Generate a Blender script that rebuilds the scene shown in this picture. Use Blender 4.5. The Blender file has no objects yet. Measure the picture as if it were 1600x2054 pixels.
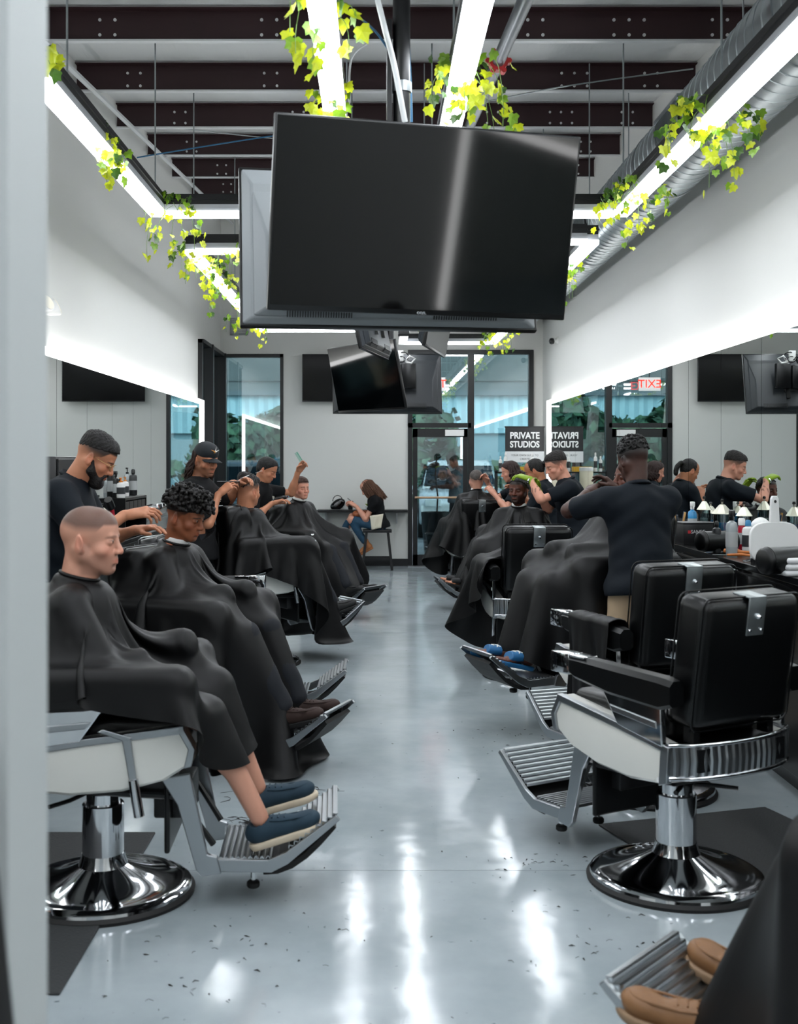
import bpy, bmesh, math, random, time
import numpy as np
from mathutils import Vector, Matrix, Euler
T0 = time.time()
D = bpy.data
SC = bpy.context.scene
COL = SC.collection
PI = math.pi
# ------------------------------------------------------------------ camera
EYE = 1.6
FPX = 2333.0
cam_data = D.cameras.new('camera')
cam = D.objects.new('camera', cam_data); COL.objects.link(cam)
cam.location = (0, 0, EYE); cam.rotation_euler = (PI/2, 0, 0)
cam_data.sensor_fit = 'VERTICAL'; cam_data.sensor_height = 30.81
cam_data.lens = FPX/2054*30.81
cam_data.shift_x = 45/2054; cam_data.shift_y = -105/2054
cam_data.clip_start = 0.05; cam_data.clip_end = 300
cam_data.dof.use_dof = True; cam_data.dof.focus_distance = 8.5; cam_data.dof.aperture_fstop = 3.8
SC.camera = cam
# ------------------------------------------------------------------ world, exposure
SC.view_settings.view_transform = 'Standard'
SC.view_settings.look = 'None'
SC.view_settings.gamma = 1.0
SC.view_settings.use_curve_mapping = False
SC.view_settings.exposure = 0.72
world = D.worlds.new('world'); SC.world = world; world.use_nodes = True
wn = world.node_tree
bg = wn.nodes['Background']
sky = wn.nodes.new('ShaderNodeTexSky'); sky.sky_type = 'NISHITA'
sky.sun_elevation = math.radians(38); sky.sun_rotation = math.radians(150); sky.sun_disc = False
sky.air_density = 1.0; sky.dust_density = 2.0
hs_ = wn.nodes.new('ShaderNodeHueSaturation'); hs_.inputs['Saturation'].default_value = .42
wn.links.new(sky.outputs['Color'], hs_.inputs['Color']); wn.links.new(hs_.outputs['Color'], bg.inputs['Color'])
bg.inputs['Strength'].default_value = 0.6
sun_d = D.lights.new('sun', 'SUN'); sun_d.energy = 1.8; sun_d.angle = 0.02; sun_d.color = (1, .95, .88)
sun_o = D.objects.new('sun', sun_d); COL.objects.link(sun_o)
sun_o.rotation_euler = (math.radians(52), 0, math.radians(150-180+20))
LIGHT = dict(strip=11.0, mirror=5.2)

# ------------------------------------------------------------------ colour + materials
def lin(c):
    if isinstance(c, str):
        c = [int(c[i:i+2], 16)/255 for i in (0, 2, 4)]
    return tuple((x/12.92 if x <= .04045 else ((x+.055)/1.055)**2.4) for x in c)
MATS = {}
def mat(name, color='808080', rough=.5, metal=0., spec=.5, bump=0., bscale=60., var=0., vscale=4., attr=None,
        emit=0., coat=0., sheen=0., brush=None, detail=4, alpha=None, trans=0.):
    if name in MATS: return MATS[name]
    m = D.materials.new(name); m.use_nodes = True
    nt = m.node_tree; b = nt.nodes['Principled BSDF']; N = nt.nodes.new; L = nt.links.new
    c = lin(color)
    b.inputs['Base Color'].default_value = (*c, 1)
    b.inputs['Roughness'].default_value = rough
    b.inputs['Metallic'].default_value = metal
    b.inputs['Specular IOR Level'].default_value = spec
    b.inputs['Coat Weight'].default_value = coat
    b.inputs['Sheen Weight'].default_value = sheen
    b.inputs['Transmission Weight'].default_value = trans
    if emit:
        b.inputs['Emission Color'].default_value = (*c, 1); b.inputs['Emission Strength'].default_value = emit
    src = None
    tc = N('ShaderNodeTexCoord')
    if attr:
        a = N('ShaderNodeVertexColor'); a.layer_name = attr; src = a.outputs['Color']
        L(src, b.inputs['Base Color'])
    if var:
        n = N('ShaderNodeTexNoise'); n.inputs['Scale'].default_value = vscale; n.inputs['Detail'].default_value = 5
        L(tc.outputs['Object'], n.inputs['Vector'])
        mr = N('ShaderNodeMapRange'); mr.inputs['From Min'].default_value = .3; mr.inputs['From Max'].default_value = .7
        mr.inputs['To Min'].default_value = 1-var; mr.inputs['To Max'].default_value = 1+var
        L(n.outputs['Fac'], mr.inputs['Value'])
        mx = N('ShaderNodeVectorMath'); mx.operation = 'SCALE'
        if src: L(src, mx.inputs[0])
        else: mx.inputs[0].default_value = c
        L(mr.outputs['Result'], mx.inputs['Scale']); L(mx.outputs['Vector'], b.inputs['Base Color'])
    if bump:
        n = N('ShaderNodeTexNoise'); n.inputs['Scale'].default_value = bscale; n.inputs['Detail'].default_value = detail
        if brush:
            mp = N('ShaderNodeMapping'); mp.inputs['Scale'].default_value = brush
            L(tc.outputs['Object'], mp.inputs['Vector']); L(mp.outputs['Vector'], n.inputs['Vector'])
        else: L(tc.outputs['Object'], n.inputs['Vector'])
        bp = N('ShaderNodeBump'); bp.inputs['Strength'].default_value = bump; bp.inputs['Distance'].default_value = .01
        L(n.outputs['Fac'], bp.inputs['Height']); L(bp.outputs['Normal'], b.inputs['Normal'])
    MATS[name] = m
    return m
def emissive(name, color, strength):
    if name in MATS: return MATS[name]
    m = D.materials.new(name); m.use_nodes = True; nt = m.node_tree
    nt.nodes.remove(nt.nodes['Principled BSDF'])
    e = nt.nodes.new('ShaderNodeEmission'); e.inputs['Color'].default_value = (*lin(color), 1); e.inputs['Strength'].default_value = strength
    nt.links.new(e.outputs[0], nt.nodes['Material Output'].inputs[0]); MATS[name] = m
    return m
def glass(name, tint='e6f2f2', refl=.12, rough=0.0):
    if name in MATS: return MATS[name]
    m = D.materials.new(name); m.use_nodes = True; nt = m.node_tree; N = nt.nodes.new; L = nt.links.new
    nt.nodes.remove(nt.nodes['Principled BSDF'])
    t = N('ShaderNodeBsdfTransparent'); t.inputs['Color'].default_value = (*lin(tint), 1)
    g = N('ShaderNodeBsdfGlossy'); g.inputs['Roughness'].default_value = rough; g.inputs['Color'].default_value = (.95, .98, 1, 1)
    lw = N('ShaderNodeFresnel'); lw.inputs['IOR'].default_value = 1.5
    ad = N('ShaderNodeMath'); ad.operation = 'ADD'; ad.use_clamp = True; ad.inputs[1].default_value = refl
    L(lw.outputs[0], ad.inputs[0])
    mx = N('ShaderNodeMixShader'); L(ad.outputs[0], mx.inputs['Fac']); L(t.outputs[0], mx.inputs[1]); L(g.outputs[0], mx.inputs[2])
    L(mx.outputs[0], nt.nodes['Material Output'].inputs[0]); MATS[name] = m
    return m

M_WALL = mat('wall_paint', 'd0d0cc', .6, bump=.03, bscale=180)
M_WHITE = mat('white_plastic', 'dededc', .4)
M_CHROME = mat('chrome', 'd8dadd', .07, 1.0)
M_ALU = mat('brushed_aluminium', 'a8acaf', .28, 1.0, bump=.04, bscale=90, brush=(1, 12, 1))
M_STEEL = mat('galvanised_steel', 'a4abad', .33, .9, var=.12, vscale=9)
M_BLACKMETAL = mat('black_metal', '0d0e10', .38, .2)
M_BLACKFRAME = mat('black_frame', '0b0d10', .42)
M_VINYL = mat('black_vinyl', '040506', .33, spec=.38, bump=.05, bscale=260)
M_RUBBER = mat('black_rubber', '0a0a0b', .65)
M_ENAMEL = mat('white_enamel', 'd6d6d0', .22, coat=.4)
M_CAPE = mat('black_nylon', '050506', .5, spec=.28, sheen=.0, bump=.02, bscale=900)
M_NECK = mat('neck_strip_paper', 'e4e4e2', .8)
M_MAROON = mat('maroon_primer', '2a1216', .6, var=.12, vscale=3)
M_PLASTIC = mat('black_plastic', '0a0b0c', .3)
M_GREYPLASTIC = mat('grey_plastic', '5c6166', .38, bump=.03, bscale=300)
M_SCREENB = mat('tv_screen_matte', '010203', .2, spec=.10)
M_SHELLD = mat('dark_grey_plastic', '24282c', .38)
M_SCREEN = mat('tv_screen', '010203', .06, spec=.45)
M_CAB = mat('cabinet_laminate', '08090a', .22, spec=.5)
M_DENIM = mat('blue_denim', '1a3f57', .8, bump=.1, bscale=500, var=.2, vscale=20)
M_NAVY = mat('navy_polo', '050e17', .8, spec=.25, sheen=.0, bump=.06, bscale=55, detail=2)
M_TEE = mat('black_tee', '06070a', .85, spec=.25, bump=.06, bscale=55, detail=2)
M_KHAKI = mat('khaki_cloth', 'b79f82', .85, bump=.15, bscale=22, detail=3)
M_DARKCLOTH = mat('dark_trouser', '0c1119', .85, bump=.08, bscale=40)

# ------------------------------------------------------------------ object helpers
def tag(o, label=None, cat=None, group=None, kind=None):
    if label: o['label'] = label
    if cat: o['category'] = cat
    if group: o['group'] = group
    if kind: o['kind'] = kind
    return o
def thing(name, label, cat, loc=(0, 0, 0), rz=0., group=None):
    o = D.objects.new(name, None); COL.objects.link(o); o.location = loc; o.rotation_euler = (0, 0, rz)
    o.empty_display_size = .1
    return tag(o, label, cat, group)
def link(name, me, parent=None, loc=None):
    o = D.objects.new(name, me); COL.objects.link(o)
    if parent: o.parent = parent
    if loc: o.location = loc
    return o
def children(o): return [c for c in CHILD.get(o.name, [])]
class MB:
    """collects shapes in one mesh; shapes may carry material slots"""
    def __init__(s): s.v = []; s.f = []; s.m = []; s.sm = []; s.cur = 0; s.smooth = False; s.X = None
    def add(s, vs, fs):
        k = len(s.v)
        if s.X is not None: vs = [tuple(s.X @ Vector(p)) for p in vs]
        s.v += [tuple(p) for p in vs]
        for f in fs:
            s.f.append(tuple(i+k for i in f)); s.m.append(s.cur); s.sm.append(s.smooth)
        return s
    def box(s, a, b, bev=0):
        x0, y0, z0 = (min(a[i], b[i]) for i in range(3)); x1, y1, z1 = (max(a[i], b[i]) for i in range(3))
        if not bev:
            return s.add([(x0,y0,z0),(x1,y0,z0),(x1,y1,z0),(x0,y1,z0),(x0,y0,z1),(x1,y0,z1),(x1,y1,z1),(x0,y1,z1)],
                     [(3,2,1,0),(4,5,6,7),(0,1,5,4),(1,2,6,5),(2,3,7,6),(3,0,4,7)])
        bm = bmesh.new(); bmesh.ops.create_cube(bm, size=1)
        for v in bm.verts: v.co = Vector(((x0+x1)/2+v.co.x*(x1-x0), (y0+y1)/2+v.co.y*(y1-y0), (z0+z1)/2+v.co.z*(z1-z0)))
        bmesh.ops.bevel(bm, geom=bm.edges[:], offset=bev, segments=3 if bev > .012 else 2, profile=.5, affect='EDGES')
        bm.verts.index_update()
        s.add([v.co[:] for v in bm.verts], [[v.index for v in f.verts] for f in bm.faces]); bm.free()
        return s
    def lathe(s, prof, n=24, o=(0,0,0), caps=True):
        vs = []; fs = []
        for r, z in prof:
            for k in range(n):
                a = 2*PI*k/n; vs.append((o[0]+r*math.cos(a), o[1]+r*math.sin(a), o[2]+z))
        for i in range(len(prof)-1):
            for k in range(n):
                k2 = (k+1) % n; fs.append((i*n+k, i*n+k2, (i+1)*n+k2, (i+1)*n+k))
        if caps:
            fs.append(tuple(reversed(range(n)))); fs.append(tuple((len(prof)-1)*n+k for k in range(n)))
        return s.add(vs, fs)
    def tube(s, pts, r, n=8, closed=False, flat=None):
        pts = [Vector(p) for p in pts]; m = len(pts)
        rr = r if hasattr(r, '__len__') else [r]*m
        vs = []; fs = []; up = None
        for i, p in enumerate(pts):
            t = (pts[(i+1) % m] - pts[i-1]) if closed else (pts[min(i+1, m-1)] - pts[max(i-1, 0)])
            t = t.normalized() if t.length > 1e-9 else Vector((0,0,1))
            if up is None:
                up = Vector((0,0,1)) if abs(t.z) < .9 else Vector((1,0,0))
            x = t.cross(up)
            x = x.normalized() if x.length > 1e-6 else Vector((1,0,0))
            y = x.cross(t).normalized(); up = y
            for k in range(n):
                a = 2*PI*(k+.5)/n
                vs.append(p + x*math.cos(a)*rr[i]*(flat[0] if flat else 1) + y*math.sin(a)*rr[i]*(flat[1] if flat else 1))
        q = m if closed else m-1
        for i in range(q):
            for k in range(n):
                k2 = (k+1) % n; j = (i+1) % m
                fs.append((i*n+k, i*n+k2, j*n+k2, j*n+k))
        if not closed:
            fs.append(tuple(reversed(range(n)))); fs.append(tuple((m-1)*n+k for k in range(n)))
        return s.add(vs, fs)
    def cyl(s, a, b, r, n=12): return s.tube([a, b], r, n)
    def prism(s, poly, axis, lo, hi):
        """polygon in the two other axes, extruded along axis 0/1/2"""
        n = len(poly)
        def P(u, w, t):
            return (t, u, w) if axis == 0 else ((u, t, w) if axis == 1 else (u, w, t))
        vs = [P(u, w, lo) for u, w in poly] + [P(u, w, hi) for u, w in poly]
        fs = [tuple(range(n)), tuple(reversed(range(n, 2*n)))] + [(i, i+n, (i+1) % n+n, (i+1) % n) for i in range(n)]
        return s.add(vs, fs)
    def grid(s, P):
        a = len(P); b = len(P[0]); vs = [p for row in P for p in row]
        return s.add(vs, [(i*b+j, i*b+j+1, (i+1)*b+j+1, (i+1)*b+j) for i in range(a-1) for j in range(b-1)])
    def build(s, name, mats, parent=None, loc=None, autosmooth=None, bevel=0, thick=0):
        me = D.meshes.new(name); me.from_pydata(s.v, [], s.f)
        if not isinstance(mats, (list, tuple)): mats = [mats]
        for m in mats: me.materials.append(m)
        me.polygons.foreach_set('material_index', s.m)
        bm = bmesh.new(); bm.from_mesh(me); bmesh.ops.recalc_face_normals(bm, faces=bm.faces[:])
        if autosmooth:
            for e in bm.edges:
                e.smooth = not (len(e.link_faces) == 2 and e.calc_face_angle(0) > autosmooth)
            for f in bm.faces: f.smooth = True
        bm.to_mesh(me); bm.free()
        if not autosmooth: me.polygons.foreach_set('use_smooth', s.sm)
        o = link(name, me, parent, loc)
        if bevel:
            md = o.modifiers.new('bevel', 'BEVEL'); md.width = bevel; md.segments = 2; md.limit_method = 'ANGLE'
        if thick:
            md = o.modifiers.new('solid', 'SOLIDIFY'); md.thickness = thick
        return o
SMO = .6
def box_obj(name, a, b, m, parent=None, bev=0):
    c = tuple((a[i]+b[i])/2 for i in range(3))
    s = MB(); s.box(tuple(a[i]-c[i] for i in range(3)), tuple(b[i]-c[i] for i in range(3)), bev)
    return s.build(name, m, parent, c, autosmooth=.7 if bev else None)
def copy_tree(o, parent=None):
    c = o.copy(); COL.objects.link(c)
    if parent: c.parent = parent
    for ch in o.children: copy_tree(ch, c)
    return c
def struct(o, label=None): o['kind'] = 'structure'; return o
def yaw_of(fx, fy): return math.atan2(-fx, fy)
def px(x, y, d): return ((x-755)*d/FPX, d, EYE+(922-y)*d/FPX)
_FONTLESS = None
def text_obj(name, body, size, m, parent, loc, rot, extr=.001, align='CENTER', off=0., w=None, h=None):
    cu = D.curves.new(name, 'FONT'); cu.body = body; cu.size = size; cu.extrude = extr; cu.align_x = align; cu.align_y = 'CENTER'; cu.offset = off
    tmp = D.objects.new('tmp', cu); COL.objects.link(tmp); bpy.context.view_layer.update()
    me = D.meshes.new_from_object(tmp); D.objects.remove(tmp); me.name = name
    me.materials.clear(); me.materials.append(m)
    co = np.empty(len(me.vertices)*3, np.float32); me.vertices.foreach_get('co', co); co = co.reshape(-1, 3)
    if w:
        k = (co[:, 0].max()-co[:, 0].min()); co[:, 0] *= w/k
    if h:
        k = (co[:, 1].max()-co[:, 1].min()); co[:, 1] = (co[:, 1]-(co[:, 1].max()+co[:, 1].min())/2)*h/k
    me.vertices.foreach_set('co', co.ravel())
    o = link(name, me, parent); o.location = loc; o.rotation_euler = rot
    return o
# =================================================================== the room
XL, XR, YB, YF = -2.35, 2.5, 17.5, -2.5
ML, MR = -2.28, 2.456
def zroof(y): return 4.36+(y-7.7)*.084
def floor_mat():
    m = mat('epoxy_floor', '8f989e', .1, spec=.55)
    nt = m.node_tree; N = nt.nodes.new; L = nt.links.new; b = nt.nodes['Principled BSDF']
    geo = N('ShaderNodeNewGeometry')
    n1 = N('ShaderNodeTexNoise'); n1.inputs['Scale'].default_value = 1.1; n1.inputs['Detail'].default_value = 6; n1.inputs['Roughness'].default_value = .6
    L(geo.outputs['Position'], n1.inputs['Vector'])
    cr = N('ShaderNodeValToRGB'); L(n1.outputs['Fac'], cr.inputs['Fac'])
    cr.color_ramp.elements[0].position = .3; cr.color_ramp.elements[0].color = (*lin('8a9499'), 1)
    cr.color_ramp.elements[1].position = .72; cr.color_ramp.elements[1].color = (*lin('adb6ba'), 1)
    # small dark specks and faint scuffs, worn into the coating
    v = N('ShaderNodeTexVoronoi'); v.inputs['Scale'].default_value = 9; L(geo.outputs['Position'], v.inputs['Vector'])
    n2 = N('ShaderNodeTexNoise'); n2.inputs['Scale'].default_value = 26; n2.inputs['Detail'].default_value = 3; L(geo.outputs['Position'], n2.inputs['Vector'])
    r2 = N('ShaderNodeMapRange'); r2.inputs['From Min'].default_value = .70; r2.inputs['From Max'].default_value = .76; L(n2.outputs['Fac'], r2.inputs['Value'])
    mx = N('ShaderNodeMix'); mx.data_type = 'RGBA'; mx.inputs['B'].default_value = (*lin('5b6468'), 1)
    L(r2.outputs['Result'], mx.inputs['Factor']); L(cr.outputs['Color'], mx.inputs['A']); L(mx.outputs['Result'], b.inputs['Base Color'])
    n3 = N('ShaderNodeTexNoise'); n3.inputs['Scale'].default_value = 3.5; n3.inputs['Detail'].default_value = 2; L(geo.outputs['Position'], n3.inputs['Vector'])
    n4 = N('ShaderNodeTexNoise'); n4.inputs['Scale'].default_value = 160; n4.inputs['Detail'].default_value = 2; L(geo.outputs['Position'], n4.inputs['Vector'])
    b1 = N('ShaderNodeBump'); b1.inputs['Strength'].default_value = .13; b1.inputs['Distance'].default_value = .02; L(n3.outputs['Fac'], b1.inputs['Height'])
    b2 = N('ShaderNodeBump'); b2.inputs['Strength'].default_value = .035; b2.inputs['Distance'].default_value = .004; L(n4.outputs['Fac'], b2.inputs['Height'])
    L(b1.outputs['Normal'], b2.inputs['Normal']); L(b2.outputs['Normal'], b.inputs['Normal'])
    r3 = N('ShaderNodeMapRange'); r3.inputs['To Min'].default_value = .07; r3.inputs['To Max'].default_value = .17; L(n1.outputs['Fac'], r3.inputs['Value'])
    L(r3.outputs['Result'], b.inputs['Roughness'])
    return m
M_FLOOR = floor_mat()
fl = struct(box_obj('floor', (XL-.2, YF, -.08), (XR+.2, YB+.1, -.012), mat('joint_filler', '7d868b', .6)))
prev = YF
for y in (4.53, 10.75, YB+.1):
    s = MB(); s.box((XL-.2, prev+.002, -.012), (XR+.2, y-.002, 0)); s.build('slab', M_FLOOR, fl, (0, 0, .046)); prev = y
fl_c = fl.location.copy()
for c in [o for o in D.objects if o.parent == fl]: c.location = (-fl_c.x, -fl_c.y, -fl_c.z)

# ceiling insulation deck and purlins
M_INS = mat('white_insulation', 'c9cbca', .55, bump=.5, bscale=2.2, brush=(6, .6, 1), detail=3)
s = MB(); s.add([(XL-.2, YF, zroof(YF)+.24), (XR+.2, YF, zroof(YF)+.24), (XR+.2, YB+.1, zroof(YB)+.24), (XL-.2, YB+.1, zroof(YB)+.24),
                 (XL-.2, YF, zroof(YF)+.34), (XR+.2, YF, zroof(YF)+.34), (XR+.2, YB+.1, zroof(YB)+.34), (XL-.2, YB+.1, zroof(YB)+.34)],
                [(3,2,1,0),(4,5,6,7),(0,1,5,4),(1,2,6,5),(2,3,7,6),(3,0,4,7)])
struct(s.build('ceiling', M_INS))
y = 7.7-1.42*5; k = 0
ordn = ['first', 'second', 'third', 'fourth', 'fifth', 'sixth', 'seventh', 'eighth', 'ninth', 'tenth', 'eleventh', 'twelfth', 'thirteenth', 'fourteenth', 'fifteenth', 'sixteenth', 'seventeenth', 'eighteenth', 'nineteenth']
M_LITFLANGE_RAIL = mat('lit_flange_rail_white', 'c4c6c6', .5)  # white paints the light caught on the maroon flange; the rail is itself white
while y < YB-.3:
    z = zroof(y)
    s = MB()
    s.box((XL, y, z+.006), (XR, y+.008, z+.215)); s.box((XL, y, z+.209), (XR, y-.06, z+.215))
    o = s.build('roof_purlin', M_MAROON, None); struct(o)
    s = MB(); s.box((XL, y-.03, z), (XR, y+.01, z+.006)); s.box((XL, y-.034, z), (XR, y-.03, z+.012)); s.build('bottom_flange', M_LITFLANGE_RAIL, o)
    s = MB(); rr = random.Random(k)
    for cx in (-.83, .93, 1.55, 2.15, -1.9):
        for dx in (-.05, .05) if cx != 1.55 else (-.1, 0, .1):
            for dz in (.07, .17): s.cyl((cx+dx+.12*(k % 2), y-.008, z+dz-.02), (cx+dx+.12*(k % 2), y+.002, z+dz-.02), .011, 8)
    s.build('bolts', mat('bolt_zinc', 'd8d8d8', .35, .6), o)
    y += 1.42; k += 1

# side walls, back wall, front wall
def wallbox(name, a, b): return struct(box_obj(name, a, b, M_WALL))
GT = 3.19           # top of the glazing
ZT = 5.9
# the side walls stop at the roof: prism in y,z
def sidewall(name, x0, x1, poly):
    s = MB(); s.prism(poly, 0, x0, x1); return struct(s.build(name, M_WALL))
sidewall('wall_left', XL-.15, XL, [(YF, 0), (15.3, 0), (15.3, GT), (YB, GT), (YB, zroof(YB)+.3), (YF, zroof(YF)+.3)])
sidewall('wall_right', XR, XR+.15, [(YF, 0), (YB, 0), (YB, zroof(YB)+.3), (YF, zroof(YF)+.3)])
s = MB()
W1, W2, D1, D2 = -1.40, .47, .47, 2.36
zt = zroof(YB)+.3
s.box((XL-.15, YB, GT), (XR+.15, YB+.15, zt)); s.box((W1, YB, 0), (W2, YB+.15, GT)); s.box((D2, YB, 0), (XR+.15, YB+.15, GT))
struct(s.build('wall_back', M_WALL))
wallbox('wall_front', (XL-.15, YF-.15, 0), (XR+.15, YF, zroof(YF)+.3))
# near partition the camera looks past
s = MB(); s.box((-1.3, 1.25, 0), (-.396, 1.40, 4.2)); struct(s.build('wall_partition', mat('partition_paint', 'aeb3b3', .6)))
s = MB(); A_ = Vector((-.245, 1.10, .0)); B_ = Vector((-.43, 1.235, 1.32)); s.tube([A_, A_.lerp(B_, .97), B_], [.012, .012, .008], 12)
pl_ = thing('leaning_pole', 'blurred slim black pole leaning on the near wall at the lower left edge', 'pole', (0, 0, 0)); s.build('pole_shaft', M_BLACKFRAME, pl_, autosmooth=1)
s = MB(); s.lathe([(.013, 0), (.016, .004), (.016, .03), (.013, .034)], 14, o=(-.245, 1.10, 0)); s.build('rubber_tip', M_RUBBER, pl_, autosmooth=1)
# the pale ledge (bulkhead line) high on both walls
for nm, x0, x1 in (('trim_2', XL, XL+.05), ('trim_3', XR-.05, XR)):
    s = MB(); s.box((x0, YF, 4.05), (x1, YB, 4.09)); 
# baseboards
def bb(name, a, b): struct(box_obj(name, a, b, M_BLACKFRAME))
bb('baseboard_back', (W1, YB-.015, 0), (W2, YB, .11)); bb('baseboard_left', (XL, YF, 0), (XL+.015, 15.3, .11)); bb('baseboard_right', (XR-.015, YF, 0), (XR, YB, .11))

# sloping conduit along the left eave, following the roof
s = MB(); s.box((-2.19, 4.0, zroof(4)-.03), (-2.15, 4.001, zroof(4)+.01))
s = MB(); P = [(-2.17, yy, zroof(yy)-.03) for yy in (YF, YB)]; s.tube(P, .022, 6)
tag(s.build('eave_rail', M_LITFLANGE_RAIL), 'white rail running under the purlins along the left wall', 'rail')

# ------------------------------------------------------------------ glazing
GLASS = glass('window_glass', 'b5c6c8', .15)
FD = .10
def mullion(nm, a, b, par): return box_obj(nm, a, b, M_BLACKFRAME, par)
def window(name, frame_boxes, panes):
    s = MB()
    for a, b in frame_boxes: s.box(a, b)
    w = struct(s.build(name, M_BLACKFRAME))
    for a, b in panes:
        p = MB(); p.box(a, b); p.build('pane', GLASS, w)
    return w
t = .05
window('window_1', [((XL-.15, 15.3, 0), (XL+.0, 15.36, GT)), ((XL-.1, 15.3, GT-t), (XL+FD-.02, YB, GT)), ((XL-.1, 15.3, 0), (XL+FD-.02, YB, .1)),
                    ((XL-.05, 16.05, 0), (XL+FD, 16.12, GT)), ((XL-.15, YB-.12, 0), (XL+FD, YB, GT)), ((XL-.05, 15.3, 0), (XL+FD-.04, 15.36, GT))],
       [((XL-.03, 15.36, .1), (XL-.022, 16.05, GT-t)), ((XL-.03, 16.12, .1), (XL-.022, YB-.12, GT-t))])
window('window_2', [((XL, YB-.02, GT-t), (W1, YB+.1, GT)), ((XL, YB-.02, 0), (W1, YB+.1, .1)), ((W1-t, YB-.02, 0), (W1, YB+.1, GT)), ((XL, YB-.02, 0), (XL+.06, YB+.1, GT))],
       [((XL+.06, YB+.04, .1), (W1-t, YB+.048, GT-t))])
DM = 1.42
window('window_3', [((D1, YB-.03, GT), (D2, YB+.1, GT+.06)), ((D1, YB-.03, 0), (D1+.07, YB+.1, GT)), ((D2-.07, YB-.03, 0), (D2, YB+.1, GT)),
                    ((DM-.045, YB-.03, 0), (DM+.045, YB+.1, GT)), ((D1, YB-.03, 2.08), (DM, YB+.1, 2.15)), ((DM, YB-.03, 0), (D2, YB+.1, .1))],
       [((D1+.07, YB+.04, 2.15), (DM-.045, YB+.048, GT)), ((DM+.045, YB+.04, .1), (D2-.07, YB+.048, GT))])
# the door
x0, x1 = D1+.075, DM-.05
s = MB(); yb, ye = YB-.005, YB+.045
s.box((x0, yb, .01), (x0+.07, ye, 2.07)); s.box((x1-.07, yb, .01), (x1, ye, 2.07)); s.box((x0, yb, 1.94), (x1, ye, 2.07)); s.box((x0, yb, .01), (x1, ye, .17))
door = struct(s.build('door_1', M_BLACKFRAME))
p = MB(); p.box((x0+.07, YB+.015, .17), (x1-.07, YB+.023, 1.94)); p.build('pane', GLASS, door)
p = MB(); p.cyl((x0+.03, YB-.06, 1.03), (x1-.03, YB-.06, 1.03), .016, 10); p.box((x0+.03, YB-.06, 1.015), (x0+.06, YB, 1.045)); p.box((x1-.06, YB-.06, 1.015), (x1-.03, YB, 1.045))
p.build('push_bar', mat('brass_bar', '9b7f63', .3, .7), door, autosmooth=SMO)
p = MB(); p.box((x1-.34, YB-.06, 1.955), (x1-.06, YB-.005, 2.05)); p.build('door_closer', M_WHITE, door)
struct(box_obj('trim_4', (D1, YB-.16, 0), (DM, YB-.03, .012), M_ALU))

# exit sign above the door
t = thing('exit_sign', 'red lettered exit sign above the glass door', 'sign', (.86, YB-.22, 2.72))
s = MB(); s.box((-.16, -.02, -.1), (.16, .02, .1)); s.build('housing', M_WHITE, t)
text_obj('lettering', 'EXIT', .17, emissive('exit_red', 'ff2a1c', 2.5), t, (0, -.021, 0), (PI/2, 0, 0))
text_obj('lettering', 'EXIT', .17, emissive('exit_red', 'ff2a1c', 2.5), t, (0, .021, 0), (PI/2, 0, PI))
s = MB(); s.cyl((0, 0, .1), (0, 0, zroof(YB-.22)+.24-2.72), .008, 6); s.build('stem', M_BLACKMETAL, t)

# ------------------------------------------------------------------ mirrors with the lit frames
M_MIRROR = mat('mirror_silver', 'd9dedc', .0, 1.0)
E_MIRR = emissive('mirror_led', 'ffffff', LIGHT['mirror'])
def mirrors(side, xw, xm, z1, ys, yend, label_side, zc):
    yy = ys
    sg = 1 if side == 'R' else -1
    while yy < yend-.01:
        y2 = min(yy+.868, yend-.02)
        s = MB(); s.box((xm, yy+.003, zc+.02), (xw, y2-.003, z1-.045)); s.X = None
        o = s.build('mirror_panel', [M_MIRROR])
        far = yend-y2 < .05
        n = int(round((yy-ys)/.868))
        tag(o, f'frameless mirror panel on the {label_side} wall, {ordn[n]} panel counted from the near end', 'mirror', f'mirror panels on the {label_side} wall')
        yy += .868
    # lit frame: an emissive tube with an aluminium back
    t = thing('lit_mirror_frame', f'glowing white light frame around the {label_side} wall mirror', 'light frame', (xm, ys, zc))
    s = MB(); w = .05
    xa, xb = (xm-.03, xm+.02) if side == 'R' else (xm-.02, xm+.03)
    s.box((xa-xm, 0, z1-w-zc), (xb-xm, yend-ys, z1-zc)); s.box((xa-xm, yend-ys-w, .02), (xb-xm, yend-ys, z1-w-zc))
    s.box((xa-xm, 0, .02), (xb-xm, w, z1-w-zc)); s.build('diffuser', E_MIRR, t, bevel=.008)
mirrors('R', XR, MR, 2.44, 1.35, 16.6, 'right', 1.04)
mirrors('L', XL, ML, 2.375, 1.35, 15.2, 'left', 1.0)

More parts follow.
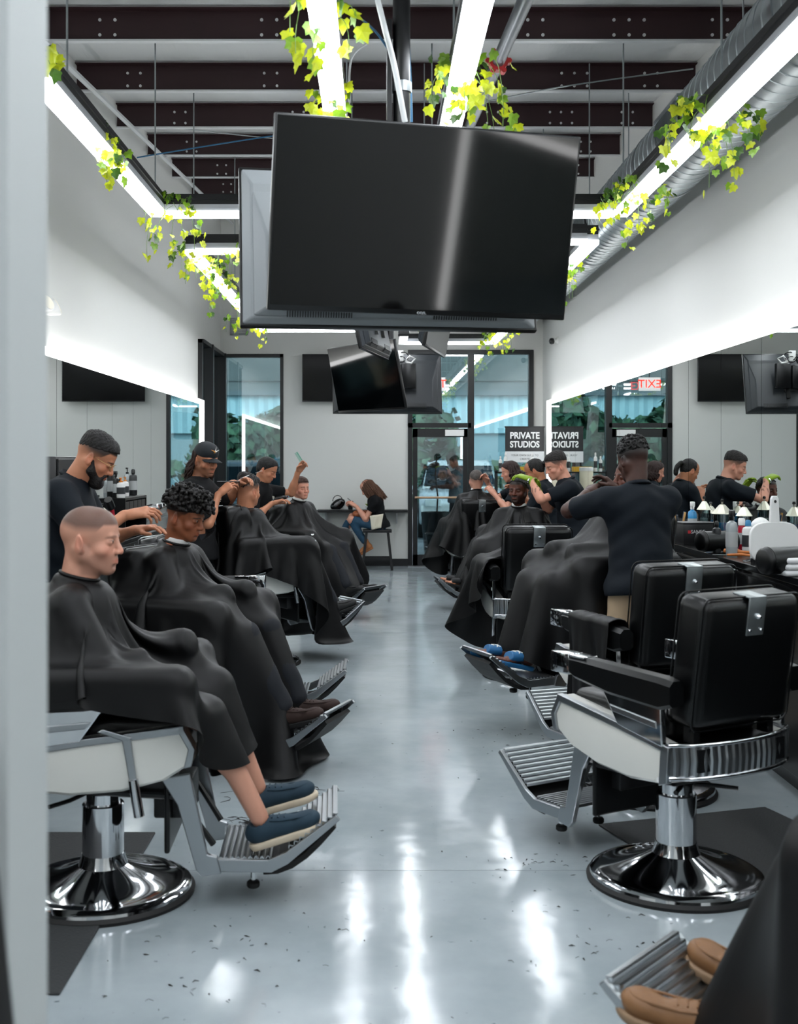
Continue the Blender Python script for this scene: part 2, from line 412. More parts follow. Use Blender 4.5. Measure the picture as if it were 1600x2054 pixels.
# ------------------------------------------------------------------ ceiling light frames
E_STRIP = emissive('led_strip', 'f4f9ff', LIGHT['strip'])
M_GREYLIT = mat('frame_side_grey', '9a9da0', .45)
ZL = 3.27
def light_frame(x0, x1, y0, y1, label, openn=False):
    t = thing('ceiling_light_frame', label, 'ceiling light', ((x0+x1)/2, (y0+y1)/2, ZL), 0, 'suspended light frames')
    hx, hy = (x1-x0)/2, (y1-y0)/2; w = .095
    segs = [((-hx-w/2, -hy), (-hx+w/2, hy)), ((hx-w/2, -hy), (hx+w/2, hy)), ((-hx+w/2, hy-w/2), (hx-w/2, hy+w/2)), ((-hx+w/2, -hy-w/2), (hx-w/2, -hy+w/2))]
    for i, (a, b) in enumerate(segs):
        s = MB(); s.box((a[0], a[1], .055), (b[0], b[1], .125)); s.box((a[0]-.006, a[1]-.006, .085), (b[0]+.006, b[1]+.006, .095))
        s.build('housing', M_BLACKMETAL, t)
        s = MB(); s.box((a[0], a[1], .01), (b[0], b[1], .055)); s.build('side_rail', M_GREYLIT, t)
        s = MB(); e = .004
        s.box((a[0]-e, a[1]-e, -.022), (b[0]+e, b[1]+e, .01)); s.build('diffuser', E_STRIP, t)
    for sx in (-1, 1):
        n = max(2, int((y1-y0)/2.2)+1)
        for i in range(n):
            yy = -hy+.12+(2*hy-.24)*i/(n-1)
            s = MB(); s.cyl((sx*hx, yy, .125), (sx*hx, yy, zroof((y0+y1)/2+yy)+.2-ZL), .0055, 6); s.build('hanging_rod', M_STEEL, t)
    return t
light_frame(-1.48, -.2, -1.2, 7.9, 'long glowing rectangular light frame hung over the near left chairs')
light_frame(.37, 1.65, -1.2, 7.9, 'long glowing rectangular light frame hung over the near right chairs')
light_frame(-1.48, -.2, 9.3, 15.0, 'glowing rectangular light frame hung over the far left chairs, ivy along its edge')
light_frame(.37, 1.65, 8.9, 16.6, 'glowing rectangular light frame hung over the far right chairs')

# ------------------------------------------------------------------ spiral duct
t = thing('spiral_duct', 'large galvanised spiral air duct running along the right wall', 'duct', (2.08, 0, 3.72))
n = 28; R = .245; P = []; rows = int((YB-YF)/.035)
s = MB(); s.smooth = True
s.tube([(0, YF+.02, 0), (0, YB-.05, 0)], R, 40); s.build('duct_skin', M_STEEL, t, autosmooth=.5)
s = MB(); pts = []
turns = int((YB-YF-.1)/.13); st = 20
for i in range(turns*st+1):
    a = 2*PI*i/st; pts.append(((R+.001)*math.cos(a), YF+.05+i/st*.13, (R+.001)*math.sin(a)))
s.tube(pts, .006, 4); s.build('spiral_seam', M_STEEL, t, autosmooth=.9)
for yy in (2.2, 5.4, 8.3, 11.2, 14.4):
    s = MB(); s.tube([(0, yy, 0), (0, yy+.05, 0)], R+.008, 40); s.build('duct_band', M_ALU, t, autosmooth=.5)
def grille(yy):
    s = MB(); a0, a1 = math.radians(160), math.radians(222)
    g = []
    def pt(a, y, r): return (r*math.cos(a), y, r*math.sin(a))
    for ya, yb_ in ((yy, yy+.03), (yy+.57, yy+.6)):
        s.grid([[pt(a0+(a1-a0)*i/6, ya, R+.02) for i in range(7)], [pt(a0+(a1-a0)*i/6, yb_, R+.02) for i in range(7)]])
    for i in range(2):
        aa = a0 if i == 0 else a1
        s.box((R*1.07*math.cos(aa)-.012, yy, R*1.07*math.sin(aa)-.012), (R*1.07*math.cos(aa)+.012, yy+.6, R*1.07*math.sin(aa)+.012))
    v = s.build('air_grille', M_STEEL, t)
    s = MB(); s.grid([[pt(a0+(a1-a0)*i/6, yy+.02, R+.008) for i in range(7)], [pt(a0+(a1-a0)*i/6, yy+.58, R+.008) for i in range(7)]]); s.build('grille_dark', M_BLACKMETAL, v)
    s = MB()
    for k in range(22):
        y_ = yy+.04+k*.0245
        s.tube([pt(a0+(a1-a0)*i/6, y_, R+.018) for i in range(7)], .004, 4)
    s.build('louvres', M_STEEL, v)
grille(7.05); grille(10.2)
for yy in (3.6, 6.6, 9.6, 12.8, 15.8):
    s = MB(); s.cyl((0, yy, R), (0, yy, zroof(yy)+.2-3.72), .005, 6); s.build('hanger_strap', M_STEEL, t)

# sprinkler pipe with the red coupling, hung under the roof
t = thing('sprinkler_pipe', 'grey steel sprinkler pipe with red coupling under the roof', 'pipe', (0, 0, 0))
A = Vector((.62, 5.0, 4.02)); B = Vector((1.02, 14.5, 5.1))
a = Vector(px(1062, -20, 4.6)); b = Vector(px(938, 262, 7.6)); dv = (b-a)
s = MB(); s.cyl(a-dv*.6, b+dv*1.0, .033, 14); s.build('pipe', mat('grey_pipe', '54585c', .35, .7), t, autosmooth=SMO)
c = a+dv*((97+20)/282)*.93
s = MB(); u = dv.normalized(); s.cyl(c-u*.035, c+u*.035, .047, 16)
xa = u.cross(Vector((0, 0, 1))).normalized(); ya = xa.cross(u)
for k in range(6):
    an = PI*2*k/6; dd = xa*math.cos(an)+ya*math.sin(an); s.tube([c-u*.03+dd*.053, c+u*.03+dd*.053], .013, 8)
s.build('red_coupling', mat('red_paint', 'a31a1a', .45), t, autosmooth=SMO)['label'] = 'red grooved coupling'

# emergency light, left wall
t = thing('emergency_light', 'white twin lamp emergency light high on the left wall', 'emergency light', (XL, 7.95, 2.66))
s = MB(); s.box((0, -.13, -.05), (.07, .13, .05), .01); s.build('housing', M_WHITE, t, autosmooth=.7)
for sy in (-1, 1):
    s = MB(); s.X = Matrix.Translation((.10, sy*.1, -.02)) @ Euler((0, 1.1, sy*.4)).to_matrix().to_4x4()
    s.lathe([(.02, -.05), (.035, -.03), (.06, .03), (.06, .045)], 16); lh = s.build('lamp_head', M_WHITE, t, autosmooth=SMO)
    s = MB(); s.X = Matrix.Translation((.10, sy*.1, -.02)) @ Euler((0, 1.1, sy*.4)).to_matrix().to_4x4(); s.lathe([(.053, .044), (.053, .05)], 16)
    s.build('lens', mat('frosted_lens', 'f0ead8', .3), lh)
# vent grille on the back wall
t = thing('wall_vent', 'grey louvred vent high on the back wall at the left corner', 'vent', (-2.07, YB, 3.6))
s = MB()
for a, b in (((-.13, -.015, -.13), (.13, 0, -.11)), ((-.13, -.015, .11), (.13, 0, .13)), ((-.13, -.015, -.13), (-.11, 0, .13)), ((.11, -.015, -.13), (.13, 0, .13))): s.box(a, b)
s.build('vent_frame', mat('vent_grey', '8b8f92', .5), t)
s = MB()
for k in range(9): s.box((-.11, -.012, -.105+k*.024), (.11, -.002, -.095+k*.024))
s.build('louvres', mat('vent_grey', '8b8f92'), t)
# security camera right wall
t = thing('security_camera', 'small white dome security camera high on the far right wall', 'camera', (XR, 16.0, 3.24))
s = MB(); s.X = Matrix.Rotation(-PI/2, 4, 'Y'); s.lathe([(.05, 0), (.05, .02), (.03, .03), (.02, .07)], 16); s.build('mount', M_WHITE, t, autosmooth=SMO)
s = MB(); s.X = Matrix.Translation((-.09, 0, -.01)); s.lathe([(.005, -.045), (.03, -.035), (.043, 0), (.03, .035), (.005, .045)], 16); s.build('lens_ball', M_PLASTIC, t, autosmooth=1.2)

# shelf on the back wall, wall tv
t = thing('wall_shelf', 'narrow black laptop shelf along the back wall beside the door', 'shelf', (-.2, YB-.17, .84))
box_obj('shelf_board', (-.68, -.17, -.02), (.66, .17, .015), M_BLACKMETAL, t)
for xx in (-.55, .5):
    s = MB(); s.prism([(.16, -.02), (.16, -.2), (.14, -.2), (-.1, -.035), (-.1, -.02)], 0, xx-.012, xx+.012); s.build('bracket', mat('bracket_white', 'b9babb', .5), t)

# thin cables / conduits among the purlins
def cable(pts, r, m, name, label, cat='cable'):
    s = MB(); P = [Vector(p) for p in pts]; Q = []
    for i in range(len(P)-1):
        p0 = P[max(i-1, 0)]; p1 = P[i]; p2 = P[i+1]; p3 = P[min(i+2, len(P)-1)]
        for k in range(8):
            u = k/8; Q.append(.5*((2*p1)+(p2-p0)*u+(2*p0-5*p1+4*p2-p3)*u*u+(3*p1-p0-3*p2+p3)*u**3))
    Q.append(P[-1]); s.tube(Q, r, 6)
    return tag(s.build(name, m, autosmooth=1.2), label, cat)
M_WCABLE = mat('white_cable', 'c9cccd', .4); M_BCABLE = mat('blue_cable', '1f5f86', .5); M_KCABLE = mat('black_cable', '0c0c0d', .5)
cable([px(755, -10, 4.4), px(772, 60, 4.4), px(790, 130, 4.45), px(812, 245, 4.5)], .011, M_WCABLE, 'power_cable', 'thick white cable dropping to the big front television')
cable([px(275, 316, 9.5), px(420, 292, 9.3), px(552, 272, 9.1), px(700, 255, 9.0)], .006, M_BCABLE, 'network_cable', 'blue cable strung across the left purlins')
cable([px(800, 135, 5.2), px(750, 60, 5.6), px(690, 20, 6.2), px(600, -10, 6.6)], .006, M_BCABLE, 'network_cable', 'blue cable looping from the television pole to the left')
cable([px(825, 245, 5.0), px(823, 170, 5.0), px(818, 60, 5.0), px(812, -10, 5.0)], .006, M_BCABLE, 'network_cable', 'blue twisted cable down the television pole')
cable([px(1050, 2, 8.2), px(1200, 40, 8.2), px(1450, 75, 8.2)], .006, M_STEEL, 'brace_wire', 'thin brace wire across the near right purlins', 'wire')
cable([px(970, 205, 8.8), px(1140, 172, 8.8), px(1390, 138, 8.8)], .006, M_STEEL, 'brace_wire', 'thin brace wire under the second right purlin', 'wire')
cable([px(220, 238, 11), px(400, 262, 11), px(550, 278, 11)], .005, M_STEEL, 'brace_wire', 'thin brace wire across the left purlins above the blue cable', 'wire')
cable([px(700, 210, 6.2), px(704, 120, 6.2), px(735, 88, 6.2)], .006, M_WCABLE, 'power_cable', 'thin white cable curling beside the inner left light strip')
# =================================================================== the barber chair (local: faces +Y, origin on the floor under the column)
CHAIR_UP = []      # names of parts that rise with the pump
def make_chair(label):
    t = thing('barber_chair', label, 'chair', (0, 0, 0), 0, 'barber chairs')
    s = MB(); s.lathe([(.335, 0), (.337, .012), (.325, .024)], 56); s.build('base_gasket', M_RUBBER, t, autosmooth=SMO)
    s = MB()
    prof = [(.325, .02), (.322, .034), (.30, .045), (.285, .046)]+[(.285-.195*i/12, .046+.062*(i/12)**1.6) for i in range(1, 13)]+[(.082, .13), (.078, .15)]
    s.lathe(prof, 64); s.build('base_disc', M_CHROME, t, autosmooth=SMO)
    s = MB(); s.lathe([(.076, .11), (.076, .33), (.072, .335)], 40); s.build('column', M_CHROME, t, autosmooth=SMO)
    # --- parts that rise
    s = MB(); s.lathe([(.055, .27), (.062, .275), (.062, .39), (.05, .395), (.03, .40), (.03, .46)], 32); s.build('piston', M_CHROME, t, autosmooth=SMO)
    s = MB(); s.box((-.15, -.14, .405), (.15, .28, .46), .01); s.box((-.1, .2, .30), (.1, .34, .44), .01); s.box((-.06, -.05, .38), (.06, .1, .41))
    s.tube([(-.17, -.16, .43), (-.17, .3, .40), (-.14, .42, .22)], .012, 6); s.tube([(.17, -.16, .43), (.17, .3, .40), (.14, .42, .22)], .012, 6)
    s.build('undercarriage', M_BLACKMETAL, t, autosmooth=SMO)
    s = MB(); s.tube([(.03, -.06, .375), (.1, -.1, .37), (.16, -.16, .365)], .008, 8); s.tube([(-.03, -.06, .375), (-.1, -.1, .37)], .009, 8); s.lathe([(.07, .375), (.07, .39)], 16)
    s.build('pump_linkage', M_BLACKMETAL, t, autosmooth=SMO)
    # white seat shell: side panels (profile) joined by a belly
    prof = [(-.27, .51), (-.262, .595), (.0, .635), (.33, .675), (.37, .60), (.355, .545), (.27, .49), (.12, .452), (-.06, .44), (-.2, .455)]
    for sx in (-1, 1):
        s = MB(); cx = sx*.262
        inner = sx*.225; mid = sx*.29
        n = len(prof); cy, cz = .04, .555
        rings = [[(inner, y, z) for y, z in prof], [(mid-sx*.01, y, z) for y, z in prof], [(mid+sx*.004, cy+(y-cy)*.96, cz+(z-cz)*.9) for y, z in prof], [(mid+sx*.012, cy+(y-cy)*.5, cz+(z-cz)*.4) for y, z in prof]]
        vs = [p for r in rings for p in r]; fs = []
        for i in range(3):
            for k in range(n): fs.append((i*n+k, i*n+(k+1) % n, (i+1)*n+(k+1) % n, (i+1)*n+k))
        fs.append(tuple(range(n))); fs.append(tuple(3*n+k for k in range(n)))
        s.add(vs, fs); pn = s.build('side_panel', M_ENAMEL, t, autosmooth=.45)
        s = MB()
        def strip(poly, x0=mid-sx*.012, x1=mid+sx*.016): s.prism(poly, 0, min(x0, x1), max(x0, x1))
        strip([(-.27, .60), (.0, .64), (.335, .682), (.338, .655), (.0, .615), (-.266, .575)])
        strip([(-.275, .60), (-.235, .60), (-.225, .455), (-.265, .47)])
        strip([(.33, .68), (.375, .60), (.36, .54), (.335, .535), (.35, .60), (.31, .67)])
        s.build('chrome_trim', M_ALU, pn, autosmooth=.4, bevel=.003)
    s = MB(); R = []
    for i, (y, z) in enumerate([(.355, .548), (.27, .492), (.12, .452), (-.06, .44), (-.2, .455), (-.26, .50)]):
        R.append([(x, y, z-.012*(1-(x/.23)**2)) for x in (-.23, -.12, 0, .12, .23)])
    s.smooth = True; s.grid(R); s.build('shell_belly', M_ENAMEL, t, thick=.006)
    # ribbed rear band, curved
    s = MB(); rows = [[], [], []]; nr = 76
    for i in range(nr+1):
        u = -1+2*i/nr; x = .292*u; y = -.262-.075*(1-abs(u)**2.6); rib = .006*(1 if (i//2) % 2 else 0)
        k = .292; nx = u*.35
        zt_ = .60-.0*abs(u)
        for r, (z, off) in enumerate(((.495, 0), (.55, 0), (.598, 0))):
            rows[r].append((x*(1+.02*(rib > 0)), y-rib-.012*math.sin(PI*(z-.46)/.17), z))
    s.grid(rows); band = s.build('rear_band', M_ALU, t, thick=.004)
    s = MB()
    for z, r in ((.488, .009), (.604, .008)):
        s.tube([(.297*(-1+i/12), -.268-.078*(1-abs(-1+i/12)**2.6), z) for i in range(25)], r, 8)
    s.build('rear_rim', M_CHROME, band, autosmooth=.9)
    # seat cushion and back
    s = MB(); s.box((-.225, -.2, .585), (.225, .34, .70), .035); s.build('seat_cushion', M_VINYL, t, autosmooth=.8)
    s = MB(); s.box((-.215, -.33, .51), (.215, .33, .59)); s.build('seat_deck', M_BLACKMETAL, t)
    s = MB()
    s.X = Matrix.Translation((0, -.255, .66)) @ Matrix.Rotation(math.radians(8), 4, 'X')
    s.box((-.24, -.075, .0), (.24, .075, .47), .042); bk = s.build('backrest', M_VINYL, t, autosmooth=.8)
    XB = s.X
    s = MB(); s.X = XB
    for yy in (-.058, .058):
        w, z0, z1, c = .243, -.003, .473, .035; P = []
        for (cx, cz, a0) in ((w-c, z1-c, 0), (-w+c, z1-c, PI/2), (-w+c, z0+c, PI), (w-c, z0+c, 1.5*PI)):
            P += [(cx+c*math.cos(a0+k*PI/8), yy, cz+c*math.sin(a0+k*PI/8)) for k in range(5)]
        s.tube([(x*.992, y, z*.998) for x, y, z in P], .0035, 6, closed=True)
    s.build('piping', M_VINYL, bk, autosmooth=.9)
    s = MB(); s.X = XB
    s.box((-.042, -.083, .335), (.042, -.075, .473), .003); s.box((-.042, -.083, .468), (.042, .0, .476), .003); br = s.build('headrest_bracket', M_STEEL, bk, autosmooth=.6)
    s = MB(); s.X = XB @ Matrix.Translation((0, -.083, .405)) @ Matrix.Rotation(PI/2, 4, 'X'); s.lathe([(.011, 0), (.011, .006), (.005, .018)], 12)
    for x in (-.028, .028):
        s.X = XB @ Matrix.Translation((x, -.083, .355)) @ Matrix.Rotation(PI/2, 4, 'X'); s.lathe([(.006, 0), (.004, .005)], 8)
    s.build('bolts', M_CHROME, br, autosmooth=.9)
    s = MB(); s.cyl((-.21, -.27, .655), (.21, -.27, .655), .014, 8); s.box((-.2, -.29, .6), (-.17, -.24, .68)); s.box((.17, -.29, .6), (.2, -.24, .68)); s.build('recline_bar', M_BLACKMETAL, t, autosmooth=SMO)
    # armrests on their chrome plates
    for sx in (-1, 1):
        a = sx*.30
        s = MB(); s.prism([(-.25, .595), (-.02, .63), (.08, .77), (-.24, .77)], 0, a-.012, a+.012)
        pl = s.build('arm_plate', M_CHROME, t, autosmooth=.4, bevel=.004)
        s = MB(); s.prism([(-.225, .655), (.0, .675), (.02, .70), (-.22, .68)], 0, a-.016, a+.016); s.build('plate_groove', M_ALU, pl, bevel=.003)
        s = MB()
        P = []
        for y, w, z0, z1 in ((-.31, .034, .745, .835), (-.26, .042, .73, .842), (0, .042, .74, .848), (.2, .036, .765, .852), (.235, .034, .78, .85)):
            P.append((y, w, z0, z1))
        vs = []; 
        for y, w, z0, z1 in P:
            for x, z in ((-w, z0+.012), (-w, z1-.018), (-w+.018, z1), (w-.018, z1), (w, z1-.018), (w, z0+.012), (w-.012, z0), (-w+.012, z0)): vs.append((a+x, y, z))
        fs = [(i*8+k, i*8+(k+1) % 8, (i+1)*8+(k+1) % 8, (i+1)*8+k) for i in range(4) for k in range(8)]+[tuple(range(8)), tuple(32+k for k in range(8))]
        s.add(vs, fs); s.build('armrest', M_VINYL, t, autosmooth=.7)
        s = MB(); s.box((a-.038, .225, .775), (a+.038, .335, .856), .006); s.box((a-.036, .14, .846), (a+.036, .24, .854), .003); s.build('arm_cap', M_CHROME, t, autosmooth=.6)
    # pump lever at the side
    s = MB(); s.prism([(.04, .665), (.06, .675), (.16, .645), (.14, .63)], 0, .30, .315); s.prism([(.125, .64), (.155, .645), (.175, .5), (.15, .5)], 0, .30, .315); lv = s.build('pump_lever', M_ALU, t, bevel=.003)
    s = MB(); s.cyl((.31, .163, .5), (.315, .185, .375), .018, 14); s.build('lever_grip', M_CHROME, lv, autosmooth=SMO)
    # footrest: two side brackets, ribbed plates
    def brk(sx):
        s = MB(); s.prism([(.24, .475), (.345, .49), (.405, .205), (.44, .195), (.455, .135), (.385, .125), (.365, .15), (.30, .38)], 0, sx*.195-.012, sx*.195+.012)
        return s.build('footrest_bracket', M_ALU, t, bevel=.004)
    brk(-1); brk(1)
    s = MB(); s.box((-.185, .25, .2), (.185, .27, .47)); s.X = None; s.build('calf_panel', M_VINYL, t, bevel=.008)
    def rail(sx):
        s = MB(); P = [(.43, .185), (.62, .18), (.68, .205), (.86, .335), (.875, .32), (.69, .165), (.63, .135), (.43, .14)]
        s.prism(P, 0, sx*.19-.009, sx*.19+.009); return s.build('footrest_rail', M_ALU, t, bevel=.003)
    rail(-1); rail(1)
    def plate(a, b, n, nm):
        # corrugated plate between the two profile points
        (y0, z0), (y1, z1) = a, b; L_ = math.hypot(y1-y0, z1-z0); ty, tz = (y1-y0)/L_, (z1-z0)/L_
        rows = []
        for i in range(n*4+1):
            u = i/(n*4)*L_; h = (.0, .009, .011, .004)[i % 4]
            rows.append([(x, y0+ty*u-tz*h, z0+tz*u+ty*h) for x in (-.18, .18)])
        s = MB(); s.grid(rows); return s.build(nm, M_ALU, t, thick=.004)
    plate((.44, .178), (.63, .180), 9, 'foot_plate'); plate((.69, .212), (.865, .338), 9, 'foot_plate')
    s = MB(); s.grid([[(x, .60+.26*i/5, .115+.165*(i/5)**1.3-.03*math.sin(PI*i/5)) for x in (-.16, .16)] for i in range(6)]); s.build('kick_pad', M_RUBBER, t, thick=.02)
    for sx in (-1, 1):
        s = MB(); s.cyl((sx*.1, .56, .06), (sx*.1, .56, .16), .009, 10); lg = s.build('support_stud', M_CHROME, t, autosmooth=SMO)
        s = MB(); s.lathe([(.02, .0), (.024, .006), (.024, .018), (.018, .024)], 14, o=(sx*.1, .56, .05)); s.build('rubber_foot', M_RUBBER, lg, autosmooth=SMO)
    return t
PROTO = make_chair('x')
BASEP = ('base_gasket', 'base_disc', 'column')
_used = [False]
def place_chair(x, y, yaw, label, up=0., keep=None):
    o = PROTO if not _used[0] else copy_tree(PROTO)
    if not _used[0]: _used[0] = True
    o.location = (x, y, 0); o.rotation_euler.z = yaw; o['label'] = label
    for c in o.children:
        n = c.name.split('.')[0]
        if n not in BASEP: c.location.z = up
    return o
# =================================================================== signed distance fields -> smooth meshes (surface nets)
def _v(p): return np.array(p, dtype=np.float32)
class SDF:
    def __init__(s, lo, hi, h):
        s.h = h; s.lo = _v(lo); n = np.ceil((_v(hi)-s.lo)/h).astype(int)+1; s.n = n
        s.ax = [s.lo[i]+h*np.arange(n[i], dtype=np.float32) for i in range(3)]
        s.F = np.full(tuple(n), .25, np.float32)
    def _win(s, lo, hi, m):
        a = np.maximum(0, np.floor((_v(lo)-m-s.lo)/s.h).astype(int)); b = np.minimum(s.n, np.ceil((_v(hi)+m-s.lo)/s.h).astype(int)+1)
        if np.any(b-a < 1): return None
        sl = tuple(slice(a[i], b[i]) for i in range(3))
        X = s.ax[0][sl[0]][:, None, None]; Y = s.ax[1][sl[1]][None, :, None]; Z = s.ax[2][sl[2]][None, None, :]
        return sl, X, Y, Z
    def _put(s, sl, d, k, mode):
        F = s.F[sl]
        if mode == 'u':
            if k > 0:
                h = np.maximum(k-np.abs(F-d), 0)/k; s.F[sl] = np.minimum(F, d)-h*h*k*.25
            else: s.F[sl] = np.minimum(F, d)
        elif mode == 's':
            d = -d
            if k > 0:
                h = np.maximum(k-np.abs(F-d), 0)/k; s.F[sl] = np.maximum(F, d)+h*h*k*.25
            else: s.F[sl] = np.maximum(F, d)
    def cone(s, a, b, r1, r2=None, k=.02, mode='u', flat=None):
        a, b = _v(a), _v(b); r2 = r1 if r2 is None else r2
        R = max(r1, r2)*(1.0 if flat is None else max(1, flat[1]))
        w = s._win(np.minimum(a, b)-R, np.maximum(a, b)+R, k+3*s.h)
        if w is None: return s
        sl, X, Y, Z = w
        ab = b-a; L2 = float(ab@ab)+1e-9
        t = np.clip(((X-a[0])*ab[0]+(Y-a[1])*ab[1]+(Z-a[2])*ab[2])/L2, 0, 1)
        dx, dy, dz = X-(a[0]+t*ab[0]), Y-(a[1]+t*ab[1]), Z-(a[2]+t*ab[2])
        if flat is not None:   # flatten along axis flat[0] by 1/flat[1]: wider across, thinner along n
            n = _v(flat[0]); n = n/np.linalg.norm(n); q = dx*n[0]+dy*n[1]+dz*n[2]; e = flat[1]-1
            dx, dy, dz = dx+q*n[0]*e, dy+q*n[1]*e, dz+q*n[2]*e
        d = np.sqrt(dx*dx+dy*dy+dz*dz)-(r1+(r2-r1)*t)
        s._put(sl, d, k, mode); return s
    def ell(s, c, r, k=.02, rot=None, mode='u'):
        c, r = _v(c), _v(r); R = float(r.max())
        w = s._win(c-R, c+R, k+3*s.h)
        if w is None: return s
        sl, X, Y, Z = w; X, Y, Z = X-c[0], Y-c[1], Z-c[2]
        if rot is not None:
            M = np.array(rot, np.float32).T if not isinstance(rot, Matrix) else np.array(rot.to_3x3(), np.float32).T
            X, Y, Z = M[0,0]*X+M[0,1]*Y+M[0,2]*Z, M[1,0]*X+M[1,1]*Y+M[1,2]*Z, M[2,0]*X+M[2,1]*Y+M[2,2]*Z
        k0 = np.sqrt((X/r[0])**2+(Y/r[1])**2+(Z/r[2])**2)+1e-6; k1 = np.sqrt((X/r[0]**2)**2+(Y/r[1]**2)**2+(Z/r[2]**2)**2)+1e-6
        s._put(sl, k0*(k0-1)/k1, k, mode); return s
    def cut(s, p, n, k=.0):
        """remove everything on the +n side of the plane through p"""
        n = _v(n); n = n/np.linalg.norm(n); p = _v(p)
        X = s.ax[0][:, None, None]; Y = s.ax[1][None, :, None]; Z = s.ax[2][None, None, :]
        d = (X-p[0])*n[0]+(Y-p[1])*n[1]+(Z-p[2])*n[2]
        s.F = np.maximum(s.F, d.astype(np.float32)); return s
    def add(s, fn):
        X = s.ax[0][:, None, None]; Y = s.ax[1][None, :, None]; Z = s.ax[2][None, None, :]
        s.F = (s.F+fn(X, Y, Z)).astype(np.float32); return s
    def mesh(s):
        F = s.F.copy()
        F[0] = F[-1] = .1; F[:, 0] = F[:, -1] = .1; F[:, :, 0] = F[:, :, -1] = .1
        ins = F < 0
        c = np.zeros(tuple(np.array(F.shape)-1), np.int8)
        for i in (0, 1):
            for j in (0, 1):
                for k in (0, 1): c += ins[i:F.shape[0]-1+i, j:F.shape[1]-1+j, k:F.shape[2]-1+k]
        act = (c > 0) & (c < 8); idx = np.argwhere(act)
        if len(idx) == 0: return np.zeros((0, 3)), np.zeros((0, 4), int)
        vid = np.full(act.shape, -1, np.int64); vid[act] = np.arange(len(idx))
        cor = [(i, j, k) for i in (0, 1) for j in (0, 1) for k in (0, 1)]
        val = {q: F[idx[:, 0]+q[0], idx[:, 1]+q[1], idx[:, 2]+q[2]] for q in cor}
        P = np.zeros((len(idx), 3), np.float32); W = np.zeros(len(idx), np.float32)
        for a in cor:
            for ax in range(3):
                if a[ax]: continue
                b = list(a); b[ax] = 1; b = tuple(b)
                va, vb = val[a], val[b]; m = (va < 0) != (vb < 0)
                t = np.where(m, va/np.where(m, va-vb, 1), 0)
                p = np.zeros((len(idx), 3), np.float32)+np.array(a, np.float32); p[:, ax] += t
                P += p*m[:, None]; W += m
        P = (idx+P/W[:, None])*s.h+s.lo
        quads = []
        for ax in range(3):
            o1, o2 = [(1, 2), (2, 0), (0, 1)][ax]
            sa = [slice(None)]*3; sb = [slice(None)]*3; sa[ax] = slice(0, -1); sb[ax] = slice(1, None)
            m = ins[tuple(sa)] != ins[tuple(sb)]
            e = np.argwhere(m); e = e[(e[:, o1] > 0) & (e[:, o2] > 0) & (e[:, o1] < F.shape[o1]-1) & (e[:, o2] < F.shape[o2]-1)]
            inn = ins[e[:, 0], e[:, 1], e[:, 2]]
            def cell(d1, d2):
                q = e.copy(); q[:, o1] -= d1; q[:, o2] -= d2; return vid[q[:, 0], q[:, 1], q[:, 2]]
            q = np.stack([cell(1, 1), cell(0, 1), cell(0, 0), cell(1, 0)], 1)
            q[~inn] = q[~inn][:, ::-1]; quads.append(q)
        return P, np.concatenate(quads)
def np_mesh(name, parts, mats, parent=None, colors=None, M=None, smooth=True):
    """parts: list of (P, quads); joined in one mesh"""
    V = []; Q = []; k = 0; MI = []
    for i, pq in enumerate(parts):
        P, q = pq[0], pq[1]; V.append(P); Q.append(q+k); k += len(P); MI.append(np.full(len(q), pq[2] if len(pq) > 2 else 0))
    V = np.concatenate(V).astype(np.float32); Q = np.concatenate(Q).astype(np.int32); MI = np.concatenate(MI)
    if M is not None: A = np.array(M, np.float32); V = V@A[:3, :3].T+A[:3, 3]
    me = D.meshes.new(name); me.vertices.add(len(V)); me.vertices.foreach_set('co', V.astype(np.float32).ravel())
    nq = Q.shape[1]
    me.loops.add(len(Q)*nq); me.loops.foreach_set('vertex_index', Q.ravel()); me.polygons.add(len(Q))
    me.polygons.foreach_set('loop_start', np.arange(len(Q), dtype=np.int32)*nq)
    if not isinstance(mats, (list, tuple)): mats = [mats]
    for m in mats: me.materials.append(m)
    me.polygons.foreach_set('material_index', MI.astype(np.int32))
    me.polygons.foreach_set('use_smooth', np.full(len(Q), smooth))
    me.update(calc_edges=True); me.validate()
    if colors is not None:
        ca = me.color_attributes.new('Col', 'FLOAT_COLOR', 'POINT')
        C = np.ones((len(V), 4), np.float32); C[:, :3] = colors; ca.data.foreach_set('color', C.ravel())
    return link(name, me, parent)
def sstep(a, b, x):
    t = np.clip((x-a)/(b-a), 0, 1); return t*t*(3-2*t)
def vnoise(P, sc, seed=0):
    """cheap smooth pseudo noise in -1..1"""
    r = np.random.RandomState(seed); o = np.zeros(len(P))
    for i in range(6):
        d = r.normal(size=3); d /= np.linalg.norm(d); o += np.sin((P@d)*sc*(.7+.25*i)+r.uniform(0, 6.28))
    return o/3.2

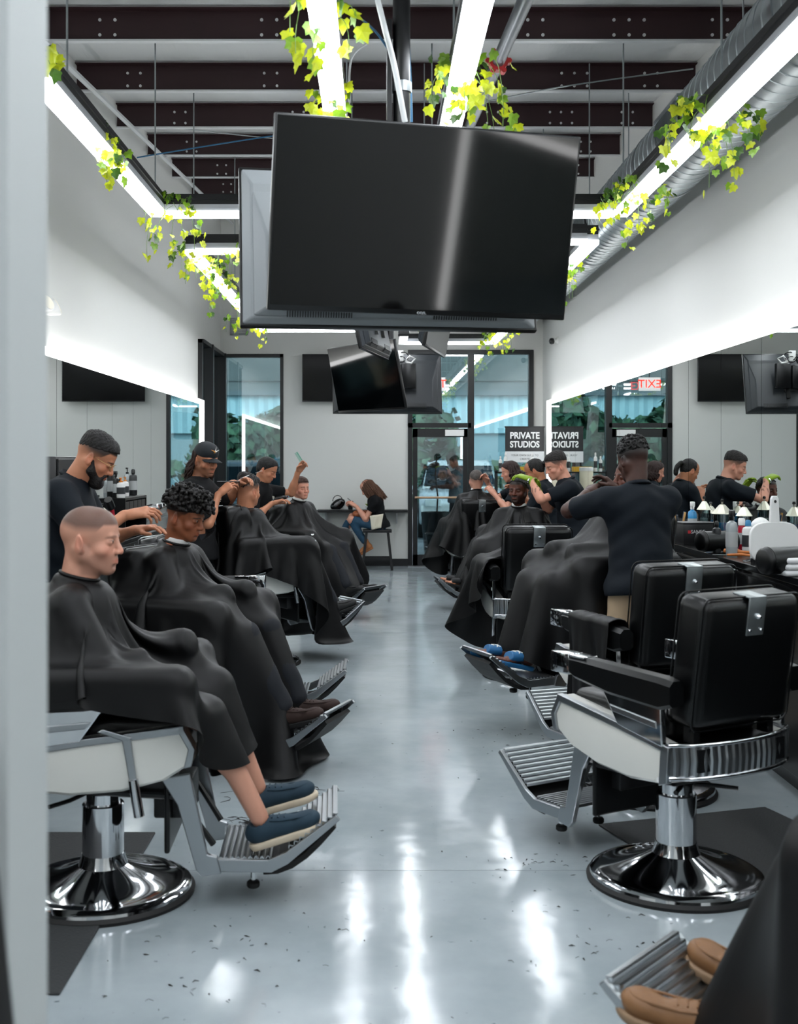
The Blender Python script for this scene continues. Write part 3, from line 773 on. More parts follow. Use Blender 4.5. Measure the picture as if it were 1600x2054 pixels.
# ------------------------------------------------------------------ the head
def head_mesh(h=.003, neck=(0, -.03, -.2), fat=1., nose=1., neck_r=.056, jaw=1., ears=True, mouth_open=0., young=0.):
    s = SDF((-.115, -.15, -.27), (.115, .15, .15), h)
    S = s.ell; C = s.cone
    S((0, -.014, .032), (.074, .096, .084), 0); S((0, .036, .04), (.062, .052, .06), .03)
    S((0, .035, -.035), (.055*fat, .052, .068), .03)
    for x in (-1, 1):
        C((x*.054*fat, -.008, -.05), (x*.024, .058, -.096), .015, .013, .03)
        S((x*.043*fat, .056, -.034), (.021, .021, .018), .025)
        C((x*.060, -.02, -.03), (x*.056*fat, -.004, -.055), .016, .014, .03)
    C((-.01, .07, -.101), (.01, .07, -.101), .015*jaw, None, .025)
    S((0, .025, -.07), (.043*fat, .05, .034), .03)
    C((-.03, .082, .014), (.03, .082, .014), .009, None, .02)
    # neck
    nk = _v(neck)
    C((0, -.03, -.05), nk, neck_r, neck_r*1.06, .03)
    C((0, .0, -.085), nk+_v((0, .008, .01)), neck_r*.78, neck_r*.82, .025)
    # eye sockets
    for x in (-1, 1): S((x*.032, .099, -.002), (.017, .017, .012), .014, None, 's')
    for x in (-1, 1): S((x*.0315, .0765, -.002), (.0165, .0145, .0125), .006)
    # nose
    S((0, .068, -.062), (.034, .026, .034), .02)
    C((0, .088, .008), (0, .1035, -.026), .0075, .0095*nose, .014); C((0, .098, -.02), (0, .1065, -.035), .009*nose, .0115*nose, .008)
    for x in (-1, 1): S((x*.012*nose, .098, -.038), (.0075*nose, .011, .0075), .008)
    for x in (-1, 1): S((x*.0065, .103, -.0455), (.0035, .005, .004), .003, None, 's')
    # mouth
    C((-.018, .083, -.064), (0, .0915, -.062), .0052, .0062, .008); C((0, .0915, -.062), (.018, .083, -.064), .0062, .0052, .008)
    C((-.015, .083, -.073), (0, .0905, -.0745), .0055, .0075, .008); C((0, .0905, -.0745), (.015, .083, -.073), .0075, .0055, .008)
    C((-.022, .087, -.0685), (.022, .087, -.0685), .0016+mouth_open, None, .004, 's')
    C((0, .10, -.0685), (0, .093, -.0685), .0016, None, .004, 's')
    S((0, .092, -.088), (.02, .006, .006), .01, None, 's')
    if ears:
        for x in (-1, 1):
            R = Euler((.12, 0, -x*.45)).to_matrix()
            S((x*.080, -.012, -.012), (.0065, .018, .031), .008, R)
            S((x*.0875, -.009, -.008), (.004, .010, .018), .005, R, 's')
            S((x*.079, -.004, -.036), (.006, .009, .009), .006)
    return s.mesh()
SKIN = dict(light='c98f78', pink='c08c76', tan='b57a5c', olive='a76c4c', brown='8f5539', dark='5a3122', deep='3f241b')
def head_colors(P, skin, hair='15100e', fade=None, stubble=0., beard=None, brow=1., scalp=None, lips=None):
    n = len(P); sk = np.array(lin(skin)); hr = np.array(lin(hair)); x, y, z = P[:, 0], P[:, 1], P[:, 2]; ax = np.abs(x)
    C = np.tile(sk, (n, 1))
    C *= (1+.06*vnoise(P, 60, 3))[:, None]
    red = np.array([1.12, .82, .80])
    m = .55*np.exp(-((ax-.045)**2+(y-.07)**2+(z+.035)**2)/.0006)+.7*np.exp(-((x)**2+(y-.11)**2+(z+.035)**2)/.0002)+.6*(ax > .077)*np.exp(-((z+.01)**2)/.001)
    C = C*(1+(red-1)*np.clip(m, 0, 1)[:, None])
    ml = np.exp(-((z+.068)/.0085)**4)*np.exp(-(ax/.021)**4)*(y > .08)
    lp = np.array(lin(lips)) if lips else sk*np.array([.92, .58, .58])
    C = C*(1-.8*ml[:, None])+lp*.8*ml[:, None]
    mb = brow*np.exp(-((z-.017+.25*np.maximum(ax-.035, 0))/.0045)**4)*sstep(.006, .012, ax)*sstep(.056, .044, ax)*(y > .05)
    C = C*(1-.85*mb[:, None])+hr*.85*mb[:, None]
    # lash line
    mlh = np.exp(-((ax-.0315)/.014)**4)*np.exp(-((z-.0035)/.0022)**2)*(y > .078); C = C*(1-.8*mlh[:, None])+hr*.5*.8*mlh[:, None]
    # scalp region: behind the hairline
    hl = .058+.012*np.cos(x*40)
    scal = sstep(0, .01, (z-.012)+ .9*np.maximum(0, .02-y)*(y < .02)-.0) * sstep(.0, .012, (z-.05)+np.maximum(0, (.062-y))*1.2)
    scal = np.maximum(scal, sstep(-.075, -.055, z)*sstep(-.03, -.045, y))
    if fade is not None:
        lo, hi, amt = fade       # heights between which skin turns to hair
        f = sstep(lo, hi, z+ .25*np.minimum(0, y+.03))*scal*amt
        g = (1+.25*vnoise(P, 500, 9)); C = C*(1-f[:, None])+hr*(f*np.clip(g, .6, 1.4))[:, None]
    if scalp is not None:
        C = C*(1-scal[:, None]*scalp[1])+np.array(lin(scalp[0]))*(scal*scalp[1])[:, None]
    jm = sstep(-.035, -.055, z)*sstep(-.03, .0, y)*(1-np.exp(-((z+.068)/.011)**4)*np.exp(-(ax/.024)**4))*(z > -.135)*sstep(-.13, -.115, z)
    jm = np.maximum(jm, sstep(.045, .06, ax)*sstep(-.02, .0, y)*sstep(.03, .015, y)*sstep(.0, -.02, z)*(z > -.12))
    mus = np.exp(-((z+.0555)/.004)**2)*np.exp(-(ax/.024)**4)*(y > .08)
    jj = np.clip(jm+mus, 0, 1)
    if stubble: C = C*(1-stubble*jj[:, None])+hr*stubble*jj[:, None]
    if beard: C = C*(1-beard*jj[:, None])+hr*beard*jj[:, None]
    return np.clip(C, 0, 1)
def M_SKIN(): 
    m = mat('skin', 'b07a5c', .48, spec=.4, attr='Col', bump=.06, bscale=220)
    m.node_tree.nodes['Principled BSDF'].inputs['Subsurface Weight'].default_value = .0
    return m
M_SKINM = M_SKIN()
M_HAIR = {}
def hairmat(c):
    if c not in M_HAIR: M_HAIR[c] = mat('hair_'+c, c, .55, spec=.35, bump=.5, bscale=260, brush=(1, .25, 1), var=.25, vscale=60)
    return M_HAIR[c]
M_EYE = mat('eyeball', 'd9d2cc', .15); M_IRIS = mat('iris', '1c110c', .1)
def hair_cap(style, h=.0035, seed=0):
    """returns (P,q) of the hair volume in head coordinates"""
    rnd = random.Random(seed); s = SDF((-.16, -.18, -.13), (.16, .18, .22), h)
    if style == 'short':      # even 12 mm crop on top
        s.ell((0, -.014, .038), (.078, .098, .092), 0); s.ell((0, .034, .052), (.064, .054, .056), .03)
        s.cut((0, .0, .052), (0, .45, -.9)); s.cut((0, .083, .07), (0, 1, .15))
    elif style == 'top':      # longer top, faded sides
        s.ell((0, -.014, .044), (.0765, .0985, .088), 0); s.ell((0, .040, .068), (.060, .052, .050), .03); s.ell((0, -.03, .080), (.060, .07, .052), .03)
        s.cut((0, .0, .05), (0, .25, -.97))
    elif style == 'sweep':    # combed back, glossy
        s.ell((0, -.015, .052), (.073, .097, .087), 0)
        s.cone((-.02, .07, .085), (-.01, -.06, .12), .03, .03, .03); s.cone((.03, .065, .08), (.02, -.06, .115), .028, .03, .03)
        s.cut((0, .0, .045), (0, .2, -.97))
    elif style in ('curly', 'afro'):
        big = style == 'curly'
        s.ell((0, -.010, .052), (.082, .108, .094) if big else (.076, .1, .088), 0)
        for i in range(950 if big else 420):
            th = rnd.uniform(0, 2*PI); u = rnd.uniform(.0, 1.0); ph = math.acos(u*.96)
            d = Vector((math.sin(ph)*math.cos(th), math.sin(ph)*math.sin(th), math.cos(ph)))
            L_ = rnd.uniform(.84, 1.16) if big else rnd.uniform(.97, 1.05)
            rx = (.092, .116, .116) if big else (.079, .101, .102)
            c = (d.x*rx[0]*L_, -.012+d.y*rx[1]*L_+(.022*max(0, d.y) if big else 0), .045+d.z*rx[2]*L_)
            if big and d.y > .5 and rnd.random() < .8: c = (c[0], c[1]+.012, c[2]+.01)
            s.ell(c, (rnd.uniform(.0055, .0105),)*3 if big else (rnd.uniform(.005, .008),)*3, .003)
        s.cut((0, .0, .015 if not big else .03), (0, .15 if big else .55, -.85 if not big else -.97))
    elif style == 'full':     # short full hair incl. sides
        s.ell((0, -.016, .035), (.08, .102, .092), 0); s.ell((0, .03, .06), (.066, .06, .056), .03); s.ell((0, -.045, -.02), (.066, .062, .06), .03)
        s.cut((0, .05, .045), (0, .7, -.72)); 
        s.ell((0, .09, -.04), (.09, .09, .085), .01, None, 's')
    elif style == 'ponytail':
        s.ell((0, -.016, .033), (.079, .101, .09), 0); s.ell((0, -.04, -.015), (.064, .06, .055), .03)
        s.cut((0, .055, .04), (0, .75, -.66)); s.ell((0, .095, -.045), (.09, .09, .09), .01, None, 's')
        s.ell((0, -.125, .03), (.022, .02, .022), .01)
        for i in range(12):
            a = (0, -.13-.025*math.sin(i/4), .03-.012*i); s.ell(a, (.028-.001*i, .024, .02), .012)
    X = lambda X, Y, Z: .0022*np.sin(X*330+4*np.sin(Z*70)+2*np.sin(Y*60))*np.sin(Y*240+3*np.sin(X*90))+.002*np.sin(X*75+2*np.sin(Y*50))*np.sin(Y*60+Z*45)
    if style not in ('curly', 'afro'): s.add(X)
    return s.mesh()
def strands(n, length, seed, spread=.02, forward=0., wave=.01, r=.0032, a0=60, a1=300, drop=(0, -.01)):
    """long hair as tapered locks falling from the scalp; returns MB"""
    rnd = random.Random(seed); s = MB()
    for i in range(n):
        th = math.radians(rnd.uniform(a0, a1))        # 0 = face (+Y), measured towards +X
        ph = rnd.uniform(.15, 1.25)
        d = Vector((math.sin(ph)*math.sin(th), math.sin(ph)*math.cos(th), math.cos(ph)))
        p = Vector((d.x*.077, -.014+d.y*.099, .035+d.z*.087)); P = [p*.97]
        out = Vector((math.sin(th), math.cos(th), 0)); L_ = length*rnd.uniform(.8, 1.05); w0 = rnd.uniform(0, 6)
        edge = Vector((math.sin(th)*.088, -.014+math.cos(th)*.106, -.02))
        P.append(Vector(((p.x+edge.x)/2*1.06, (p.y+edge.y)/2*1.06, (p.z+edge.z)/2+.02))); P.append(edge)
        m = 7
        for k in range(1, m+1):
            u = k/m; P.append(edge+Vector((drop[0]*u+wave*math.sin(w0+u*9), drop[1]*u+forward*u+wave*math.cos(w0*1.3+u*8), -L_*u))+out*spread*math.sin(u*2.2))
        rr = [r*.6]+[r*1.5]*(len(P)-3)+[r, r*.4]
        s.smooth = True; s.tube(P, rr, 5)
    return s
# ------------------------------------------------------------------ hand + forearm in hand frame: +Y fingers, +Z back of hand, +X thumb side (for the right hand seen palm down: thumb at -X; mirrored by side)
def hand_mesh(elbow_local, curl=.6, pinch=False, h=.0032, side=1, r_el=.042, scale=1., spread=1.):
    """wrist at the origin. side=+1: thumb on +X"""
    E = _v(elbow_local); lo = np.minimum(_v((-.08, -.05, -.13)), E-.055); hi = np.maximum(_v((.10, .21, .08)), E+.055)
    s = SDF(lo, hi, h); C = s.cone
    # forearm
    n_ = (0, 0, 1)
    C(E, (0, -.02, 0), r_el, .0245, .02); mid = E*.6
    C(E*.95, mid, r_el*1.02, r_el*.92, .02)
    C((0, -.03, 0), (0, .02, 0), .025, .027, .02, flat=((0, 0, 1), 1.25))
    # palm
    for x, l in ((-.030, .082), (-.010, .088), (.011, .090), (.030, .086)): C((x*.6, .015, 0), (x, l, .002), .017, .0145, .014)
    C((.02, .02, -.008), (.032, .045, -.012), .016, .014, .015)
    L = {0: (-.031, .080, (.032, .021, .017), .0082), 1: (-.0105, .088, (.042, .027, .020), .0088), 2: (.0115, .090, (.046, .030, .021), .0090), 3: (.0325, .086, (.041, .026, .020), .0088)}
    tips = []
    for f, (x, y, seg, r) in L.items():
        cf = curl*(1-.06*f) if not isinstance(curl, (list, tuple)) else curl[f]
        if pinch and f == 3: cf *= .75
        p = _v((x, y-.004, .002)); a = 0; sx = x*.10*spread*(1-cf)
        d1 = [.55*cf, .95*cf, .65*cf]
        for i, l in enumerate(seg):
            a += d1[i]*1.35; q = p+_v((sx*.3, math.cos(a)*l, -math.sin(a)*l)); C(p, q, r*(1-.07*i), r*(.93-.07*i), .004); p = q
        tips.append(p)
    t0 = _v((.022, .022, -.008)); t1 = _v((.045, .052, -.020)); 
    if pinch: t2 = _v((.042, .082, -.036)); t3 = _v((.030, .103, -.046))
    else: t2 = _v((.054, .084, -.030)); t3 = _v((.056, .108, -.034))
    C(t0, t1, .0145, .0125, .010); C(t1, t2, .0115, .0100, .005); C(t2, t3, .0100, .0082, .003)
    P, q = s.mesh()
    if side < 0: P = P*_v((-1, 1, 1)); q = q[:, ::-1]
    return P*scale, q
# =================================================================== people
def fr(yaxis, zhint):
    y = Vector(yaxis).normalized(); z = Vector(zhint); z = (z-y*z.dot(y)).normalized(); x = y.cross(z)
    return Matrix(((x.x, y.x, z.x), (x.y, y.y, z.y), (x.z, y.z, z.z)))
def ik(a, b, l1, l2, pole):
    a, b, pole = Vector(a), Vector(b), Vector(pole); d = b-a; L_ = min(d.length, (l1+l2)*.999); u = d.normalized()
    b = a+u*L_
    x = (l1*l1-l2*l2+L_*L_)/(2*L_); hh = math.sqrt(max(l1*l1-x*x, 0)); p = pole-u*pole.dot(u); p = p.normalized() if p.length > 1e-4 else Vector((0, 0, -1))
    return a+u*x+p*hh, b
def rotm(yaw=0, pitch=0, roll=0):
    """head rotation: yaw left +, pitch down +, roll towards its right +"""
    return Matrix.Rotation(math.radians(yaw), 3, 'Z') @ Matrix.Rotation(-math.radians(pitch), 3, 'X') @ Matrix.Rotation(math.radians(roll), 3, 'Y')
def to4(R, t): M = R.to_4x4(); M.translation = Vector(t); return M
def add_head(root, pos, R, spec, h):
    """spec: skin, head kwargs, colours, hair"""
    hk = dict(spec.get('shape', {})); sc = spec.get('hs', 1.)
    M = to4(R, pos) @ Matrix.Scale(sc, 4)
    nb = M.inverted() @ Vector(spec['neckbase'])
    P, q = head_mesh(h=h, neck=tuple(nb), **hk)
    C = head_colors(P, SKIN.get(spec['skin'], spec['skin']), hair=spec.get('haircol', '15100e'), **spec.get('cols', {}))
    A = np.array(M, np.float32); P = P@A[:3, :3].T+A[:3, 3]
    return M, (P, q), C
def eyes(root, M, look=0.):
    for x in (-1, 1):
        s = MB(); s.smooth = True; s.X = M @ Matrix.Translation((x*.0315, .0795, -.0015)) @ Matrix.Rotation(-PI/2, 4, 'X')
        s.lathe([(.0115*math.sin(a), -.0115*math.cos(a)) for a in [PI*i/8 for i in range(1, 8)]], 14); s.cur = 1
        s.lathe([(.0055, .0103), (.0052, .0112), (.002, .0120)], 12); s.build('eye', [M_EYE, M_IRIS], root, autosmooth=1.2)
def make_person(label, loc, rz, spec, group=None):
    """everything in local coordinates, facing +Y, feet on z=0.  spec keys: pelvis, neck (base), head (centre), hrot, arms, legs, wear"""
    root = thing('person', label, 'person', loc, rz, group)
    near = spec.get('res', 1.); Rz = Matrix.Rotation(-rz, 3, 'Z'); L0 = Vector(loc)
    def W(p):  # a world point to local
        return Rz @ (Vector(p)-L0)
    pel = Vector(spec['pelvis']); nk = Vector(spec['neck']); hd = Vector(spec['head']); b = spec.get('build', 1.); w = spec.get('width', 1.)
    sh_w = .172*w; ax = (nk-pel).normalized()
    side = Vector(spec.get('side', (1, 0, 0))).normalized(); fwd = Vector((-side.y*1, side.x, 0)) if False else ax.cross(side)*-1
    fwd = side.cross(ax)*-1 if (side.cross(ax)*-1).y > 0 else side.cross(ax)
    BR = Matrix(((side.x, fwd.x, ax.x), (side.y, fwd.y, ax.y), (side.z, fwd.z, ax.z)))
    T = (nk-pel).length
    sk = SKIN.get(spec['skin'], spec['skin']); skc = np.array(lin(sk))
    shoulders = {}; arms = {}
    for sx in (-1, 1):
        sh = nk+side*sx*sh_w-ax*.055+Vector(spec.get('shoulder_off', {}).get(sx, (0, 0, 0)))
        a = spec.get('arms', {}).get(sx)
        ul, fl_ = spec.get('arm_len', (.285, .255))
        if a is None: el = sh+Vector((sx*.06, .02, -.28)); ha = el+Vector((-sx*.02, .12, -.2)); a = {}
        else:
            tgt = W(a['world']) if 'world' in a else Vector(a['hand'])
            el, ha = ik(sh, tgt, ul, fl_, a.get('pole', (sx*.6, -.3, -1)))
        shoulders[sx] = sh; arms[sx] = (sh, el, ha, a)
    legs = {}
    for sx in (-1, 1):
        l = spec.get('legs', {}).get(sx, {}); hip = pel+side*sx*.09*w-Vector((0, 0, .03))
        an = Vector(l.get('ankle', (sx*.11, 0, .09))); kn, an = ik(hip, an, l.get('ul', .43), l.get('ll', .42), l.get('pole', (sx*.1, 1, 0)))
        legs[sx] = (hip, kn, an, l)
    wear = spec['wear']; parts = []; cols = []
    # -- head and neck
    sp = dict(spec); sp['neckbase'] = nk+ax*.0
    M, hp, hc = add_head(root, hd, spec.get('hrot', Matrix.Identity(3)), sp, .0028/near**.5 if near >= 1 else .0038)
    parts.append(hp); cols.append(hc)
    # -- coarse trunk and limbs under the clothes
    allp = [pel, nk]+[p for a in arms.values() for p in a[:3]]+[p for l in legs.values() for p in l[:3]]
    lo = np.min([tuple(p) for p in allp], 0)-.2; hi = np.max([tuple(p) for p in allp], 0)+.2
    s = SDF(lo, hi, .014)
    def trunk(s, g, kk=.06, belly=0.):
        s.ell(pel+ax*.02, (.155*w+g, .11*b+g, .12), kk, BR)
        s.ell(pel+ax*T*.38+fwd*(.0+belly*.5), (.135*w*b+g, .10*b+g+belly, .17), kk, BR)
        s.ell(pel+ax*T*.72+fwd*.005, (.165*w+g, .115*b+g, .17), kk, BR)
        s.cone(shoulders[-1]+side*.03, shoulders[1]-side*.03, .062+g, None, kk)
        s.cone(pel+ax*T*.8, nk-ax*.02, .085+g, .06+g, kk)
    trunk(s, -.030, .03)
    for sx in (-1, 1):
        sh, el, ha, a = arms[sx]
        if a.get('show', True): s.cone(sh, el, .043, .036, .03)
        hip, kn, an, l = legs[sx]
        s.cone(hip, kn, .078, .052, .04); s.cone(kn, an, .050, .034, .02); 
        cal = kn.lerp(an, .3)+(kn-an).cross(side).normalized()*(.012 if (kn-an).cross(side).y < 0 else -.012); s.ell(cal, (.047, .052, .10), .03, fr((an-kn).cross(side), (an-kn)))
    P, q = s.mesh(); parts.append((P, q)); cols.append(np.tile(skc, (len(P), 1)))
    # -- forearms with hands
    for sx in (-1, 1):
        sh, el, ha, a = arms[sx]
        if not a.get('show', bool(a)): continue
        d = (ha-el).normalized(); fd = Vector(a.get('fingers', d)); fd = (d*.5+fd.normalized()*.8).normalized() if 'fingers' in a else d
        R = fr(fd, a.get('back', (sx*.4, 0, 1)))
        thumb = a.get('thumb', None)
        HM = to4(R, ha); loc_el = HM.inverted() @ el
        # thumb side: for sx=+1 (its right hand) palm down the thumb points to -X (towards the body)
        ts = -sx
        e2 = Vector(loc_el)
        if ts < 0: e2 = Vector((-e2.x, e2.y, e2.z))
        P, q = hand_mesh(tuple(e2), a.get('curl', .5), a.get('pinch', False), .0034 if near >= 1 else .0045, ts, scale=1.)
        A = np.array(HM, np.float32); P = P@A[:3, :3].T+A[:3, 3]
        c = np.tile(skc, (len(P), 1))*(1+.05*vnoise(P, 70, 5))[:, None]
        if a.get('glove'):
            zz = (Matrix(A.tolist()).inverted()); Q = (P-A[:3, 3])@A[:3, :3]; c = np.where((Q[:, 1] > -.05)[:, None], np.array(lin(a['glove'])), c)
        if a.get('tattoo'):
            Q = (P-A[:3, 3])@A[:3, :3]; tt = (vnoise(Q, 95, 2) > .35) & (Q[:, 1] < -.06) & (Q[:, 1] > -.17); c = np.where(tt[:, None], c*.45, c)
        parts.append((P, q)); cols.append(c)
        if a.get('watch'):
            wm = MB(); wc = ha-d*.03
            wm.X = to4(R, wc); wm.tube([(.032*math.cos(t), 0, .026*math.sin(t)) for t in [2*PI*i/16 for i in range(16)]], .007, 6, closed=True); wm.build('wristband', M_CHROME if a['watch'] == 1 else M_BLACKMETAL, root, autosmooth=1)
    np_mesh('body', parts, M_SKINM, root, np.concatenate(cols))
    if spec.get('eyes', near >= 1): eyes(root, M)
    # -- hair
    hs = spec.get('hair')
    hm = hairmat(spec.get('haircol', '15100e'))
    if hs:
        P, q = hair_cap(hs, .0032 if near >= 1 else .0045, spec.get('seed', 1)); np_mesh('hair', [(P, q)], hm, root, M=M)
    if spec.get('beard_mesh'):
        s = SDF((-.1, -.05, -.19), (.1, .13, .0), .0035)
        for x in (-1, 1):
            s.cone((x*.066, .004, -.02), (x*.060, .02, -.065), .010, .020, .01); s.cone((x*.060, .02, -.065), (x*.02, .072, -.105), .020, .026, .02)
            s.cone((x*.03, .09, -.058), (x*.004, .0965, -.054), .006, .007, .01); s.cone((x*.03, .09, -.058), (x*.033, .078, -.09), .006, .014, .01)
        s.ell((0, .062, -.115), (.045, .04, .03), .02)
        s.ell((0, .10, -.068), (.022, .02, .0095), .004, None, 's')
        s.add(lambda X, Y, Z: .001*np.sin(X*500)*np.sin(Z*400+Y*300))
        P, q = s.mesh(); np_mesh('beard', [(P, q)], hm, root, M=M)
    if spec.get('long'):
        L_ = dict(spec['long']); s = strands(**L_); s.v = [tuple(M @ Vector(p)) for p in s.v] if L_.get('local', False) else [tuple(M @ Vector(p)) for p in s.v]
        s.build('hair', hairmat(spec.get('tipcol', spec.get('haircol', '15100e'))), root, autosmooth=1.5)
    if spec.get('glasses'):
        s = MB(); s.X = M
        for x in (-1, 1):
            s.tube([(x*.033+.021*math.cos(t), .104-.01*abs(math.cos(t)), -.004+.018*math.sin(t)) for t in [2*PI*i/20 for i in range(20)]], .0011, 5, closed=True)
            s.tube([(x*.054, .098, .002), (x*.075, .05, .004), (x*.082, -.008, .006), (x*.082, -.02, -.01)], .0011, 5)
        s.tube([(-.012, .106, .0), (0, .109, .003), (.012, .106, .0)], .0011, 5); s.build('eyeglasses', mat('gold_wire', 'b9a06a', .2, 1.), root, autosmooth=1.5)
    if spec.get('cap'):
        s = SDF((-.12, -.14, -.02), (.12, .24, .17), .0035)
        s.ell((0, -.012, .045), (.084, .104, .092), 0); s.ell((0, .035, .075), (.066, .055, .05), .03); s.cut((0, 0, .035), (0, -.1, -1))
        s.ell((0, -.012, .035), (.079, .1, .085), .0, None, 's')
        P, q = s.mesh(); cp = np_mesh('baseball_cap', [(P, q)], mat('cap_cloth', '0b1219', .75), root, M=M)
        s = MB(); s.smooth = True; g = []
        for i in range(9):
            u = -1+i/4; row = []
            for k in range(7):
                v = k/6; x = u*.072; y0 = -.012+.104*math.sqrt(max(0, 1-(x/.086)**2))*.98; y = y0+v*(.078*math.sqrt(max(0, 1-(u*.93)**2))+.004)
                row.append((x, y, .040-.012*v-.02*u*u*(1-.1*v)-.008))
            g.append(row)
        s.X = M; s.grid(g); s.build('visor', mat('cap_cloth', '0b1219', .75), root, thick=.005)
        # the star emblem on the front
        s = MB(); s.X = M @ Matrix.Translation((.0, .0935, .085)) @ Matrix.Rotation(-.28, 4, 'X')
        cs = []
        for i in range(5):
            a = PI/2+i*2*PI/5; L_ = .042
            p0 = (math.cos(a)*L_, -.003, math.sin(a)*L_); e = .006
            s.cur = 1 if i in (0, 1, 2) else 0
            s.add([(math.cos(a+1.2)*e, .004, math.sin(a+1.2)*e), p0, (math.cos(a-1.2)*e, .004, math.sin(a-1.2)*e), (0, .012, 0)], [(0, 1, 3), (1, 2, 3), (0, 3, 2)])
        s.cur = 1; s.box((-.005, -.02, -.005), (.005, .006, .005))
        s.build('star_emblem', [mat('emblem_orange', 'd08a35', .6), mat('emblem_white', 'd8d4cc', .6)], root)
    # -- clothes
    for c in wear:
        kind = c['kind']; g = c.get('g', .012)
        if kind == 'shirt':
            lo2 = np.array(lo); hi2 = np.array(hi); lo2[2] = min(pel.z-.35, lo2[2]+.2) if spec.get('standing', True) else lo2[2]
            s = SDF(lo2, hi2, .0085 if near >= 1 else .012)
            trunk(s, g, .07, c.get('belly', 0.))
            hem = c.get('hem', .06)     # below the pelvis centre
            s.cone(pel+ax*.08, pel-ax*(hem+.05), .138*w+g, .168*w+g, .05, flat=(fwd, 1.22/b))
            s.ell(pel-ax*hem*.7, (.195*w+g, .15*b**.5+g, .13), .04, BR)
            ends = []
            for sx in (-1, 1):
                sh, el, ha, a = arms[sx]; L_ = c.get('sleeve', .72); e = sh.lerp(el, min(L_, 1)); 
                s.cone(sh, e+(el-sh).normalized()*.03, .062*b+g*.6, .058*b**.5+g*.3, .045)
                if L_ > 1: s.cone(el, el.lerp(ha, L_-1), .055, .042, .03)
                ends.append((e, (el-sh).normalized(), sh, el))
            # folds
            rs = np.random.RandomState(spec.get('seed', 1)); w1, w2, w3 = rs.uniform(0, 6, 3)
            s.add(lambda X, Y, Z: .0035*np.sin(Z*26+6*np.sin(X*5+w1)+3*np.sin(Y*7))*np.sin(X*11+Y*9+w2)+.0022*np.sin(Z*55+X*30*np.sign(X)+w3+4*np.sin(Y*9)))
            # trim at hem, cuffs and neck
            s.cut(pel-ax*hem, -ax)
            for (e, d, sh, el) in ends:
                if c.get('sleeve', .72) <= 1:
                    X = s.ax[0][:, None, None]-e.x; Y = s.ax[1][None, :, None]-e.y; Z = s.ax[2][None, None, :]-e.z
                    al = X*d.x+Y*d.y+Z*d.z; rr = X*X+Y*Y+Z*Z-al*al
                    msk = (rr < .10**2) & (al < .13); s.F = np.where(msk, np.maximum(s.F, al), s.F)
            s.cone(nk+ax*.035, nk+ax*.12, .068, .075, .0, 's')
            P, q = s.mesh(); tp = np_mesh(c.get('name', 'shirt'), [(P, q)], c['mat'], root)
            if c.get('collar', True):
                s = MB(); g_ = []
                up = (hd-nk).normalized(); 
                for v, r_, zz in ((0, .066, .005), (1, .069, .038), (2, .083, .02)):
                    g_.append([nk+BR @ Vector((r_*math.sin(t)*1.04, r_*math.cos(t)*.98-.004, zz-.012*math.cos(t)))+ax*.01 for t in [PI*.06+2*PI*.94*i/26 for i in range(27)]])
                s.smooth = True; s.grid(g_); s.build('collar', c['mat'], root, thick=.004)
            if c.get('logo'):
                s = MB(); ctr = pel+ax*T*.74+side*-.075*w
                # project on the chest
                RR = BR; s.X = to4(RR, ctr)
                yy = .115*b+g+.011
                if c['logo'] == 'badge':
                    s.cyl((0, yy-.02, .015), (0, yy+.002, .015), .017, 12); s.box((-.02, yy-.02, -.03), (.02, yy+.001, -.024)); s.box((-.013, yy-.02, -.02), (.013, yy+.001, -.014))
                else:
                    for i in range(5): s.box((-.03+i*.013, yy-.02, -.008), (-.021+i*.013, yy+.001, .008))
                    s.box((-.022, yy-.02, -.02), (.022, yy+.001, -.015)); s.box((-.004, yy-.02, .013), (.004, yy+.001, .024))
                s.build('chest_logo', mat('logo_white', 'b9b4a8', .7), root)
        elif kind == 'pants':
            s = SDF(lo, hi, .010 if near >= 1 else .013)
            s.ell(pel+Vector((0, 0, 0)), (.142*w+g, .102*b+g, .115), .05)
            L_ = c.get('len', .97)
            for sx in (-1, 1):
                hip, kn, an, l = legs[sx]
                s.cone(hip, kn, .082*b**.5+g*.5, .062+g*.6, .05)
                if L_ > .5:
                    e = kn.lerp(an, (L_-.5)*2); s.cone(kn, e, .060+g*.6, .046+g, .03)
                else: pass
            rs = np.random.RandomState(spec.get('seed', 1)+5); w1, w2 = rs.uniform(0, 6, 2)
            s.add(lambda X, Y, Z: .003*np.sin(Z*40+5*np.sin(X*9+w1))*np.sin(Y*20+w2))
            if L_ < .5:
                for sx in (-1, 1):
                    hip, kn, an, l = legs[sx]; e = hip.lerp(kn, L_*2); s.cone(e+(kn-hip).normalized()*.1, e+(kn-hip).normalized()*.3, .1, .1, 0, 's')
            if 'holes' in c:
                for sx in (-1, 1):
                    kn = legs[sx][1]; s.ell(kn+Vector((0, .03, .02)), (.085, .085, .085), .0, None, 's')
            P, q = s.mesh(); np_mesh(c.get('name', 'trousers'), [(P, q)], c['mat'], root)
            if 'holes' in c:
                pass
        elif kind == 'shoe':
            for sx in (-1, 1):
                hip, kn, an, l = legs[sx]; add_shoe(root, an, Vector(l.get('toe', (0, 1, 0))), c)
    root['_'] = 0; del root['_']
    spec['_arms'] = arms; spec['_root'] = root; spec['_M'] = M; spec['_legs'] = legs
    return root
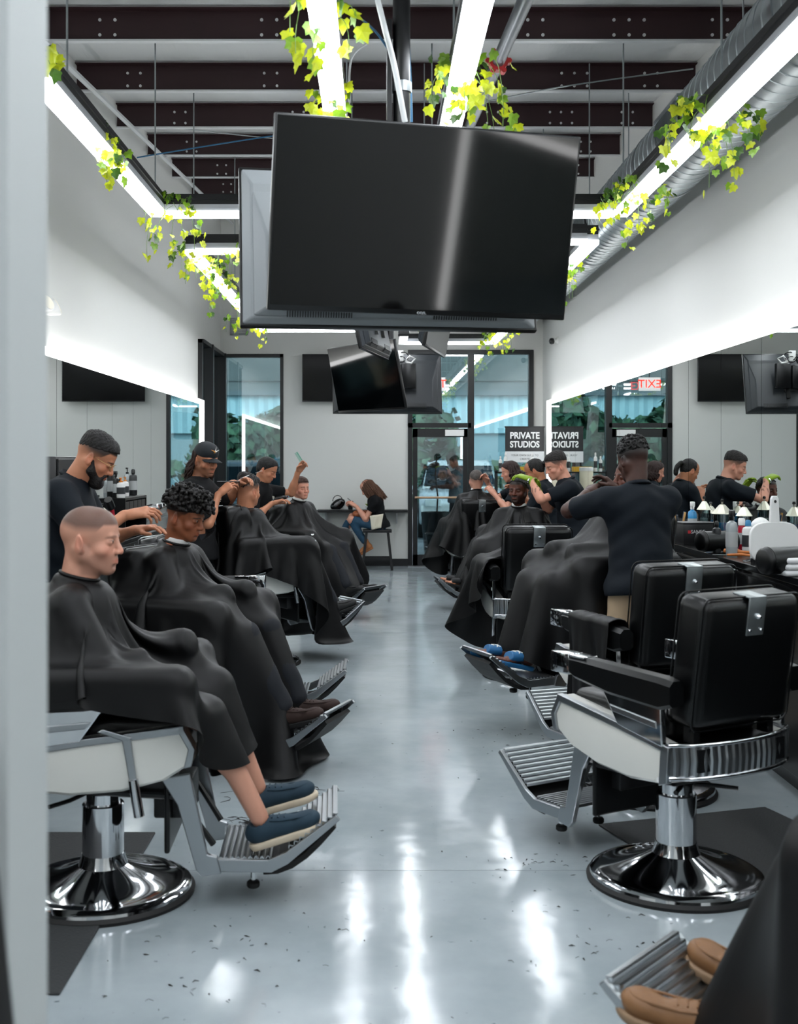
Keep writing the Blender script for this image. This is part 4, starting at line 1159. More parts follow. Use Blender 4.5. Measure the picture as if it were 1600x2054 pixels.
def add_shoe(root, an, toe, c):
    """ankle joint at an; toe = foot direction"""
    R = fr(toe, (0, 0, 1)); M = to4(R, an)
    st = c.get('style', 'sneaker'); m = c['mat']
    s = SDF((-.07, -.1, -.12), (.07, .24, .14), .004)
    L_ = .19*c.get('len', 1.)
    if st in ('sneaker', 'loafer', 'boot'):
        s.ell((0, -.02, -.045), (.037, .05, .042), 0); s.cone((0, .0, -.055), (0, L_-.03, -.062), .034, .038, .03, flat=((0, 0, 1), 1.25)); s.ell((0, L_-.035, -.055), (.044, .055, .030), .02)
        s.cone((0, .0, -.03), (0, .08, -.045), .036, .034, .03)
        if st == 'boot': s.cone((0, -.008, -.02), (0, -.012, .085), .046, .046, .02)
        s.cut((0, 0, -.082), (0, 0, -1))
        if st != 'boot': s.cone((0, -.005, .0), (0, .0, .1), .040, .045, .0, 's')
    elif st == 'slide':
        s.cone((0, .03, -.03), (0, .11, -.045), .046, .047, .02, flat=((0, 0, 1), 1.5)); s.cut((0, .045, 0), (0, -1, .25)); s.cut((0, .115, 0), (0, 1, .2))
        s.cut((0, 0, -.07), (0, 0, -1))
    P, q = s.mesh(); up = np_mesh({'boot': 'ankle_boot', 'slide': 'slide_sandal'}.get(st, 'shoe'), [(P, q)], m, root, M=M)
    if st in ('loafer', 'sneaker') and c.get('seam', True):
        ty = L_-.035; ms = MB(); ms.X = M
        P_ = [(-.030, .035, -.012), (-.033, .08, -.024)]+[(-.032*math.cos(t), ty+.036*math.sin(t), -.034) for t in [PI*i/10 for i in range(11)]]+[(.033, .08, -.024), (.030, .035, -.012)]
        ms.tube(P_, .0035, 5); ms.build('toe_seam', m, up, autosmooth=1.2)
        ms = MB(); ms.X = M
        for k_ in range(3): ms.tube([(-.022, .045+.022*k_, -.006-.006*k_), (0, .05+.022*k_, .0-.007*k_), (.022, .045+.022*k_, -.006-.006*k_)], .003, 5)
        ms.build('laces', c.get('lace', m), up, autosmooth=1.2)
    # sole
    s = SDF((-.07, -.1, -.13), (.07, .26, -.03), .004)
    s.cone((0, -.03, -.085), (0, L_-.05, -.085), .037, .045, .02); s.ell((0, L_-.035, -.085), (.047, .062, .03), .02)
    s.cut((0, 0, -.103), (0, 0, -1)); s.cut((0, 0, -.076), (0, 0, 1))
    P, q = s.mesh(); np_mesh('sole', [(P, q)], c.get('sole', M_RUBBER), up, M=M)
    if st == 'slide':   # bare foot
        s = SDF((-.06, -.1, -.11), (.07, .24, .03), .0035)
        s.ell((0, -.02, -.045), (.029, .042, .036), 0); s.cone((0, 0, -.035), (0, .1, -.06), .032, .026, .02, flat=((0, 0, 1), 1.2)); s.cone((-.018, .1, -.064), (.018, .115, -.064), .018, None, .02)
        for i in range(5): x = -.032+.0155*i; s.cone((x*.9, .115, -.066), (x, .155+.006*i-.004*abs(i-3), -.07), .009+.001*i, .0075+.001*i, .006)
        s.cone((0, -.01, 0), (0, -.01, -.03), .036, None, .02)
        P, q = s.mesh(); np_mesh('foot', [(P, q)], M_SKINM, root, M=M, colors=np.tile(np.array(lin(SKIN.get(c['skin'], c['skin']))), (len(P), 1)))
    if c.get('marks'):
        s = MB(); s.X = M
        for (x, y, dx, dy) in ((-.03, .05, .016, .022), (-.034, .075, .02, -.012), (.006, .055, .024, .006), (.006, .055, .0, .03), (-.02, .088, .022, .010), (.012, .08, .022, .014), (.028, .06, .006, .02), (-.008, .062, .008, .012)):
            zf = lambda x_, y_: -.03-.19*(y_-.03)+.031*math.sqrt(max(.05, 1-(x_/.047)**2))+.0005
            s.tube([(x+dx*q_, y+dy*q_, zf(x+dx*q_, y+dy*q_)) for q_ in (0, .5, 1)], .0038, 5)
        s.build('white_markings', mat('mark_white', 'dcdcd8', .6), up)
    return up
# =================================================================== capes: a small position based cloth solver, draped over the seated body and its chair
def cap_push(P, V, a, b, r1, r2, fr_=.6):
    a, b = _v(a), _v(b); ab = b-a; t = np.clip(((P-a)@ab)/(ab@ab+1e-9), 0, 1); c = a+t[:, None]*ab; d = P-c; L_ = np.sqrt((d*d).sum(1))+1e-9
    r = r1+(r2-r1)*t; m = L_ < r
    if m.any():
        P[m] = c[m]+d[m]/L_[m, None]*r[m, None]; V[m] *= fr_
def box_push(P, V, lo, hi, r, fr_=.6):
    lo, hi = _v(lo), _v(hi); c = (lo+hi)/2; e = (hi-lo)/2; q = P-c; c2 = np.clip(q, -e, e); d = q-c2; L_ = np.sqrt((d*d).sum(1))
    inside = L_ < 1e-7; m = (L_ < r) & ~inside
    if m.any(): P[m] = c+c2[m]+d[m]/L_[m, None]*r; V[m] *= fr_
    if inside.any():
        qi = q[inside]; de = e-np.abs(qi); k = de.argmin(1); sg = np.sign(qi[np.arange(len(k)), k]); qi[np.arange(len(k)), k] = sg*(e[k]+r); P[inside] = c+qi; V[inside] *= fr_
def drape(neck, nr, caps, boxes, half=.62, front=1.05, back=.45, N=112, R=40, steps=150, tilt=0.25, seed=0, iters=7, floor=.02, corner=.25, start_up=.03, pins=None):
    th = np.arange(N)/N*2*PI; dx, dy = np.sin(th), np.cos(th)
    # boundary of a rounded rectangle
    n = 1/corner+1 if corner < 1 else 2
    hx = np.full(N, half); hy = np.where(dy > 0, front, back)
    B = 1/((np.abs(dx)/hx)**n+(np.abs(dy)/hy)**n)**(1/n)
    u = np.linspace(0, 1, R)[:, None]; rad = nr+(B[None, :]-nr)*u
    rest = np.stack([rad*dx, rad*dy, np.zeros_like(rad)], 2)
    P = rest.copy(); rs = np.random.RandomState(seed)
    nk = _v(neck)
    P[..., 2] = start_up*np.minimum(1, (rad-nr)/.08)-.0*rad
    P = P+nk; P[..., 2] += tilt*0
    P[0, :, 2] += -tilt*(P[0, :, 1]-nk[1])
    P[1:, :, 2] += -tilt*.2*(P[1:, :, 1]-nk[1])
    P[..., 2] += rs.normal(0, .004, P.shape[:2])*(u > 0); P = P.reshape(-1, 3).astype(np.float64); rest = rest.reshape(-1, 3)
    ids = np.arange(N*R).reshape(R, N); groups = []
    def G(a, b, s_=1.): 
        a = a.ravel(); b = b.ravel(); groups.append((a, b, np.linalg.norm(rest[a]-rest[b], axis=1), s_))
    nx = np.roll(ids, -1, 1)
    for p in (0, 1): G(ids[:, p::2], nx[:, p::2])
    for p in (0, 1): G(ids[p:-1:2, :], ids[p+1::2, :][:ids[p:-1:2].shape[0]])
    for p in (0, 1):
        for q in (0, 1):
            A = ids[:-1][p::2, q::2]; Bq = nx[1:][p::2, q::2]; G(A, Bq, .5)
            A = nx[:-1][p::2, q::2]; Bq = ids[1:][p::2, q::2]; G(A, Bq, .5)
    nx2 = np.roll(ids, -2, 1)
    for p in range(4): G(ids[:, p::4], nx2[:, p::4], .12)
    for p in range(4):
        A = ids[:-2][p::4]; Bq = ids[2:][p::4]; G(A, Bq, .12)
    w = np.ones(N*R); w[:N] = 0
    pin_idx = None
    V = np.zeros_like(P); dt = 1/80.; anchor = np.tile(np.arange(N), R); teth = (rad.ravel()-nr)*1.02+1e-3
    P0pin = P[:N].copy()
    for st in range(steps):
        V[:, 2] -= 9.8*dt; V *= .985 if st < steps*.8 else .95
        Q = P+V*dt; Q[:N] = P0pin
        for it in range(iters):
            for a, b, L_, k in groups:
                d = Q[b]-Q[a]; l = np.sqrt((d*d).sum(1))+1e-9; ws = w[a]+w[b]
                ws[ws == 0] = 1; c = (k*(l-L_)/l/ws)[:, None]*d
                Q[a] += c*w[a][:, None]; Q[b] -= c*w[b][:, None]
            d = Q-P0pin[anchor]; l = np.sqrt((d*d).sum(1))+1e-9; m = l > teth; Q[m] = (P0pin[anchor[m]]+d[m]*(teth[m]/l[m])[:, None])
            if it == iters-1:
                F_ = np.ones((len(Q), 1))
                for cp in caps: cap_push(Q, F_, *cp)
                for bx in boxes: box_push(Q, F_, *bx)
                z = Q[:, 2] < floor; Q[z, 2] = floor
                Q[:N] = P0pin
        V = (Q-P)/dt*np.where(F_ < 1, .5, 1); P = Q
        sp = np.sqrt((V*V).sum(1)); m = sp > 2.2; V[m] *= (2.2/sp[m])[:, None]
    q = np.stack([ids[:-1], nx[:-1], nx[1:], ids[1:]], 2).reshape(-1, 4)
    return P.astype(np.float32), q[:, ::-1], ids
CHAIR_BOX = [((-.24, -.33, .62), (.24, -.20, 1.10), .022), ((-.335, -.29, .58), (-.265, .335, .845), .046), ((.265, -.29, .58), (.335, .335, .845), .046), ((-.275, -.26, .48), (.275, .34, .67), .03)]
def seat_caps(sp):
    """collision capsules of a seated body (chair coordinates)"""
    pel, nk, hd = sp['pelvis'], sp['neck'], sp['head']; b = sp.get('build', 1.); c = []
    P = lambda t: tuple(pel[i]+(nk[i]-pel[i])*t for i in range(3))
    c.append((P(.1), P(.75), .15*b, .135*b)); c.append(((P(.86)[0]-.15, P(.86)[1], P(.86)[2]), (P(.86)[0]+.15, P(.86)[1], P(.86)[2]), .072*b, .072*b))
    c.append((P(.7), nk, .12, .082)); c.append((nk, hd, .070, .062)); c.append((nk, (nk[0], nk[1], nk[2]+.001), .086, .086)); c.append((hd, (hd[0], hd[1], hd[2]+.05), .1, .1))
    for sx in (-1, 1):
        sh, el, ha, a = sp['_arms'][sx]; hip, kn, an, l = sp['_legs'][sx]
        c.append((tuple(sh), tuple(el), .07, .065)); c.append((tuple(el), tuple(ha), .062, .055)); c.append((tuple(ha), tuple(ha+(ha-el).normalized()*.1), .055, .045))
        c.append((tuple(hip), tuple(kn), .095, .075)); c.append((tuple(kn), tuple(an), .072, .052))
    return c
def make_cape(label, root_chair, sp, up=0., group='haircut capes', hi=True, paper=True, extra=(), **kw):
    nk = Vector(sp['neck']); hd = Vector(sp['head']); c = nk+(hd-nk).normalized()*.045
    caps = seat_caps(sp)
    caps = [(a, b, r1+.006, r2+.006) for a, b, r1, r2 in caps]+list(extra)
    N, R = (120, 44) if hi else (80, 28)
    P, q, ids = drape(tuple(c), .069, caps, CHAIR_BOX, N=N, R=R, steps=kw.pop('steps', 240 if hi else 170), iters=3, **kw)
    t = thing('haircut_cape', label, 'cape', root_chair.location.copy(), root_chair.rotation_euler.z, group); t.location.z = up
    o = np_mesh('cloth', [(P, q)], M_CAPE, t)
    md = o.modifiers.new('sub', 'SUBSURF'); md.levels = 1; md.render_levels = 1
    s = MB(); s.smooth = True; N_ = 28; ring = ids[0]; pr = P[ring]
    s.tube([tuple(p+_v((0, 0, .004))) for p in pr[::4]], .007, 6, closed=True); s.build('collar_seam', M_CAPE, t, autosmooth=1.2)
    if paper:
        g = []; cc = pr.mean(0); up_ = (hd-nk).normalized()
        for (k, r) in ((0.0, .97), (.02, .93), (.036, .90)):
            g.append([tuple(cc+(pr[j % len(pr)]-cc)*r+_v(up_)*(k-.004)) for j in range(0, len(pr)+4, 4)])
        s = MB(); s.smooth = True; s.grid(g); o = s.build('neck_strip', M_NECK, t, thick=.003); o['label'] = 'white paper neck strip'
    return t
# =================================================================== chairs and people
def fdir(deg, base=(1, 0)):
    """heading: degrees turned from +X towards +Y"""
    a = math.radians(deg); return yaw_of(math.cos(a), math.sin(a))
Y_ = {}
CH = {}
def chair(key, x, y, head, label, up=0.):
    CH[key] = (place_chair(x, y, fdir(head), label, up), up); return CH[key][0]
chair('L0', -1.01, 4.3, 2, 'barber chair nearest on the left, white shell over a full chrome disc base')
chair('L1', -1.0, 6.25, -20, 'barber chair under the curly haired client in a black cape')
chair('L1b', -1.05, 7.2, 0, 'empty barber chair behind the curly haired client, only its ribbed footrest in view')
chair('L2', -.93, 9.15, 32, 'barber chair under the client with a combed back fade, white shell below his cape', .12)
chair('L3', -.72, 12.1, -35, 'barber chair under the caped boy far on the left')
chair('R0', 1.14, 4.43, 120, 'empty barber chair nearest on the right, square black back towards the viewer')
chair('R1', 1.30, 5.62, 110, 'empty barber chair on the right with a black cape hung over its left armrest')
chair('R2', 1.38, 7.12, 202, 'raised barber chair of the reclining client in blue slides', .15)
chair('R2b', 1.12, 8.62, 95, 'empty barber chair on the right with a black cape thrown over its seat')
chair('R3', 1.30, 10.72, 256, 'barber chair of the client facing the viewer under green gloves')
chair('R3b', 1.50, 12.6, 186, 'barber chair behind the client facing the viewer, footrest pointing left')
chair('R4', 1.18, 14.1, 100, 'farthest barber chair on the right, near the glass door')
chair('F', 1.335, 2.42, 139.5, 'barber chair at the bottom right corner under the tan shoe client', .0)
def seated(key, label, **k):
    ch, up = CH[key]; sp = dict(pelvis=(0, -.03, .79), neck=(0, -.12, 1.18), head=(0, -.085, 1.355), res=1., standing=False,
        arms={-1: dict(hand=(-.12, .27, .90), show=False, pole=(-.55, -.4, -1)), 1: dict(hand=(.12, .27, .90), show=False, pole=(.55, -.4, -1))},
        legs={-1: dict(ankle=(-.11, .585, .325), toe=(-.1, 1, .25)), 1: dict(ankle=(.11, .60, .325), toe=(.1, 1, .3))},
        wear=[dict(kind='pants', mat=M_DARKCLOTH), dict(kind='shoe', style='sneaker', mat=M_RUBBER)])
    sp.update(k); z = up
    make_person(label, (ch.location.x, ch.location.y, z), ch.rotation_euler.z, sp)
    return sp, ch, up
SHOE_NAVY = mat('navy_canvas', '16303f', .8, bump=.2, bscale=400); SOLE_CREAM = mat('cream_sole', 'c9bba4', .6)
# --- left side clients
sp, ch, up = seated('L0', 'balding client in profile, black cape, bare shins and navy loafers', skin='pink', haircol='241915', res=1.3,
    hs=1.06, head=(.0, -.045, 1.305), neck=(0, -.10, 1.125), pelvis=(0, -.03, .775), hrot=rotm(-8, 3, 0), shape=dict(jaw=1.1), cols=dict(fade=(.022, .058, .80), stubble=.3, brow=.55),
    legs={-1: dict(ankle=(-.13, .56, .345), toe=(-.05, 1, .28)), 1: dict(ankle=(.12, .585, .305), toe=(.05, 1, .33))},
    wear=[dict(kind='pants', mat=M_DARKCLOTH, len=.42, name='shorts'), dict(kind='shoe', style='loafer', mat=SHOE_NAVY, sole=SOLE_CREAM)])
make_cape('black haircut cape over the balding client in the near left chair', ch, sp, up, half=.565, front=.90, back=.62, corner=.38, paper=False, seed=1)
sp, ch, up = seated('L1', 'young curly haired client looking down, white neck strip and black cape', skin='brown', haircol='0d0908', hair='curly', res=1.3,
    hs=1.03, head=(.0, -.03, 1.295), neck=(0, -.10, 1.11), pelvis=(0, -.03, .775), hrot=rotm(0, 16, 0), cols=dict(fade=(-.02, .04, .93), brow=1.), seed=3,
    wear=[dict(kind='pants', mat=M_DARKCLOTH), dict(kind='shoe', style='sneaker', mat=mat('brown_suede', '2c1a14', .8), len=1.05)])
make_cape('black haircut cape over the curly haired client', ch, sp, up, half=.66, front=1.40, back=.58, seed=2)
sp, ch, up = seated('L2', 'client seen from behind, combed back dark hair above a skin fade', skin='tan', haircol='14100f', hair='sweep', res=1.1,
    head=(.0, -.09, 1.235), neck=(0, -.12, 1.05), pelvis=(0, -.03, .75), hrot=rotm(22, 2, 0), cols=dict(fade=(-.012, .055, .95)), build=1.15, shape=dict(neck_r=.062, fat=1.1))
make_cape('wide black haircut cape over the client with combed back hair', ch, sp, up, half=.64, front=1.40, back=.58, seed=3, steps=220)
sp, ch, up = seated('L3', 'boy with short brown hair, face turned to the viewer, black cape', skin='light', haircol='3a241a', hair='top', res=.9, hs=.94,
    head=(.0, -.08, 1.30), neck=(0, -.12, 1.13), pelvis=(0, -.05, .80), width=.85, hrot=rotm(-20, 0, 0), cols=dict(fade=(-.02, .05, .8)))
make_cape('black haircut cape over the boy in the far left chair', ch, sp, up, half=.66, front=1.3, back=.55, hi=False, seed=4)
# --- right side clients
M_SLIDE = mat('blue_slide', '1d5f8f', .55)
sp, ch, up = seated('R2', 'reclining client in blue patterned slides, face hidden behind the big barber', skin='dark', haircol='0b0807', hair='short', res=1.,
    head=(.0, -.20, 1.33), neck=(0, -.18, 1.15), pelvis=(0, .02, .79), hrot=rotm(0, -8, 0), cols=dict(fade=(-.02, .05, .9)),
    wear=[dict(kind='pants', mat=M_DARKCLOTH, len=.45, name='shorts'), dict(kind='shoe', style='slide', mat=M_SLIDE, sole=M_SLIDE, skin='dark', marks=True)])
make_cape('black haircut cape over the reclining client in blue slides', ch, sp, up, half=.70, front=1.22, back=.5, seed=5, paper=False)
sp, ch, up = seated('R3', 'client facing the viewer, dark skin and short beard, barber dyeing his hair', skin='dark', haircol='0a0706', hair='short', res=1.05,
    head=(.0, -.03, 1.315), neck=(0, -.10, 1.13), pelvis=(0, -.03, .78), hrot=rotm(-14, 0, 0), cols=dict(fade=(-.02, .05, .9), beard=.8), shape=dict(nose=1.25))
make_cape('black haircut cape over the client facing the viewer', ch, sp, up, half=.80, front=1.3, back=.55, hi=False, seed=6)
sp, ch, up = seated('R3b', 'mostly hidden client behind the one facing the viewer, black slide on the footrest', skin='tan', haircol='15100e', hair='short', res=.8,
    cols=dict(fade=(-.02, .05, .9)), head=(.0, -.05, 1.27), neck=(0, -.12, 1.1), pelvis=(0, -.03, .76),
    wear=[dict(kind='pants', mat=M_DARKCLOTH, len=.45, name='shorts'), dict(kind='shoe', style='slide', mat=M_RUBBER, skin='tan')])
make_cape('black haircut cape over the mostly hidden client, hem above a bare foot', ch, sp, up, half=.76, front=1.25, back=.5, hi=False, seed=7)
sp, ch, up = seated('R4', 'farthest client on the right seen from behind, short greying hair', skin='pink', haircol='4d4642', hair='short', res=.8,
    head=(.0, -.10, 1.35), cols=dict(fade=(-.05, .05, .8)))
make_cape('black haircut cape over the farthest client on the right', ch, sp, up, half=.85, front=1.2, back=.6, hi=False, seed=8)
M_TAN = mat('tan_leather', '7c5530', .5, bump=.1, bscale=90)
sp, ch, up = seated('F', 'foreground client at the bottom right edge in tan leather shoes', skin='tan', haircol='15100e', hair='short', res=.8, cols=dict(fade=(-.02, .05, .9)),
    legs={-1: dict(ankle=(-.12, .60, .315), toe=(-.25, 1, .2)), 1: dict(ankle=(.12, .58, .325), toe=(.2, 1, .25))},
    wear=[dict(kind='pants', mat=M_DARKCLOTH, len=.42, name='shorts'), dict(kind='shoe', style='loafer', mat=M_TAN, sole=mat('pale_sole', '8e7358', .6), len=1.08)])
make_cape('black haircut cape filling the bottom right corner', ch, sp, up, half=.90, front=1.66, back=.5, seed=9, extra=[((-.30, .70, .88), (.22, .70, .88), .11, .11), ((-.22, .42, 1.0), (.2, .42, 1.0), .09, .09)])
# --- loose capes on the empty chairs
ch = CH['R2b'][0]
P, q, ids = drape((0, -.10, 1.135), .05, [((-.2, -.26, 1.1), (.2, -.26, 1.1), .05, .05)], CHAIR_BOX, half=.72, front=1.15, back=.16, N=80, R=28, steps=170, iters=3, seed=11)
t = thing('haircut_cape', 'black cape thrown loosely over the empty chair with its back to the viewer', 'cape', ch.location.copy(), ch.rotation_euler.z, 'haircut capes')
o = np_mesh('cloth', [(P, q)], M_CAPE, t); md = o.modifiers.new('sub', 'SUBSURF'); md.levels = 1; md.render_levels = 1
# cape hung over the armrest of R1: sheet folded over the arm
ch = CH['R1'][0]
def hung_cape(ch, sx, y0, y1, L_in, L_out, ztop, label):
    rows = []; rs = np.random.RandomState(3)
    nu, nv = 46, 40
    for i in range(nv+1):
        v = i/nv; L_ = -L_in+(L_in+L_out)*v; row = []
        for j in range(nu+1):
            u = j/nu; y = y0+(y1-y0)*u
            fold = .014*math.sin(u*11+1.2*v)+.006*math.sin(u*23+3*v)
            hw = .046
            if abs(L_) < hw: x = L_; z = ztop+.012*math.cos(L_/hw*PI/2)+.003*math.sin(u*30); n = 0
            else:
                d = abs(L_)-hw; sg = 1 if L_ > 0 else -1; x = sg*(hw+.006+fold*min(1, d*6)+.03*d*(1 if sg > 0 else 0)); z = ztop-d
                y = y+(u-.5)*.10*d*math.sin(2.2*u+1)+.02*d*math.sin(u*9)
                if sg > 0: z += .03*math.sin(u*5+1)*d*2
            row.append((sx*(.30+x), y, z))
        rows.append(row)
    s = MB(); s.smooth = True; s.grid(rows)
    t = thing('haircut_cape', label, 'cape', ch.location.copy(), ch.rotation_euler.z, 'haircut capes')
    s.build('cloth', M_CAPE, t, thick=.003)
hung_cape(ch, -1, -.24, .13, .25, .60, .862, 'black cape folded over the left armrest of the empty chair')

# --- barbers (world positions of hands)
def standing(label, loc, head_deg, **k):
    sp = dict(pelvis=(0, 0, .96), neck=(0, .02, 1.43), head=(0, .06, 1.615), res=1., legs={-1: dict(ankle=(-.13, .02, .09)), 1: dict(ankle=(.13, -.02, .09))},
              wear=[dict(kind='shirt', mat=M_NAVY, hem=.10), dict(kind='pants', mat=M_DARKCLOTH), dict(kind='shoe', style='sneaker', mat=M_RUBBER)])
    sp.update(k); make_person(label, loc, fdir(head_deg), sp); return sp
SPB = {}
SPB['beard'] = standing('bearded barber with gold glasses in a navy polo, trimming the curly haired client', (-1.60, 5.95, 0), 0, skin='tan', haircol='0e0a09', hair='top', beard_mesh=True, glasses=True, res=1.3,
    pelvis=(0, -.12, .96), neck=(0, .045, 1.475), head=(0, .165, 1.61), hrot=rotm(4, 30, 0), cols=dict(fade=(-.02, .045, .96)), width=1.12, build=1.22, seed=4,
    wear=[dict(kind='shirt', mat=M_NAVY, hem=.10, sleeve=.8, belly=.05, logo='text'), dict(kind='pants', mat=M_DARKCLOTH), dict(kind='shoe', style='sneaker', mat=M_RUBBER)],
    arms={1: dict(world=(-1.235, 5.80, 1.325), curl=.62, pinch=True, fingers=(.5, 1, -.1), back=(.5, 0, .9), pole=(.7, -.2, -1)),
          -1: dict(world=(-1.24, 6.06, 1.235), curl=.35, fingers=(.3, 1, .1), back=(0, 0, 1), pole=(-.6, -.2, -1))})
SPB['cap'] = standing('barber with long brown hair, dark baseball cap with a star and a black tee', (-1.36, 8.75, 0), -12, skin='tan', haircol='2b1812', cap=True, res=1.1,
    long=dict(n=95, length=.17, seed=5, a0=95, a1=268, r=.0045, wave=.012), hrot=rotm(-32, 14, 0), head=(0, .08, 1.60), cols=dict(stubble=.55), seed=7, width=1.05, build=1.08,
    wear=[dict(kind='shirt', mat=M_TEE, hem=.10, sleeve=.85, collar=False, logo='text'), dict(kind='pants', mat=M_DARKCLOTH), dict(kind='shoe', style='sneaker', mat=M_RUBBER)],
    arms={1: dict(world=(-1.17, 8.72, 1.35), curl=.6, pinch=True, fingers=(-.2, .9, .4), back=(.7, 0, .7), pole=(.5, -.3, -1)),
          -1: dict(world=(-1.05, 9.0, 1.42), curl=.6, pinch=True, fingers=(.6, 1, .1), back=(-.3, 0, 1), pole=(-.8, -.2, -.6))})
SPB['far'] = standing('young barber in a black polo combing the hair of the boy', (-1.22, 11.75, 0), -15, skin='tan', haircol='0c0a0a', hair='full', res=.95,
    pelvis=(0, -.04, .90), neck=(0, .05, 1.34), head=(0, .12, 1.50), hrot=rotm(0, 25, 0), seed=9,
    wear=[dict(kind='shirt', mat=M_TEE, hem=.10, sleeve=.7, logo='badge'), dict(kind='pants', mat=M_DARKCLOTH), dict(kind='shoe', style='sneaker', mat=M_RUBBER)],
    arms={-1: dict(world=(-.80, 11.95, 1.48), curl=.6, pinch=True, fingers=(.2, .6, .6), back=(-.5, 0, 1), pole=(-.6, 0, -1)),
          1: dict(world=(-1.02, 11.55, 1.17), curl=.5, fingers=(0, 1, .1), back=(0, 0, 1), pole=(.6, -.3, -1))})
SPB['hidden'] = standing('barber mostly hidden by the near wall, one hand holding clippers', (-1.86, 4.55, 0), -5, skin='tan', haircol='0c0a0a', hair='short', res=.9, seed=2, cols=dict(fade=(-.02, .05, .9)),
    arms={1: dict(world=(-1.46, 4.42, 1.325), curl=.75, pinch=True, fingers=(0, 1, -.2), back=(.5, 0, .8)), -1: dict(world=(-1.52, 4.8, 1.15), curl=.5)})
SPB['big'] = standing('broad barber seen from behind, navy polo and khaki trousers, black textured hair', (1.50, 6.66, 0), 103, skin='deep', haircol='050404', hair='afro', res=1.2,
    pelvis=(0, -.04, .96), neck=(0, .02, 1.42), head=(0, .075, 1.60), hrot=rotm(12, 14, 0), cols=dict(fade=(-.055, .03, .9)), width=1.12, build=1.12, seed=6,
    wear=[dict(kind='shirt', mat=M_NAVY, hem=.13, sleeve=.80), dict(kind='pants', mat=M_KHAKI, g=.004), dict(kind='shoe', style='sneaker', mat=M_RUBBER)],
    arms={-1: dict(world=(1.27, 7.02, 1.40), curl=.6, pinch=True, pole=(-1, -.1, -.55)), 1: dict(world=(1.46, 7.06, 1.42), curl=.6, pinch=True, pole=(.6, 0, -.9))})
GL = '7f9c1e'
SPB['glove'] = standing('barber with a shaved fade and lime green gloves colouring hair', (1.72, 10.62, 0), 175, skin='light', haircol='17110f', hair='top', res=1.1,
    pelvis=(0, -.10, .95), neck=(0, -.02, 1.385), head=(0, .08, 1.545), hrot=rotm(18, 18, 0), cols=dict(fade=(-.02, .05, .92)), width=1.1, build=1.12, seed=8,
    arms={-1: dict(world=(1.37, 10.52, 1.43), curl=.45, glove=GL, fingers=(.3, 1, -.1), back=(-.2, 0, 1), tattoo=True, watch=1, pole=(-.6, -.3, -.8)),
          1: dict(world=(1.50, 10.82, 1.33), curl=.5, glove=GL, pole=(.6, -.3, -1))})
SPB['pony'] = standing('woman barber with dark ponytail, half hidden behind the gloved barber', (1.76, 12.1, 0), 160, skin='olive', haircol='0f0b0a', hair='ponytail', res=.9,
    pelvis=(0, -.06, .92), neck=(0, .04, 1.33), head=(0, .12, 1.485), hrot=rotm(0, 25, 0), width=.92, seed=3,
    arms={-1: dict(world=(1.52, 12.15, 1.22), curl=.5, show=True), 1: dict(world=(1.5, 12.4, 1.25), curl=.5)})
SPB['lady'] = standing('woman barber with wavy dark hair beside the farthest right chair', (1.68, 13.85, 0), 172, skin='light', haircol='2a1612', hair='full', res=.95,
    long=dict(n=80, length=.10, seed=8, a0=70, a1=290, r=.006, wave=.02), pelvis=(0, -.05, .90), neck=(0, .02, 1.31), head=(0, .09, 1.46), hrot=rotm(4, 14, 0), width=.88, build=.92, seed=5,
    arms={-1: dict(world=(1.38, 13.72, 1.20), curl=.6, pinch=True), 1: dict(world=(1.33, 13.95, 1.33), curl=.6, pinch=True)})
# the woman on the bar stool, facing left
M_BOOT = mat('tan_suede', '99633c', .85)
WX, WY = .03, 16.93
spw = dict(skin='light', haircol='2e1c14', res=1., standing=False, pelvis=(0, -.02, .66), neck=(0, .06, 1.05), head=(0, .16, 1.19), hrot=rotm(0, 38, 0), width=.86, build=.88, seed=12,
    long=dict(n=170, length=.27, seed=6, a0=25, a1=335, r=.0055, wave=.012, spread=.004), tipcol='4f3322', eyes=False,
    legs={-1: dict(ankle=(-.05, .18, .37), toe=(0, .9, -.5), pole=(0, 1, .4)), 1: dict(ankle=(.08, .60, .40), toe=(0, .95, -.15), pole=(0, 1, 1))},
    arms={1: dict(hand=(.06, .33, .91), curl=.6, fingers=(-.1, 1, .4), pole=(.4, -.6, -1), watch=2), -1: dict(hand=(-.04, .34, .93), curl=.6, fingers=(.1, 1, .4), pole=(-.4, -.6, -1))},
    wear=[dict(kind='shirt', mat=M_TEE, hem=.06, sleeve=.55, collar=False, g=.008), dict(kind='pants', mat=M_DENIM, g=.004, holes=True, name='jeans', len=.93), dict(kind='shoe', style='boot', mat=M_BOOT, sole=M_BOOT)])
make_person('woman on a black stool looking at her phone, ripped jeans and tan boots', (WX, WY, 0), fdir(180), spw)
# man with a phone, set outside in place of a reflection in the glass
M_GTEE = mat('grey_tee', '4c565e', .85, bump=.06, bscale=55)
spm = standing('man in a grey tee reading his phone outside the glass door', (1.42, 20.6, 0), 195, skin='dark', haircol='0a0807', hair='short', res=.8, hrot=rotm(0, 28, 0), cols=dict(fade=(-.05, .04, .9)), head=(0, .09, 1.60),
    wear=[dict(kind='shirt', mat=M_GTEE, hem=.12, sleeve=.7, collar=False), dict(kind='pants', mat=M_DARKCLOTH), dict(kind='shoe', style='sneaker', mat=M_RUBBER)],
    arms={1: dict(hand=(.06, .36, 1.12), curl=.6), -1: dict(hand=(-.05, .37, 1.13), curl=.6)})
